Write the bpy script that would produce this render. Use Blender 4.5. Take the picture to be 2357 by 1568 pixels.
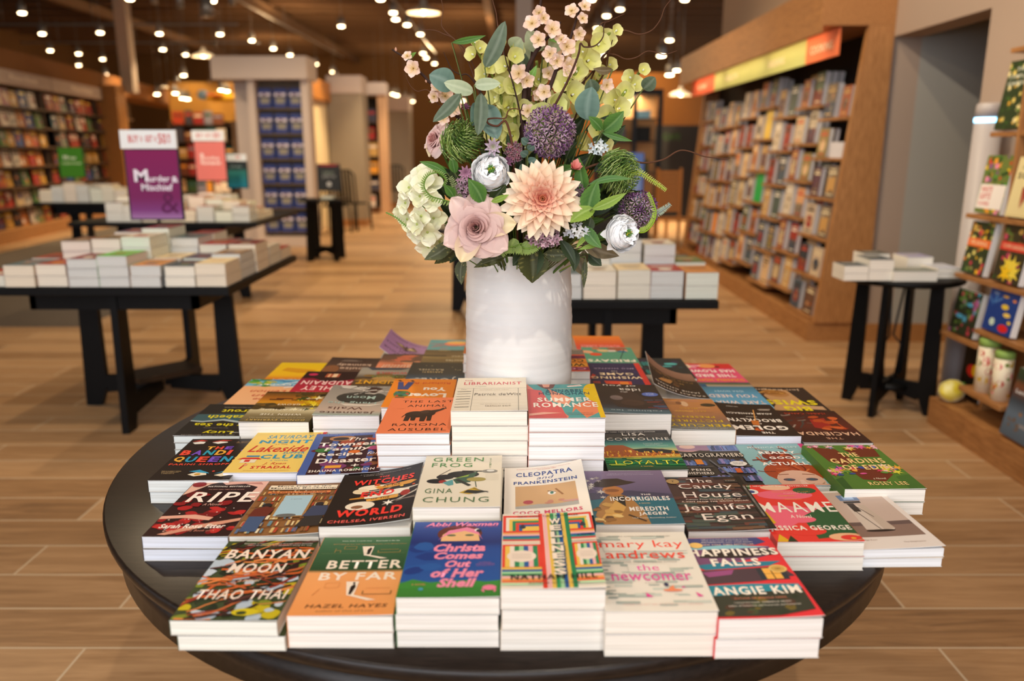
import bpy, bmesh, math, random
from mathutils import Vector, Matrix, Euler, noise as mnoise
for o in list(bpy.data.objects): bpy.data.objects.remove(o)
SC = bpy.context.scene; COL = SC.collection
PI = math.pi; sin = math.sin; cos = math.cos
# ---------------------------------------------------------------- camera
FPX = 1850.0; PITCH = math.atan(440/1850); CH = 1.365
cam = bpy.data.objects.new('camera', bpy.data.cameras.new('camera')); COL.objects.link(cam)
cam.location = (0, 0, CH); cam.rotation_euler = (PI/2-PITCH, 0, 0)
cam.data.sensor_width = 36; cam.data.lens = FPX/2357*36; cam.data.clip_start = .05; cam.data.clip_end = 100
cam.data.dof.use_dof = True; cam.data.dof.focus_distance = 1.44; cam.data.dof.aperture_fstop = 2.5
SC.camera = cam
# ---------------------------------------------------------------- render look
vs = SC.view_settings; vs.view_transform = 'Standard'; vs.look = 'None'; vs.gamma = 1; vs.use_curve_mapping = False; vs.exposure = 0.17
SC.cycles.max_bounces = 6; SC.cycles.diffuse_bounces = 3; SC.cycles.glossy_bounces = 3; SC.cycles.transmission_bounces = 4
SC.cycles.sample_clamp_indirect = 4; SC.cycles.caustics_reflective = False; SC.cycles.caustics_refractive = False
SC.cycles.use_denoising = True; SC.cycles.use_light_tree = True
# ---------------------------------------------------------------- world: daylight that comes in through the open shop front behind the camera
W = bpy.data.worlds.new('world'); SC.world = W; W.use_nodes = True
W.node_tree.nodes['Background'].inputs[0].default_value = (.90, .93, 1, 1); W.node_tree.nodes['Background'].inputs[1].default_value = .65
def lamp(kind, name, loc, energy, color, aim=None, **kw):
    d = bpy.data.lights.new(name, kind); d.energy = energy; d.color = color
    for k, v in kw.items(): setattr(d, k, v)
    o = bpy.data.objects.new(name, d); COL.objects.link(o); o.location = loc
    if aim is not None: o.rotation_euler = (Vector(aim)-Vector(loc)).to_track_quat('-Z', 'Y').to_euler()
    o['kind'] = 'helper'
    return o
# big shop window behind the photographer
lamp('AREA', 'window_daylight', (-.8, -3.2, 2.3), 210, (.93, .95, 1), aim=(0, 2.0, .7), shape='RECTANGLE', size=6.5, size_y=3.0)
# ceiling spots above the display table (out of the frame)
lamp('SPOT', 'table_spotlight', (.55, -.55, 3.75), 140, (1, .90, .76), aim=(0, 1.45, .9), spot_size=.95, spot_blend=.7, shadow_soft_size=.035)
lamp('SPOT', 'table_spotlight', (-1.5, .3, 3.8), 45, (1, .90, .78), aim=(-.3, 1.5, .8), spot_size=1.0, spot_blend=.8, shadow_soft_size=.06)

# ---------------------------------------------------------------- pixel <-> world, only used to read positions off the photograph
_s, _c = sin(PITCH), cos(PITCH)
def ray(px, py):
    u = (px-1178.5)/FPX; v = (py-784)/FPX
    return (u, _c-v*_s, -_s-v*_c)
def atz(px, py, z):
    r = ray(px, py); k = (z-CH)/r[2]; return Vector((r[0]*k, r[1]*k, z))
def aty(px, py, Y):
    r = ray(px, py); k = Y/r[1]; return Vector((r[0]*k, Y, CH+r[2]*k))
def atx(px, py, X):
    r = ray(px, py); k = X/r[0]; return Vector((X, r[1]*k, CH+r[2]*k))
# ---------------------------------------------------------------- colours and materials
def lin(c):
    return c/12.92 if c <= .04045 else ((c+.055)/1.055)**2.4
_hx = {}
def hx(h):
    if isinstance(h, (tuple, list)): return tuple(h[:3])
    if h not in _hx: _hx[h] = tuple(lin(int(h[i:i+2], 16)/255) for i in (0, 2, 4))
    return _hx[h]
def mixc(a, b, t): a = hx(a); b = hx(b); return tuple(a[i]*(1-t)+b[i]*t for i in range(3))
MATS = {}
def mat(name, color=None, rough=.5, spec=.5, metal=0, emit=None, estr=0, attr=False, build=None):
    if name in MATS: return MATS[name]
    m = bpy.data.materials.new(name); m.use_nodes = True; nt = m.node_tree; b = nt.nodes['Principled BSDF']
    b.inputs['Roughness'].default_value = rough; b.inputs['Specular IOR Level'].default_value = spec; b.inputs['Metallic'].default_value = metal
    if color is not None: b.inputs['Base Color'].default_value = (*hx(color), 1)
    if attr:
        a = nt.nodes.new('ShaderNodeVertexColor'); a.layer_name = 'Col'; nt.links.new(a.outputs[0], b.inputs['Base Color'])
    if emit is not None:
        b.inputs['Emission Color'].default_value = (*hx(emit), 1); b.inputs['Emission Strength'].default_value = estr
    if build: build(nt, b)
    MATS[name] = m
    return m
def N(nt, t, **kw):
    n = nt.nodes.new(t)
    for k, v in kw.items():
        if k in ('operation', 'blend_type', 'data_type', 'wave_type', 'bands_direction', 'offset', 'offset_frequency', 'squash'): setattr(n, k, v)
        else: n.inputs[k].default_value = v
    return n
def coords(nt, scale=(1, 1, 1), kind='Object'):
    tc = nt.nodes.new('ShaderNodeTexCoord'); mp = nt.nodes.new('ShaderNodeMapping'); mp.inputs['Scale'].default_value = scale
    nt.links.new(tc.outputs[kind], mp.inputs[0]); return mp.outputs[0]
def ramp(nt, fac, stops):
    r = nt.nodes.new('ShaderNodeValToRGB'); e = r.color_ramp.elements
    while len(e) < len(stops): e.new(.5)
    for i, (p, c) in enumerate(stops): e[i].position = p; e[i].color = (*hx(c), 1)
    nt.links.new(fac, r.inputs[0]); return r.outputs[0]
def bump(nt, b, fac, strength=.2, dist=.002):
    n = nt.nodes.new('ShaderNodeBump'); n.inputs['Strength'].default_value = strength; n.inputs['Distance'].default_value = dist
    nt.links.new(fac, n.inputs['Height']); nt.links.new(n.outputs[0], b.inputs['Normal'])
def wood(name, dark, light, scale=(1, 1, 1), rough=.5, grain=14, bumpy=.05, spec=.4):
    def bld(nt, b):
        v = coords(nt, scale); n = N(nt, 'ShaderNodeTexNoise', Scale=grain, Detail=6, Roughness=.6, Distortion=.6); nt.links.new(v, n.inputs['Vector'])
        nt.links.new(ramp(nt, n.outputs[0], [(.3, dark), (.7, light)]), b.inputs['Base Color']); bump(nt, b, n.outputs[0], bumpy, .001)
    return mat(name, rough=rough, spec=spec, build=bld)
M_COVER = mat('printed_card', rough=.45, spec=.22, attr=True)
M_PLAIN = mat('matte_print', rough=.75, spec=.25, attr=True)
def _pg(nt, b):
    a = nt.nodes.new('ShaderNodeVertexColor'); a.layer_name = 'Col'
    v = coords(nt, (6, 6, 900)); n = N(nt, 'ShaderNodeTexNoise', Scale=1.0, Detail=2, Roughness=.5); nt.links.new(v, n.inputs['Vector'])
    mx = N(nt, 'ShaderNodeMix', data_type='RGBA', blend_type='MULTIPLY'); mx.inputs[0].default_value = 1
    nt.links.new(a.outputs[0], mx.inputs[6]); nt.links.new(ramp(nt, n.outputs[0], [(.3, 'e6e4e0'), (.6, 'ffffff')]), mx.inputs[7]); nt.links.new(mx.outputs[2], b.inputs['Base Color'])
    bump(nt, b, n.outputs[0], .05, .0003)
M_PAGE = mat('page_edges', rough=.85, spec=.15, build=_pg)
# the tabletop is a dark stained wood: brown grain with a satin polish
M_TABLE = wood('dark_table_wood', '17110d', '2b211b', (1, 9, 9), .33, 22, .10, .3)
M_BLACK = wood('black_stained_wood', '060606', '0b0a0a', (8, 8, 1), .45, 20, .06, .18)
M_OAK = wood('light_oak', '8f5f35', 'b98450', (9, 9, 1), .5, 10)
M_OAKH = wood('light_oak_horizontal', '8a5a30', 'b6814d', (9, 1, 9), .5, 10)
M_METAL = mat('grey_metal', '8b8680', .4, .5, .6)
M_DARKMETAL = mat('black_metal', '0b0b0c', .4, .5, .3)
# ---------------------------------------------------------------- mesh builder with a colour on every face corner
class MB:
    def __init__(s): s.v = []; s.f = []; s.c = []; s.m = []; s.mats = []; s.sm = []
    def mi(s, m):
        if m not in s.mats: s.mats.append(m)
        return s.mats.index(m)
    def add(s, vs_, fs, col='ffffff', m=None, smooth=False, vcols=None):
        b = len(s.v); s.v.extend([tuple(p) for p in vs_]); k = s.mi(m if m else M_PLAIN)
        c = None if vcols else hx(col)
        for f in fs:
            s.f.append(tuple(b+i for i in f)); s.m.append(k); s.sm.append(smooth)
            s.c.append([hx(vcols[i]) for i in f] if vcols else [c]*len(f))
    def box(s, x0, y0, z0, x1, y1, z1, col='ffffff', m=None):
        if x0 > x1: x0, x1 = x1, x0
        if y0 > y1: y0, y1 = y1, y0
        if z0 > z1: z0, z1 = z1, z0
        s.add([(x0,y0,z0),(x1,y0,z0),(x1,y1,z0),(x0,y1,z0),(x0,y0,z1),(x1,y0,z1),(x1,y1,z1),(x0,y1,z1)],
              [(0,3,2,1),(4,5,6,7),(0,1,5,4),(1,2,6,5),(2,3,7,6),(3,0,4,7)], col, m)
    def prism(s, pts, fn, col='ffffff', m=None):   # pts 2D outline (ccw); fn(x, y, k) maps k = 0, 1
        n = len(pts); V = [fn(x, y, 0) for x, y in pts]+[fn(x, y, 1) for x, y in pts]
        s.add(V, [tuple(range(n-1, -1, -1)), tuple(range(n, 2*n))]+[(i, (i+1) % n, n+(i+1) % n, n+i) for i in range(n)], col, m)
    def lathe(s, prof, col='ffffff', m=None, n=32, c=(0, 0, 0), caps=True, smooth=True, cols=None, wob=None):
        V = []; vc = []
        for j, (r, z) in enumerate(prof):
            for i in range(n):
                a = 2*PI*i/n; rr = r*(1+(wob(a, z) if wob else 0)); V.append((c[0]+rr*cos(a), c[1]+rr*sin(a), c[2]+z)); vc.append(cols[j] if cols else col)
        F = [(j*n+i, j*n+(i+1) % n, (j+1)*n+(i+1) % n, (j+1)*n+i) for j in range(len(prof)-1) for i in range(n)]
        s.add(V, F, col, m, smooth, vc)
        if caps:
            b = (len(prof)-1)*n
            s.add(V[:n], [tuple(range(n-1, -1, -1))], vc[0], m); s.add(V[b:b+n], [tuple(range(n))], vc[-1], m)
    def tube(s, pts, rad, col='ffffff', m=None, n=8, cols=None):
        P = [Vector(p) for p in pts]; V = []; vc = []; up = None
        for i, p in enumerate(P):
            d = (P[min(i+1, len(P)-1)]-P[max(i-1, 0)]).normalized()
            if up is None: up = d.orthogonal().normalized()
            up = (up-d*up.dot(d)); up = up.normalized() if up.length > 1e-6 else d.orthogonal().normalized()
            sd = d.cross(up); r = rad[i] if isinstance(rad, (list, tuple)) else rad
            for k in range(n):
                a = 2*PI*k/n; V.append(p+(up*cos(a)+sd*sin(a))*r); vc.append(cols[i] if cols else col)
        F = [(j*n+i, j*n+(i+1) % n, (j+1)*n+(i+1) % n, (j+1)*n+i) for j in range(len(P)-1) for i in range(n)]
        F += [tuple(range(n-1, -1, -1)), tuple(range((len(P)-1)*n, len(P)*n))]
        s.add(V, F, col, m, True, vc)
    def grid(s, fn, nu, nv, m=None, colfn=None, col='ffffff', smooth=True):
        V = []; vc = []
        for j in range(nv+1):
            for i in range(nu+1):
                V.append(fn(i/nu, j/nv)); vc.append(colfn(i/nu, j/nv) if colfn else hx(col))
        F = [(j*(nu+1)+i, j*(nu+1)+i+1, (j+1)*(nu+1)+i+1, (j+1)*(nu+1)+i) for j in range(nv) for i in range(nu)]
        s.add(V, F, None, m, smooth, vc)
    def xform(s, M, start=0):
        for i in range(start, len(s.v)): s.v[i] = tuple(M @ Vector(s.v[i]))
    def mesh(s, name):
        me = bpy.data.meshes.new(name); me.from_pydata(s.v, [], s.f)
        for m in s.mats: me.materials.append(m)
        me.polygons.foreach_set('material_index', s.m); me.polygons.foreach_set('use_smooth', s.sm)
        ca = me.color_attributes.new('Col', 'FLOAT_COLOR', 'CORNER'); buf = []
        for cs in s.c:
            for c in cs: buf += [c[0], c[1], c[2], 1.0]
        ca.data.foreach_set('color', buf); me.update()
        return me
    def build(s, name, parent=None, loc=None, bevel=0):
        o = bpy.data.objects.new(name, s.mesh(name)); COL.objects.link(o)
        if parent: o.parent = parent
        if loc is not None: o.location = loc
        if bevel:
            b = o.modifiers.new('bevel', 'BEVEL'); b.width = bevel; b.segments = 2; b.limit_method = 'ANGLE'; b.angle_limit = .7
        return o
def tag(o, label, cat, group=None, kind=None):
    o['label'] = label; o['category'] = cat
    if group: o['group'] = group
    if kind: o['kind'] = kind
    return o
def thing(name, label, cat, loc=(0, 0, 0), rz=0, group=None):
    o = bpy.data.objects.new(name, None); COL.objects.link(o); o.location = loc; o.rotation_euler = (0, 0, rz); o.empty_display_size = .05
    return tag(o, label, cat, group)
def struct(name, mb, label=None, **kw):
    o = mb.build(name, **kw); o['kind'] = 'structure'
    if label: o['label'] = label
    return o
def copy_tree(o, parent=None):
    c = o.copy(); COL.objects.link(c)
    if parent: c.parent = parent
    for ch in list(o.children): copy_tree(ch, c)
    return c
def boxmb(x0, y0, z0, x1, y1, z1, col='ffffff', m=None):
    b = MB(); b.box(x0, y0, z0, x1, y1, z1, col, m); return b
# ---------------------------------------------------------------- lettering: the font outline as flat triangles
_tc = {}
def glyphs(txt, bold=0.0, shear=0.0, space=1.0):
    key = (txt, bold, shear, space)
    if key in _tc: return _tc[key]
    cu = bpy.data.curves.new('t', 'FONT'); cu.body = txt; cu.resolution_u = 2; cu.offset = bold; cu.shear = shear; cu.space_character = space; cu.align_x = 'CENTER'
    ob = bpy.data.objects.new('t', cu); COL.objects.link(ob); bpy.context.view_layer.update()
    me = ob.evaluated_get(bpy.context.evaluated_depsgraph_get()).to_mesh()
    V = [(v.co.x, v.co.y) for v in me.vertices]; F = [tuple(p.vertices) for p in me.polygons]
    ob.to_mesh_clear(); bpy.data.objects.remove(ob); bpy.data.curves.remove(cu)
    _tc[key] = (V, F); return _tc[key]
def text_in(txt, x0, y0, x1, y1, bold=0, shear=0, space=1.0):
    V, F = glyphs(txt, bold, shear, space)
    if not V: return [], []
    ax = min(v[0] for v in V); bx = max(v[0] for v in V); ay = min(v[1] for v in V); by = max(v[1] for v in V)
    sx = (x1-x0)/max(bx-ax, 1e-6); sy = (y1-y0)/max(by-ay, 1e-6)
    return [(x0+(v[0]-ax)*sx, y0+(v[1]-ay)*sy) for v in V], F
def split_long(V, F, lim):   # split triangles until no edge is longer than lim, so print can follow a bent cover
    T = []
    for f in F:
        for i in range(1, len(f)-1): T.append((f[0], f[i], f[i+1]))
    V = list(V); mid = {}
    def mp(a, b):
        k = (min(a, b), max(a, b))
        if k not in mid: V.append(((V[a][0]+V[b][0])/2, (V[a][1]+V[b][1])/2)); mid[k] = len(V)-1
        return mid[k]
    out = []; stack = T
    while stack:
        a, b, c = stack.pop()
        d = [abs(V[a][0]-V[b][0]), abs(V[b][0]-V[c][0]), abs(V[c][0]-V[a][0])]; k = d.index(max(d))
        if d[k] <= lim or len(out) > 60000: out.append((a, b, c)); continue
        if k == 0: m = mp(a, b); stack += [(a, m, c), (m, b, c)]
        elif k == 1: m = mp(b, c); stack += [(a, b, m), (a, m, c)]
        else: m = mp(c, a); stack += [(a, b, m), (m, b, c)]
    return V, out
# ================================================================ the setting
def _floor(nt, b):
    v = coords(nt, (1, 1, 1)); br = nt.nodes.new('ShaderNodeTexBrick'); br.offset = .37; br.offset_frequency = 2
    for k, x in (('Scale', 1.0), ('Mortar Size', .004), ('Mortar Smooth', .1), ('Bias', 0), ('Brick Width', 1.2), ('Row Height', .2)): br.inputs[k].default_value = x
    br.inputs['Color1'].default_value = (0, 0, 0, 1); br.inputs['Color2'].default_value = (1, 1, 1, 1); br.inputs['Mortar'].default_value = (.5, .5, .5, 1)
    nt.links.new(v, br.inputs[0])
    v2 = coords(nt, (1.1, 13, 1)); n = N(nt, 'ShaderNodeTexNoise', Scale=2.2, Detail=7, Roughness=.62, Distortion=1.1); nt.links.new(v2, n.inputs['Vector'])
    mx = N(nt, 'ShaderNodeMath', operation='MULTIPLY_ADD'); nt.links.new(br.outputs[0], mx.inputs[0]); mx.inputs[1].default_value = .42; nt.links.new(n.outputs[0], mx.inputs[2])
    col = ramp(nt, mx.outputs[0], [(.32, '74563a'), (.6, '9c7650'), (.95, 'ba936a')])
    m2 = N(nt, 'ShaderNodeMix', data_type='RGBA'); nt.links.new(br.outputs['Fac'], m2.inputs[0]); nt.links.new(col, m2.inputs[6]); m2.inputs[7].default_value = (*hx('c9b294'), 1)
    nt.links.new(m2.outputs[2], b.inputs['Base Color']); bump(nt, b, br.outputs['Fac'], -.3, .002)
struct('floor', boxmb(-14, -5, -.1, 9, 32, 0, m=mat('wood_look_tile', rough=.42, build=_floor)), 'wood-look plank tile floor with pale grout lines')
def _carpet(nt, b):
    v = coords(nt); n = N(nt, 'ShaderNodeTexNoise', Scale=180, Detail=3, Roughness=.7); nt.links.new(v, n.inputs['Vector'])
    nt.links.new(ramp(nt, n.outputs[0], [(.35, '3d342c'), (.65, '6e6154')]), b.inputs['Base Color']); bump(nt, b, n.outputs[0], .5, .004)
cm = MB(); cm.prism([(-6.6, 6.2), (-3.4, 6.2), (-3.4, 10.6), (-4.2, 11.4), (-4.4, 20.4), (-7.3, 16)], lambda x, y, k: (x, y, .0005+.003*k), m=mat('grey_carpet', rough=.95, build=_carpet))
tag(cm.build('carpet'), 'grey brown carpet laid on the tile floor behind the black table', 'carpet')
M_WALLG = mat('warm_grey_paint', 'a89484', .8, .2)
M_WALLB = mat('brown_paint', '70502f', .85, .2)
M_CEIL = mat('dark_brown_paint', '3f2d20', .9, .15); M_JOIST = mat('brown_joist_paint', '75583f', .85, .2)
M_GREY = mat('grey_paint', 'a3a098', .8, .2)
XW = 2.56
# right wall: solid up to the bookcase, a recess, then solid again past it
w = MB()
w.box(XW, -5, 0, XW+.2, 4.58, 5.2, m=M_WALLG); w.box(XW, 4.58, 2.1, XW+.2, 5.73, 5.2, m=M_WALLG); w.box(XW, 5.73, 0, XW+.2, 10.4, 5.2, m=M_WALLG)
struct('wall_right', w, 'warm grey painted wall beside the long bookcase')
w = MB(); w.box(XW+.2, 5.73, 0, 4.4, 5.9, 2.3, m=M_GREY)
struct('wall_recess', w, 'grey painted wall inside the dark recess')
struct('wall_recess_side', boxmb(4.4, 3.2, 0, 4.5, 5.9, 2.3, m=M_GREY)); struct('wall_recess_front', boxmb(XW+.2, 3.2, 0, 4.4, 3.3, 2.3, m=M_GREY))
struct('wall_recess_top', boxmb(XW+.2, 3.2, 2.3, 4.5, 5.9, 2.4, m=M_GREY))
struct('baseboard_recess', boxmb(XW, 5.705, 0, 4.3, 5.73, .13, m=M_OAKH)); struct('baseboard_right', boxmb(XW-.02, 4.0, 0, XW, 4.58, .13, m=M_OAKH))
# far walls
struct('wall_back', boxmb(-14, 30, 0, 9, 30.2, 5.2, m=M_WALLB)); struct('ceiling', boxmb(-14, -5, 4.75, 9, 32, 4.95, m=M_CEIL))
for i in range(25): struct('trim_%d' % (i+1), boxmb(-13.9, 6.0+i*.95, 4.52, 9, 6.09+i*.95, 4.75, m=M_JOIST))
for i, x in enumerate((-9.5, -5.6, -.6, 1.6)): struct('trim_%d' % (i+40), boxmb(x, 3, 4.32, x+.16, 30, 4.52, m=M_JOIST))
# left wall: soffit above the picture book shelves
L0 = Vector((-7.45, 10.6, 0)); L1 = Vector((-8.5, 18.6, 0)); LD = (L1-L0).normalized(); LN = Vector((LD.y, -LD.x, 0))   # LN points into the shop
def lwp(a, d, z): p = L0+LD*a+LN*d; return (p.x, p.y, z)
LL = (L1-L0).length
def lbox(mb, a0, a1, d0, d1, z0, z1, col='ffffff', m=None):
    V = [lwp(a, d, z) for z in (z0, z1) for a, d in ((a0, d0), (a0, d1), (a1, d1), (a1, d0))]
    mb.add(V, [(0,3,2,1),(4,5,6,7),(0,1,5,4),(1,2,6,5),(2,3,7,6),(3,0,4,7)], col, m)
w = MB(); lbox(w, -3, LL+.5, -.7, -.5, 0, 2.5, m=M_WALLB); lbox(w, -3, LL+6, -.7, .02, 2.5, 2.86, m=mat('amber_brown_paint', '7a4c20', .8, .2)); struct('wall_left', w, 'amber brown soffit wall above the picture book shelves')
# column on the pillar
c0 = aty(291, 183, 17.2); b = MB(); b.box(c0.x-.12, 17.2, 2.5, c0.x+.12, 17.45, 4.7, m=mat('cream_paint', 'a58f7a', .7)); struct('trim_60', b, 'pale square column running up to the ceiling')

b = MB(); q0 = aty(1206, 100, 14.0); b.box(q0.x-.13, 14.0, 0, q0.x+.13, 14.25, 4.74, m=mat('pale_grey_paint', 'b0a6a0', .7)); struct('column', b, 'pale grey square column rising behind the bouquet')

struct('wall_far_left', boxmb(-14.2, 3, 0, -14, 30, 4.95, m=M_WALLB), 'dark brown outer wall seen above the picture book soffit')
# ================================================================ books
def paint(mb, W, L, fn, base, ops, seed=0, dz=.00009):
    """print the cover art: fn(x, y, h) maps cover coordinates (0..1) and a height to a point on the (bent) cover"""
    R = random.Random(seed)
    cf = None
    if isinstance(base, (list, tuple)):
        def cf(u, v):
            for (p0, c0), (p1, c1) in zip(base, base[1:]):
                if v <= p1: return mixc(c0, c1, (v-p0)/max(p1-p0, 1e-6))
            return hx(base[-1][1])
    mb.grid(lambda u, v: fn(u, v, 0), 14, 26 if cf else 4, M_COVER, cf, base if not cf else 'ffffff')
    h = dz
    def put(V, F, col, inc=.00003):
        nonlocal h
        V, F = split_long(V, F, .12)
        V = [(min(max(x, .003), .997), min(max(y, .003), .997)) for x, y in V]
        mb.add([fn(x, y, h) for x, y in V], F, col, M_COVER, True); h += inc
    def ell(cx, cy, rx, ry, n=18, a=0, wob=0):
        return [(cx+(rx*(1+wob*R.uniform(-1, 1)))*cos(2*PI*i/n)*cos(a)-ry*sin(2*PI*i/n)*sin(a)*L/W, cy+rx*cos(2*PI*i/n)*sin(a)*W/L+ry*(1+wob*R.uniform(-1, 1))*sin(2*PI*i/n)*cos(a)) for i in range(n)]
    for op in ops:
        k = op[0]
        if k == 'r': _, x0, y0, x1, y1, c = op; put([(x0, y0), (x1, y0), (x1, y1), (x0, y1)], [(0, 1, 2, 3)], c)
        elif k == 'p': P = [(op[1][i], op[1][i+1]) for i in range(0, len(op[1]), 2)]; put(*tri(P), op[2])
        elif k == 'e': _, cx, cy, rx, ry, c = op[:6]; put(ell(cx, cy, rx, ry, 20, op[6] if len(op) > 6 else 0), [tuple(range(20))], c)
        elif k == 'l':
            _, x0, y0, x1, y1, w, c = op; dx, dy = (x1-x0)*W, (y1-y0)*L; d = math.hypot(dx, dy) or 1; nx, ny = -dy/d*w/2, dx/d*w/2*W/L
            put([(x0-nx, y0-ny), (x1-nx, y1-ny), (x1+nx, y1+ny), (x0+nx, y0+ny)], [(0, 1, 2, 3)], c)
        elif k == 't':
            _, s, x0, y0, x1, y1, c = op[:7]; bd = op[7] if len(op) > 7 else .012; sh = op[8] if len(op) > 8 else 0
            V, F = text_in(s, x0, y0, x1, y1, bd*.8, sh, 1.16 if s.isupper() else 1.04); put(V, F, c)
        elif k == 'n':   # scattered print: kind, how many, box, size range, colours
            _, kind, cnt, (x0, y0, x1, y1), (s0, s1), cols = op[:6]
            for _i in range(cnt):
                x, y = R.uniform(x0, x1), R.uniform(y0, y1); s_ = R.uniform(s0, s1); c = R.choice(cols); a = R.uniform(-.5, .5)
                if kind == 'blob': P = ell(x, y, s_, s_*R.uniform(.3, .7), 10, a, .2); put(P, [tuple(range(10))], c, 1e-5)
                elif kind == 'dot': P = ell(x, y, s_, s_*W/L, 9); put(P, [tuple(range(9))], c, 1e-5)
                elif kind == 'bar': put([(x-s_, y-s_*.12), (x+s_, y-s_*.12), (x+s_, y+s_*.12), (x-s_, y+s_*.12)], [(0, 1, 2, 3)], c, 1e-5)
                elif kind == 'book': w_ = s_*R.uniform(.2, .5); put([(x, y), (x+w_, y), (x+w_, y+s_), (x, y+s_)], [(0, 1, 2, 3)], c, 1e-5)
                elif kind == 'vine':
                    an = op[6]+R.uniform(-.4, .4) if len(op) > 6 else R.uniform(0, PI); w = R.uniform(.006, .02); P = []
                    for q in range(7): P.append((x, y, an)); x += cos(an)*s_/6; y += sin(an)*s_/6*W/L; an += R.uniform(-.35, .35)
                    put([(px-sin(pa)*w, py+cos(pa)*w*W/L) for px, py, pa in P]+[(px+sin(pa)*w, py-cos(pa)*w*W/L) for px, py, pa in reversed(P)], [(i, i+1, 12-i, 13-i) for i in range(6)], c, 1e-5)
                elif kind == 'star':
                    P = [(x+s_*(1 if q % 2 else .35)*cos(q*PI/6), y+s_*(1 if q % 2 else .35)*sin(q*PI/6)*W/L) for q in range(12)]; put(P+[(x, y)], [(q, (q+1) % 12, 12) for q in range(12)], c, 1e-5)
def tri(P):
    bm = bmesh.new(); vs_ = [bm.verts.new((x, y, 0)) for x, y in P]; bm.faces.new(vs_); bmesh.ops.triangulate(bm, faces=bm.faces[:]); bm.verts.index_update()
    F = []
    for f in bm.faces:
        q = [v.index for v in f.verts]
        F.append(tuple(q if f.normal.z > 0 else q[::-1]))
    V = [(v.co.x, v.co.y) for v in bm.verts]; bm.free(); return V, F
CT = .0006
def book_meshes(W, L, T, base='888888', ops=(), curl=(.03, .03), spine=None, page='efe9df', seed=0, back=None):
    """a paperback lying face up: origin at the middle of its back cover, spine at -X, head at +Y"""
    if not isinstance(curl, (list, tuple)): curl = (curl, curl)
    wc = W
    def fn(u, v, h):
        th = curl[0]+(curl[1]-curl[0])*v; a = u*th
        if abs(th) < 1e-4: x, z, nx, nz = u*wc, 0, 0, 1
        else: x, z, nx, nz = wc/th*sin(a), wc/th*(1-cos(a)), -sin(a), cos(a)
        return Vector((-W/2+x+nx*h, -L/2+v*L, T+z+nz*h))
    mb = MB(); bc = base if isinstance(base, str) else base[0][1]; sp = spine or bc
    paint(mb, W, L, fn, base, ops, seed)
    k = len(mb.v); mb.grid(lambda u, v: fn(1-u, v, -CT), 14, 2, M_COVER, col='e9e6e0')           # white inside of the front cover
    E_ = 14
    for a, b in (((1, 0), (1, 1)), ((0, 0), (1, 0)), ((1, 1), (0, 1))):
        mb.grid(lambda u, v, a=a, b=b: fn(a[0]+(b[0]-a[0])*u, a[1]+(b[1]-a[1])*u, -CT*(1-v)), E_, 1, M_COVER, col='f3f0ea')
    mb.box(-W/2-CT, -L/2, 0, -W/2, L/2, T, sp, M_COVER); mb.box(-W/2, -L/2, 0, W/2, L/2, CT, back or 'cfc9c0', M_COVER)
    pg = MB(); rr = random.Random(seed+5); e = .0008
    pg.box(-W/2, -L/2+e, CT+.0001, W/2-.0012, L/2-e, T-CT-.0009, page, M_PAGE)
    return mb.mesh('cover'), pg.mesh('page_block')
def book_thing(meshes, label, loc, rz=0, group=None, name='paperback', cat='book', parts=('cover', 'page_block')):
    t = thing(name, label, cat, loc, rz, group)
    for n, me in zip(parts, meshes):
        o = bpy.data.objects.new(n, me); COL.objects.link(o); o.parent = t
    return t
TZ = .76
# ---------------------------------------------------------------- the round display table
TC = Vector((-.015, 1.601, 0)); TR = .762
t = thing('round_display_table', 'large round dark wooden table covered with paperbacks, a white vase in its middle', 'table', TC)
b = MB(); b.lathe([(0, TZ-.03), (TR-.02, TZ-.03), (TR-.004, TZ-.022), (TR, TZ-.012), (TR, TZ-.004), (TR-.004, TZ), (0, TZ)], m=M_TABLE, n=128, caps=False)
b.build('tabletop', t)
b = MB(); b.lathe([(TR-.035, TZ-.085), (TR-.02, TZ-.09), (TR-.02, TZ-.031), (TR-.05, TZ-.031), (TR-.05, TZ-.085), (TR-.035, TZ-.085)], m=M_TABLE, n=128, caps=False); b.build('apron', t)
def frame_leg(t, ang, r0, r1, top, half_span_in=.05, wleg=.088, th=.034):
    """one upright plank leg standing out from the middle, with its arched foot rail"""
    b = MB(); ca, sa = cos(ang), sin(ang)
    def f(x, y, k): o = (k-.5)*th; return (x*ca-o*sa, x*sa+o*ca, y)
    b.prism([(r1-wleg-.02, .11), (r1-wleg+.02, 0), (r1+.015, 0), (r1-.01, top), (r1-wleg-.015, top), (r1-wleg-.02, .17)][::1], f, m=M_BLACK)
    b.prism([(half_span_in, .10), (r1-wleg-.02, .075), (r1-wleg-.02, .17), (half_span_in, .17)], f, m=M_BLACK)
    return b.build('leg', t)
for k in range(4): frame_leg(t, PI/4+k*PI/2, 0, .5, TZ-.031, .02)
boxmb(-.1, -.1, .171, .1, .1, .19, m=M_BLACK).build('centre_block', t)
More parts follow.
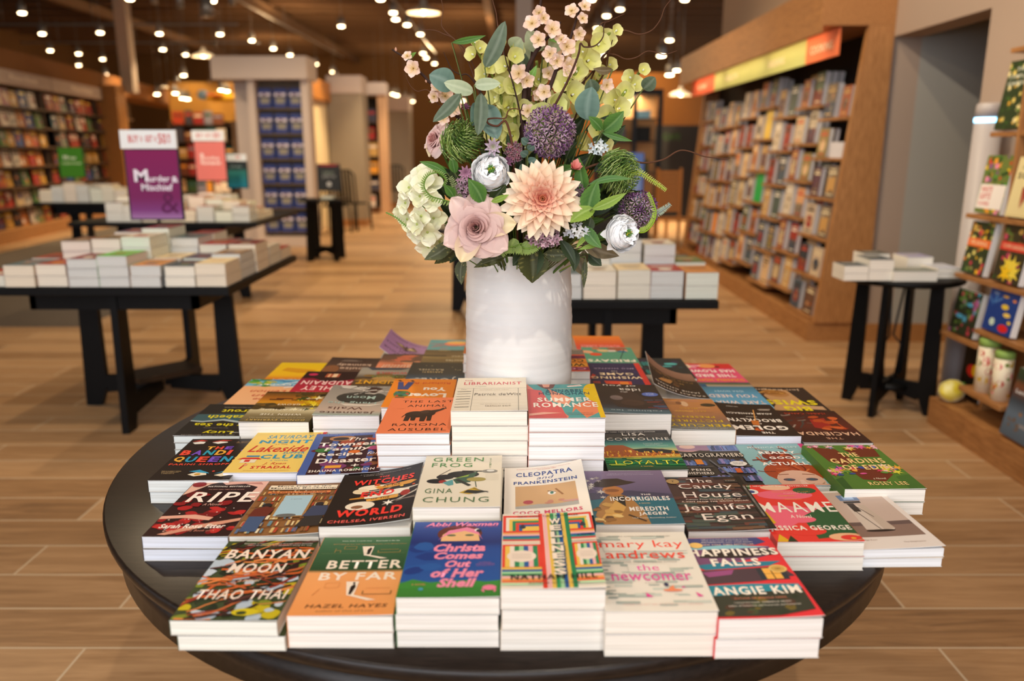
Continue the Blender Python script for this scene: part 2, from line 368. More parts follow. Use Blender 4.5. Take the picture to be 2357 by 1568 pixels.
# ================================================================ cover designs (x 0..1 from the spine, y 0..1 from the foot of the cover)
K = '1d1613'; WH = 'f6ece0'
WELL = []
for x, c in zip((.40, .45, .49, .53, .57, .61, .65, .69), ('e9432f', 'f4b9b4', 'f1c453', '3c9a5d', 'a9d7a0', '2f5f9a', 'f1c453', '2f8a57')): WELL.append(('r', x, 0, x+.045, 1, c))
for sx in (0, 1):
    X = lambda x: x*.4 if sx == 0 else .735+x*.265
    for i, c in enumerate(('e9432f', 'f3e3cf', 'f1c453', '2f8a57', 'e9432f', '2f5f9a', 'f1c453')): WELL.append(('r', X(0 if sx else .09*i), .73, X(1-.11*i if sx else 1), .97-.028*i, c))
    WELL.append(('e', X(.55), .79, .035, .022, '3b3b45')); WELL.append(('e', X(.55), .815, .018, .015, '3b3b45'))
    for i, c in enumerate(('e9432f', 'f1a75a', 'f4b9b4', '2f5f9a', '2b8f82', 'd84a48', 'f4d9b8')): WELL.append(('r', X(0), .71-.024*i, X(1), .734-.024*i, c))
    WELL.append(('r', X(0), .24, X(1), .54, 'e9432f'))
    for i, c in enumerate(('f1c453', 'f3e3cf', '2f8a57', 'a9d7a0', '2f5f9a', 'f4b9b4', '2f8a57')): WELL.append(('r', X(.08+.12*i), .25, X(.2+.12*i), .52, c))
    WELL.append(('e', X(.5), .385, .15 if not sx else .105, .075, 'f5dfca'))
    for i in range(4): WELL.append(('r', X(.25), .41-.018*i, X(.75), .413-.018*i, 'b8a390'))
    for i, c in enumerate(('f1c453', '2f5f9a', 'a9d7a0', '2f8a57', 'f4b9b4', 'f1a75a', 'ee6a3a', 'bfe0b0')): WELL.append(('r', X(0), .215-.026*i, X(1), .242-.026*i, c))
WELL.append(('t', 'NEW YORK TIMES BESTSELLER', .17, .925, .85, .945, K, .02)); WELL.append(('t', 'A NOVEL', .80, .625, .97, .65, K, .03))
for i, ch in enumerate('WELLNESS'): WELL += [('t', ch, .535, .805-.097*i, .655, .885-.097*i, '3b5560', .06), ('t', ch, .515, .81-.097*i, .64, .89-.097*i, 'f9e6cf', .05)]
WELL += [('t', 'NATHAN HILL', .09, .085, .93, .14, K, .025), ('t', 'AUTHOR OF THE NIX', .26, .03, .76, .05, '4f3a33', .02)]
SHELVES = [('r', 0, .93-.115*i, 1, .945-.115*i, '7a4f2d') for i in range(8)]+[('n', 'book', 26, (.02, .83-.115*i, .95, .835-.115*i), (.05, .085), ['e8cf9c', 'd9b877', '5b6f8f', 'b5482f', 'efe0bd', '8a5a34', '6c8a96']) for i in range(8)]
C = {}
C['banyan'] = ('3f4a2c', [('n', 'blob', 100, (0, 0, 1, 1), (.04, .11), ['c8d2dc', 'b9c6d2', 'c7b21c', '2f3d24', '7f8a2a', '3c4a2a', '26301f', '1f2a1c']), ('n', 'vine', 80, (-.1, 0, .8, 1), (.3, .7), ['d5632b', 'e98a4a', '8c2f22', '3a1e1c', 'c8683a', '5c3530', '2a1a18'], .35),
    ('e', .66, .08, .13, .04, 'd7c21c'), ('e', .63, .07, .05, .02, '33401f'), ('t', 'BANYAN', .09, .735, .97, .86, 'f9e3cf', .03, .1), ('t', 'MOON', .22, .545, .80, .67, 'f9e3cf', .03, .1), ('t', 'a novel', .40, .43, .62, .47, 'f3ddc5', .0, .3), ('t', 'THAO THAI', .09, .22, .97, .335, 'f9e3cf', .02, .12),
    ('t', 'Exquisite, a remarkable debut of magic and a beautiful', .2, .935, .95, .955, 'e8ddd0', 0), ('t', 'story of mothers and daughters along the way', .25, .91, .95, .928, 'e8ddd0', 0)])
C['better'] = ([(0, 'ef9a55'), (.525, 'f4a766'), (.526, '2b4a2c'), (1, '4b7550')], [('t', 'BETTER', .17, .555, .96, .665, 'fbe6cf', .03), ('t', 'BY FAR', .14, .41, .94, .505, 'fbe6cf', .03), ('t', 'HAZEL HAYES', .13, .085, .92, .125, '6b3d22', .03, .15), ('t', 'author of Out of Love', .25, .04, .8, .062, '8f5c38', .0, .15),
    ('t', 'Sweet, tender in a great many', .22, .935, .55, .95, 'e8f0dc', .01), ('t', 'Bittersweet in the ribs', .6, .935, .86, .95, 'e8f0dc', .01), ('t', 'MATT HAIG, #1 New York Times bestselling author of The Midnight Library', .14, .885, .95, .9, 'c99a63', .01),
    ('p', [.47,.86,.60,.86,.59,.73,.52,.73], 'fbe6cf'), ('p', [.52,.735,.59,.735,.78,.69,.71,.685], 'fbe6cf'), ('p', [.545,.745,.575,.745,.585,.83,.565,.845,.54,.81], '2a2220'), ('l', .05, .76, .95, .76, .004, '7b8a55'),
    ('l', .66,.77,.9,.77,.01,'a3894f'), ('l', .66,.77,.66,.80,.01,'a3894f'), ('l', .9,.77,.9,.80,.01,'a3894f'), ('l', .68,.81,.88,.81,.008,'a3894f'), ('l', .28,.82,.41,.82,.008,'a3894f'), ('l', .28,.86,.41,.86,.008,'a3894f'), ('l', .28,.82,.28,.86,.008,'a3894f'), ('l', .41,.82,.41,.86,.008,'a3894f'),
    ('l', .19,.77,.19,.83,.008,'a3894f'), ('l', .25,.77,.25,.80,.008,'a3894f'), ('l', .19,.80,.25,.80,.01,'a3894f'),
    ('p', [.44,.385,.57,.385,.56,.22,.49,.22], 'fbe6cf'), ('p', [.49,.225,.56,.225,.79,.165,.71,.16], 'fbe6cf'), ('p', [.505,.23,.53,.23,.555,.32,.535,.36,.50,.32], '2a1a18'), ('e', .525, .365, .012, .012, '2a1a18'),
    ('l', .64,.23,.92,.23,.01,'9a6a3c'), ('l', .64,.23,.64,.27,.012,'9a6a3c'), ('l', .92,.23,.92,.27,.012,'9a6a3c'), ('l', .66,.30,.9,.30,.006,'d98f52'), ('l', .24,.31,.38,.31,.005,'d98f52'), ('l', .24,.37,.38,.37,.005,'d98f52'), ('l', .24,.31,.24,.37,.005,'d98f52'), ('l', .38,.31,.38,.37,.005,'d98f52'), ('l', .15,.22,.2,.30,.006,'c9834a')])
C['crab'] = ([(0, '3a7a2e'), (.17, '3f8a36'), (.19, '27559b'), (.6, '264a93'), (.68, '232f6e'), (1, '3b58a3')], [('n', 'blob', 6, (.02, .3, .3, .75), (.08, .16), ['203a80', '2a5aa0']), ('p', [0,.16,.12,.21,.3,.17,.5,.19,.7,.2,.85,.17,1,.19,1,.12,0,.1], '3f8a36'),
    ('e', .53, .815, .25, .13, '6a3324'), ('p', [.33,.70,.76,.70,.74,.80,.66,.87,.42,.87,.34,.80], 'f2bd82'), ('p', [.30,.72,.40,.86,.60,.91,.72,.87,.79,.72,.74,.80,.58,.855,.44,.82,.36,.78], 'f28aa8'), ('e', .44, .79, .05, .014, '5e6a4a'), ('e', .64, .79, .05, .014, '5e6a4a'), ('r', .3, .66, .8, .705, '232f6e'),
    ('e', .72, .865, .03, .022, 'f4ece2'), ('e', .74, .855, .03, .022, '2a2a3a'), ('t', 'Abbi Waxman', .13, .925, .96, .985, 'f58fb4', .045, .3), ('t', 'USA TODAY BESTSELLING AUTHOR OF THE BOOKISH LIFE OF NINA HILL', .12, .905, .95, .918, 'c86a9a', .01),
    ('t', 'Christa', .27, .555, .83, .665, 'f58fa8', .06, .25), ('t', 'Comes', .29, .455, .81, .55, 'f58fa8', .06, .25), ('t', 'Out', .42, .35, .69, .44, 'f58fa8', .06, .25), ('t', 'of Her', .29, .225, .83, .335, 'f58fa8', .06, .25), ('t', 'Shell', .37, .11, .76, .215, 'f58fa8', .06, .25),
    ('t', 'A NOVEL', .12, .135, .26, .155, 'd98a5a', .02), ('t', 'HILARIOUS,', .77, .40, .9, .413, 'b06aa0', .01), ('t', 'HEARTWARMING', .74, .38, .93, .393, 'b06aa0', .01), ('t', 'AND FULL OF JOY', .74, .36, .93, .373, 'b06aa0', .01), ('e', .89, .10, .07, .03, 'f07f9a'), ('l', .82,.08,.84,.05,.02,'f07f9a'), ('l', .95,.08,.94,.05,.02,'f07f9a'), ('e', .22, .09, .025, .016, '4a9ab0')])
C['stripes'] = ('f3e3cf', WELL)
C['waves'] = ('e9e0d1', [('n', 'bar', 70, (.1, .06, .9, .97), (.05, .14), ['b9bfb2', 'a7afa4', 'c9cdc0']), ('n', 'bar', 20, (.0, .1, .14, .9), (.03, .07), ['8f9a92']),
    ('t', '"THE PERFECT SUMMER PAGE-TURNER."  THE TIMES', .15, .925, .83, .94, '8a857a', 0), ('r', .1, .72, .95, .87, 'e9e0d1'), ('t', 'mary kay', .07, .74, .93, .87, 'f0452f', .0), ('t', 'andrews', .11, .62, .9, .73, 'f0452f', .0), ('t', 'NEW YORK TIMES BESTSELLING AUTHOR', .18, .565, .8, .582, '8a857a', 0), ('r', .3, .44, .7, .54, 'e9e0d1'), ('t', 'the', .38, .46, .6, .54, 'e6449a', .0), ('t', 'newcomer', .12, .34, .88, .42, 'e6449a', .0), ('t', 'A NOVEL', .42, .305, .54, .318, '9a958a', 0),
    ('e', .66, .225, .09, .014, 'f0855a'), ('p', [.62,.23,.68,.23,.68,.28,.64,.26], 'ee8a5c'), ('e', .615, .29, .022, .022, '2b3055'), ('p', [.40,.20,.46,.15,.40,.15], 'e63a94'), ('p', [.86,.20,.92,.15,.87,.15], 'e63a94'), ('p', [.76,.27,.79,.25,.75,.25], 'e63a94'), ('t', 'COULD YOU BUT ASK IN LETTER TO TO THE PRESS', .17, .06, .88, .075, 'e0a8a0', 0)])
C['falls'] = ('e8303a', [('p', [0,1,.86,1,.93,.93,.8,.89,0,.86], '41477f'), ('p', [0,.865,.5,.895,.93,.86,.93,.80,.99,.77,.7,.70,0,.58], '7a4a72'), ('p', [0,.865,.5,.895,.93,.86,.6,.84,0,.83], '8fc6d0'), ('p', [.2,.83,.93,.82,.97,.75,.6,.71,.1,.72], '2b201f'), ('p', [0,.62,.4,.66,.95,.655,.8,.60,.1,.56], '1f7f96'), ('p', [0,.55,.9,.585,.99,.46,.6,.41,0,.38], '4b3540'), ('p', [.05,.53,.4,.56,.35,.5,.1,.47], '9a4a80'), ('r', .63, .42, .92, .575, '26303a'), ('r', .69, .43, .86, .565, 'f4b24c'), ('l', .775,.43,.775,.565,.012,'5a3f22'), ('l', .69,.495,.86,.495,.006,'5a3f22'), ('e', .86, .555, .095, .05, 'e3bb6c'), ('e', .86, .555, .07, .036, 'd0a250'), ('t', 'GMA', .83, .545, .89, .565, '6a4f22'),
    ('p', [0,.365,.5,.38,.96,.36,.97,.28,0,.22], '1f8a9c'), ('p', [0,.24,.5,.28,.97,.3,.96,.07,.6,.02,0,.02], '2f3328'), ('n', 'blob', 24, (.05, .05, .85, .24), (.03, .08), ['3f4a2c', '6a5a24', '25301f', '4a2f22']),
    ('e', .13, .89, .075, .04, 'f3c46c'), ('t', 'NEW YORK TIMES BESTSELLER', .2, .885, .78, .905, 'e8c6b0', .02), ('t', 'I fell in love with the fascinating, brilliant', .22, .965, .75, .978, 'f0e6dc', .01), ('t', 'family at the center of this riveting book', .22, .945, .75, .958, 'f0e6dc', .01), ('t', 'ANN NAPOLITANO, author of Hello Beautiful', .2, .92, .78, .935, 'f0e6dc', .01),
    ('t', 'HAPPINESS', .0, .735, .98, .835, 'fbeedd', .045), ('t', 'FALLS', .2, .60, .72, .70, 'fbeedd', .045), ('t', 'ANGIE KIM', .06, .25, .94, .345, 'fbeedd', .04), ('t', 'AUTHOR OF MIRACLE CREEK', .24, .20, .76, .22, 'c8785a', .02), ('t', 'I loved this book. GABRIELLE ZEVIN,', .22, .155, .78, .17, 'e9e0d2', .01), ('t', 'author of Tomorrow, and Tomorrow, and Tomorrow', .15, .12, .85, .137, 'e9e0d2', .01)])
C['ripe'] = ('2b0f12', [('p', [.0,.72,.1,.8,.25,.95,.4,1,0,1], 'e8b9a4'), ('p', [.35,1,.45,.93,.7,.95,.9,.88,.85,.7,1,.6,1,1], 'e9b7a8'), ('p', [.5,.96,.75,.95,.95,.93,.9,.98], 'c2847a'), ('n', 'blob', 30, (0, .05, 1, .5), (.05, .11), ['9c1a1f', 'c22a28', '7a1016', 'b01f22']), ('n', 'dot', 26, (0, .08, 1, .5), (.006, .012), ['f6c9bd', 'fff0ea']), ('p', [0,.33,.4,.36,.65,.31,.62,.26,.3,.30,0,.28], 'e5ab94'), ('p', [.15,.03,.5,.18,1,.3,1,.25,.55,.12,.25,.02], 'd99a80'), ('n', 'blob', 6, (0, .5, 1, .75), (.06, .12), ['8c151b', '6a1015']), ('e', .1, .93, .09, .05, '8a1a24'),
    ('t', 'NATIONAL BESTSELLER', .24, .875, .80, .90, WH, .03, .1), ('t', 'THE NEW YORK TIMES BOOK REVIEW', .28, .82, .75, .835, 'd9a090', .01), ('t', 'RIPE', .12, .585, .99, .775, 'fdeee0', .02, .12), ('t', 'A Novel', .38, .52, .62, .56, 'e8b0a0', 0, .3), ('t', 'Sarah Rose Etter', .10, .125, .88, .195, 'fdeee0', .03, .15), ('t', 'author of The Book of X', .2, .075, .8, .105, 'e0907a', 0, .3)])
C['bookshop'] = ('8f6238', SHELVES+[('r', .08, .80, .93, .885, 'f4e2c6'), ('t', 'More Days at the', .17, .85, .85, .878, '2f251f', .03), ('t', 'Morisaki Bookshop', .10, .81, .92, .842, '2f251f', .03), ('r', .10, .725, .88, .765, 'e2854a'), ('t', 'SATOSHI YAGISAWA', .14, .735, .84, .757, '4a2a1c', .02), ('r', .32, .28, .72, .70, 'a87943'), ('r', .35, .30, .69, .68, 'a9c7d4'), ('t', 'A NOVEL', .44, .60, .58, .615, '6a6f76', .01), ('e', .5, .31, .12, .03, '6a6a66'),
    ('e', .2, .50, .06, .035, '2a2323'), ('p', [.06,.30,.28,.30,.32,.44,.2,.48,.08,.43], '6b2c20'), ('p', [.08,.05,.15,.05,.18,.2,.22,.05,.27,.05,.27,.30,.08,.30], '44587c'), ('e', .83, .50, .05, .035, '2a2326'), ('p', [.70,.28,.98,.28,.95,.46,.76,.47], '3e4560'), ('p', [.68,.1,.96,.1,.95,.28,.74,.28], '322c2a')])
C['witches'] = ('231a17', [('n', 'vine', 10, (.3, .3, .9, .75), (.2, .5), ['cfc4b4', '8a7c70'], .3), ('e', .42, .66, .17, .05, 'f0dfc2'), ('e', .30, .60, .10, .05, 'e6d2ae'), ('p', [.45,.66,.9,.70,.97,.67,.9,.63,.5,.62], 'd9963a'), ('p', [.2,.47,.6,.53,.62,.47,.2,.45], 'c98a34'), ('p', [.4,.44,.78,.47,.78,.41,.42,.40], 'e2a245'), ('e', .36, .33, .17, .075, 'f0e0c8'), ('e', .33, .31, .07, .03, '8c5a3a'), ('e', .75, .52, .14, .05, 'f3e8d6'), ('p', [.36,.50,.9,.56,.9,.48,.38,.45], 'efe2cc'), ('n', 'star', 1, (.68, .33, .7, .34), (.08, .08), ['fbf2e2']), ('e', .86, .47, .06, .05, 'a02a1c'), ('n', 'blob', 6, (.35, .56, .95, .72), (.02, .05), ['d0562a', 'e8b34a']),
    ('t', 'THE', .46, .845, .59, .875, 'f0463a', .03), ('t', 'WITCHES', .16, .72, .92, .82, 'f23c30', .04), ('t', 'AT THE', .55, .645, .76, .675, '5a2f18', .01), ('t', 'END', .32, .485, .72, .58, 'e8362f', .04), ('t', 'OF THE', .46, .42, .68, .448, '5a2f18', .01), ('t', 'WORLD', .12, .145, .88, .265, 'f23c30', .05), ('t', 'CHELSEA IVERSEN', .07, .05, .93, .095, 'f0645a', .03), ('t', 'A clever, bold and spellbinding debut for our time.', .2, .93, .85, .945, 'cfc6bb', 0), ('t', 'A DEBUT NOVEL', .25, .9, .5, .915, 'cfc6bb', 0)])
C['frog'] = ('ebdfc8', [('e', .52, .60, .20, .07, '22201d'), ('e', .30, .55, .11, .05, '2a2422'), ('e', .20, .47, .12, .045, '1f1b1a'), ('e', .28, .46, .05, .03, 'a02f28'), ('p', [.40,.50,.70,.66,.62,.45,.45,.42], '3a5a44'), ('p', [.42,.52,.60,.60,.58,.56], '97b53c'), ('p', [.28,.44,.40,.5,.42,.40,.36,.38], '5fa0a0'), ('l', .45,.5,.62,.38,.05,'2a2b24'), ('e', .69, .50, .12, .04, 'a8964a'), ('l', .68,.46,.70,.35,.012,'4a5a44'), ('l', .5,.67,.80,.66,.03,'3a332d'), ('e', .85, .66, .10, .035, '8f8a80'), ('e', .86, .67, .05, .02, 'e5e2d8'), ('p', [.5,.25,.68,.35,.78,.26,.62,.22], 'c9a227'), ('p', [.55,.25,.6,.30,.86,.27,.7,.23], '22201c'), ('l', .66,.33,.85,.25,.012,'22201c'), ('l', .22,.58,.35,.70,.01,'4a3a2a'),
    ('t', 'GREEN', .10, .87, .76, .955, '4c8b45', -.005), ('t', 'FROG', .10, .75, .62, .835, '4c8b45', -.005), ('t', 'GINA', .09, .24, .42, .325, '4f7346', -.005), ('t', 'CHUNG', .09, .08, .86, .17, '4f7346', -.005)]+[('t', ch, .84, .91-.03*i, .865, .93-.03*i, '8aa07a', 0) for i, ch in enumerate('STORIES')]+[('t', 'This is a wonderful book,', .80, .58-.022*i, .97, .59-.022*i, 'b9b09a', 0) for i in range(6)])
C['cleo'] = ('f7ecdd', [('t', 'CLEOPATRA', .14, .80, .86, .885, '2f4a8c', .03), ('t', 'and', .40, .73, .62, .79, '2f4a8c', .0, .3), ('t', 'FRANKENSTEIN', .11, .645, .90, .705, '2f4a8c', .035), ('r', .13, .20, .87, .61, 'd3a878'), ('r', .13, .2, .87, .24, 'a9a8a2'), ('p', [.13,.24,.4,.27,.6,.25,.87,.27,.87,.2,.13,.2], 'b3aea6'), ('e', .28, .31, .06, .035, 'b34a50'), ('e', .57, .45, .05, .035, 'f0e6dc'), ('e', .57, .45, .022, .022, '3f7a6a'), ('l', .52,.49,.62,.46,.012,'2a2322'), ('l', .62,.52,.70,.40,.025,'9c6a3c'), ('p', [.66,.30,.87,.29,.87,.26,.7,.27], 'cf9a90'), ('n', 'blob', 3, (.4, .27, .7, .31), (.03, .05), ['c98a72']),
    ('t', 'COCO MELLORS', .10, .10, .90, .155, 'e0506e', .03), ('t', 'A blazing debut, beautiful and funny, easily as assured as the', .15, .945, .85, .96, 'd56a5a', 0), ('t', 'LOS ANGELES TIMES', .42, .92, .66, .933, 'd56a5a', .01)])
C['hat'] = ([(0, '1c5f70'), (.45, '1f6878'), (.52, '5a4e6c'), (1, '86728f')], [('p', [0,.42,.5,.5,1,.44,1,.52,.5,.6,0,.55], '3f3a55'), ('p', [.1,0,.62,0,.60,.2,.5,.45,.35,.55,.22,.5,.1,.35,.02,.15], 'a8763f'), ('p', [.08,.1,.3,.42,.4,.3,.3,.12], 'd4a154'), ('p', [.25,.47,.40,.30,.42,.5], '1f1a1a'), ('e', .30, .60, .13, .09, 'b5743f'), ('e', .29, .60, .09, .03, '8a5430'), ('p', [.05,.68,.22,.66,.5,.72,.62,.76,.5,.79,.4,.84,.22,.83,.1,.76], '3a2c28'), ('n', 'star', 9, (0, .45, .16, .9), (.04, .08), ['c9c0b8', 'a79a94', 'd8cfc4']), ('n', 'blob', 14, (.02, .02, .3, .35), (.03, .07), ['e3bf7a', '8f6230', 'c99a52', '5a3a20']), ('l', .4,.16,.58,.05,.03,'3a2418'),
    ('t', 'THE', .62, .50, .74, .525, WH, .03), ('t', 'INCORRIGIBLES', .24, .40, .95, .475, WH, .03), ('t', 'A NOVEL', .56, .345, .70, .362, 'e0c090', .02), ('t', 'MEREDITH', .43, .22, .88, .29, WH, .03), ('t', 'JAEGER', .52, .135, .85, .20, WH, .03), ('t', 'USA Today Bestselling Author', .43, .09, .93, .11, 'e0d8c8', .01), ('t', 'A gripping, heartbreaking story of two brave women', .3, .93, .85, .943, 'd9cfe0', 0), ('t', 'MARIE BENEDICT, New York Times bestselling author', .28, .9, .88, .915, 'd9cfe0', 0)])
C['candy'] = ('4a3230', [('n', 'bar', 90, (0, 0, 1, 1), (.05, .25), ['5f3a34', '35302c', '46524a', '6c3a32', '2f2624', '74503a', '3c4a50']), ('r', .925, 0, 1, 1, '1b1614'), ('t', 'ONE OF THE TEN BEST BOOKS OF THE YEAR', .95, .2, .975, .8, 'cfc8bd', 0),
    ('e', .09, .90, .085, .05, 'b8935a'), ('t', 'T', .07, .885, .11, .915, '3a2a18', .02), ('t', 'The', .28, .87, .60, .95, 'f6e3d4', .0), ('t', 'Candy', .13, .72, .82, .845, 'f6e3d4', .0), ('t', 'House', .14, .575, .86, .685, 'f6e3d4', .0), ('t', 'a novel', .78, .9, .9, .915, 'f0d8c8'), ('t', 'Pulitzer Prize-Winning Author of', .15, .525, .82, .55, 'f2dac8', .01), ('t', 'A VISIT FROM THE GOON SQUAD', .08, .485, .90, .51, 'f2dac8', .02), ('t', 'Jennifer', .06, .31, .92, .45, 'f6e3d4', .0), ('t', 'Egan', .24, .135, .82, .28, 'f6e3d4', .0)])
C['maame'] = ('ea3a30', [('p', [0,.3,.2,.2,.5,.35,.9,.4,1,.3,1,.6,.7,.55,.4,.6,0,.6], 'f2677c'), ('p', [.5,.05,1,.1,1,.6,.8,.55,.5,.4], '2a5a33'), ('e', .5, .80, .36, .09, 'f2677c'), ('e', .45, .94, .2, .05, 'f6c09a'), ('e', .8, .88, .15, .06, '2a5a33'), ('e', .45, .36, .2, .06, 'f2677c'), ('e', .42, .17, .24, .07, 'ea3a30'), ('e', .85, .07, .22, .06, 'f3b98a'), ('e', .88, .06, .12, .04, 'ea3a30'), ('e', .9, .05, .03, .015, 'f3a832'), ('p', [0,.45,.1,.55,.14,.3,0,.25], 'e8b021'), ('p', [.0,.0,.08,.12,.16,0], 'e8b021'), ('p', [.12,0,.2,.1,.24,0], '23391f'), ('r', 0, .60, .10, .64, 'e8b021'), ('e', .1, .86, .09, .05, 'f3ede0'), ('e', .1, .86, .045, .026, '3a4a8a'), ('p', [0,.97,.14,1,.1,.9], '2f6a35'),
    ('t', 'THE NEW YORK TIMES BESTSELLER', .05, .955, .90, .978, 'fbe9d8', .02), ('t', '"PREPARE TO FALL IN LOVE."', .36, .845, .86, .86, 'f6b04a', .01), ('t', 'Celeste Ng', .5, .82, .8, .833, 'fbe9d8', .01), ('t', '"TRIUMPHANT."', .40, .765, .64, .785, 'f6b04a', .02), ('t', '"VIVACIOUS."', .44, .70, .68, .72, 'f6b04a', .02), ('t', 'MAAME', .06, .475, .99, .655, 'fdf0dc', .008), ('t', 'A Novel', .36, .375, .62, .43, 'fdf0dc', 0, .2), ('t', 'JESSICA GEORGE', .01, .155, .97, .25, 'fdf0dc', .03)])
C['tower'] = ('eee0d4', [('r', .05, .18, .93, .965, 'cdb3a2'), ('r', .05, .18, .93, .42, '8f7264'), ('r', .05, .36, .93, .42, '6b5550'), ('p', [.30,.30,.62,.27,.66,.31,.58,.72,.36,.72], 'd9c6b4'), ('p', [.52,.28,.66,.31,.58,.72,.50,.72], 'c8b29e'), ('r', .34, .80, .60, .905, '7287a8'), ('r', .40, .82, .54, .89, 'a9c0dd'), ('r', .36, .755, .58, .79, '2a2020'), ('r', .38, .60, .47, .75, '33261f'), ('l', .4,.6,.48,.3,.01,'4a382e'), ('l', .46,.7,.55,.5,.01,'4a382e'), ('e', .46, .275, .18, .018, '241714'), ('t', 'Olga Ravn', .13, .12, .30, .145, 'b09a8a', 0), ('t', 'The Employees', .58, .07, .84, .095, 'b09a8a', 0)])
C['bandit'] = ('221917', [('p', [.05,.90,.14,.93,.22,.92,.22,.87,.1,.86], 'f3ede4'), ('p', [.03,.93,.14,.97,.24,.945,.14,.94], 'e8483a'), ('p', [.32,.90,.42,.93,.52,.92,.54,.90,.42,.865], 'f3ede4'), ('p', [.3,.92,.44,.965,.58,.95,.44,.94], 'e8483a'), ('t', 'THE', .33, .71, .68, .79, 'f0503a', .05), ('t', 'BANDIT', .05, .57, .97, .69, 'f0503a', .05), ('t', 'QUEENS', .05, .40, .93, .54, '4aa8c8', .05), ('r', .0, .35, .001, .351, 'ffffff'), ('t', 'PARINI SHROFF', .05, .335, .82, .375, 'f0503a', .03),
    ('t', 'A NOVEL', .66, .9, .9, .915, 'c9a070'), ('t', 'Wickedly funny and utterly', .66, .875, .95, .89, 'c9a070'), ('t', 'THIS IS A DEBUT NOVEL', .05, .19, .30, .205, 'e0c08a', .01), ('t', 'with one helluva plot', .06, .165, .28, .18, 'e0c08a', .01), ('t', 'I adored it', .08, .14, .24, .155, 'e0c08a', .01), ('p', [.42,.12,.50,.17,.64,.15,.66,.11,.52,.08], 'f0e2c8'), ('e', .54, .125, .04, .022, 'd09a3a'), ('p', [.40,.19,.52,.20,.68,.14,.66,.16,.52,.225], '3aa0c8'), ('p', [.76,.10,.85,.15,.96,.14,.97,.10,.86,.07], 'f0e2c8'), ('p', [.74,.13,.86,.20,.97,.17,.86,.175], '3aa0c8'), ('e', .71, .19, .018, .014, 'e8483a')])
for i, (ch, x, c) in enumerate((('A', .21, '7a52c8'), ('N', .36, '2f9ac0'), ('D', .52, 'f0b040'), ('I', .70, 'f0503a'), ('T', .80, '7a52c8'))): C['bandit'][1].insert(7+i, ('e', .5, .5, .001, .001, '221917'))
C['bandit'] = (C['bandit'][0], [o for o in C['bandit'][1] if not (o[0] == 't' and o[1] in ('THE', 'BANDIT', 'QUEENS')) and not (o[0] == 'e' and o[3] == .001)]+
    [('t', ch, x, .71, x+.10, .79, c, .05) for ch, x, c in (('T', .33, 'f0b040'), ('H', .45, 'f0503a'), ('E', .58, '7a52c8'))]+
    [('t', ch, .05+.155*i, .57, .05+.155*i+(.05 if ch == 'I' else .13), .69, c, .05) for i, (ch, c) in enumerate(zip('BANDIT', ('f0503a', '7a52c8', '2fa0b8', 'f0b040', 'f0503a', '7a52c8')))]+
    [('t', ch, .05+.155*i, .40, .05+.155*i+.13, .53, c, .05) for i, (ch, c) in enumerate(zip('QUEENS', ('f0b040', '2f9ac0', 'f0503a', '7a52c8', '2f9ac0', 'f0b040')))])
C['lake'] = ('f2cf6b', [('r', .94, 0, 1, 1, 'd2332c'), ('t', 'SATURDAY', .20, .83, .84, .92, '2f93b8', .02, .1), ('t', 'NIGHT', .14, .70, .86, .79, '2f93b8', .05), ('t', 'AT THE', .38, .665, .55, .685, 'c9602a', .01), ('t', 'Lakeside', .08, .48, .88, .645, 'd2332c', .02, .35), ('t', 'SUPPER', .58, .43, .87, .48, '2f93b8', .02), ('t', 'CLUB', .32, .315, .88, .41, '2f93b8', .04), ('t', 'A NOVEL', .48, .26, .72, .28, '2f93b8', .0), ('t', 'J. Ryan', .42, .165, .72, .225, 'd2332c', 0, .3), ('t', 'STRADAL', .30, .085, .82, .145, 'd2332c', .03), ('r', .1, .22, .30, .32, 'f0e2c4'), ('p', [.04,.30,.36,.30,.30,.34,.10,.34], 'd2332c'), ('r', .15, .24, .22, .29, 'd2332c'), ('r', .13, .36, .3, .39, '3a86b8'), ('l', .17,.08,.2,.2,.02,'d2332c'), ('e', .21, .17, .02, .02, 'f0a080'), ('t', 'BESTSELLING AUTHOR OF THE LAGER QUEEN OF MINNESOTA', .24, .03, .82, .045, 'b58a3a', 0), ('e', .90, .93, .03, .03, 'd2632c')])
C['townsend'] = ('4a62a4', [('r', .10, 0, .26, .93, '3a1f24'), ('r', .34, 0, .42, .93, '3a1f24'), ('r', .52, 0, .78, .93, '3a1f24'), ('r', .86, 0, 1, .93, '3a1f24'), ('n', 'blob', 26, (.05, .05, .95, .88), (.05, .11), ['4a2224', '6a2a2a', '2f6a3a', '8a5a3a', 'a84a2a', '2a1a1c', '7a3a6a', '3a1f24']), ('e', .38, .86, .18, .07, 'b07a4a'), ('e', .36, .85, .11, .04, '2f1a14'), ('e', .18, .56, .1, .05, '3f7a3a'), ('e', .85, .58, .1, .05, 'a84a7a'), ('r', .30, .13, .50, .19, 'e8a23a'), ('e', .6, .5, .08, .04, 'd9702a'),
    ('t', 'The', .46, .79, .72, .87, WH, 0, .2), ('t', 'Townsend', .10, .655, .97, .755, WH, .03), ('t', 'Family', .20, .52, .80, .625, WH, .03, .1), ('t', 'Recipe', .14, .39, .72, .495, WH, .03), ('t', 'for', .78, .415, .94, .48, WH, 0, .3), ('t', 'Disaster', .16, .245, .92, .355, WH, .03), ('t', 'SHAUNA ROBINSON', .12, .045, .93, .095, WH, .03), ('l', .62,.17,.72,.17,.02,WH), ('l', .67,.14,.67,.2,.02,WH), ('t', 'A charming, heartfelt page-turner. TERRAN JENNIS, author of', .15, .955, .95, .97, 'd9def0', 0)])
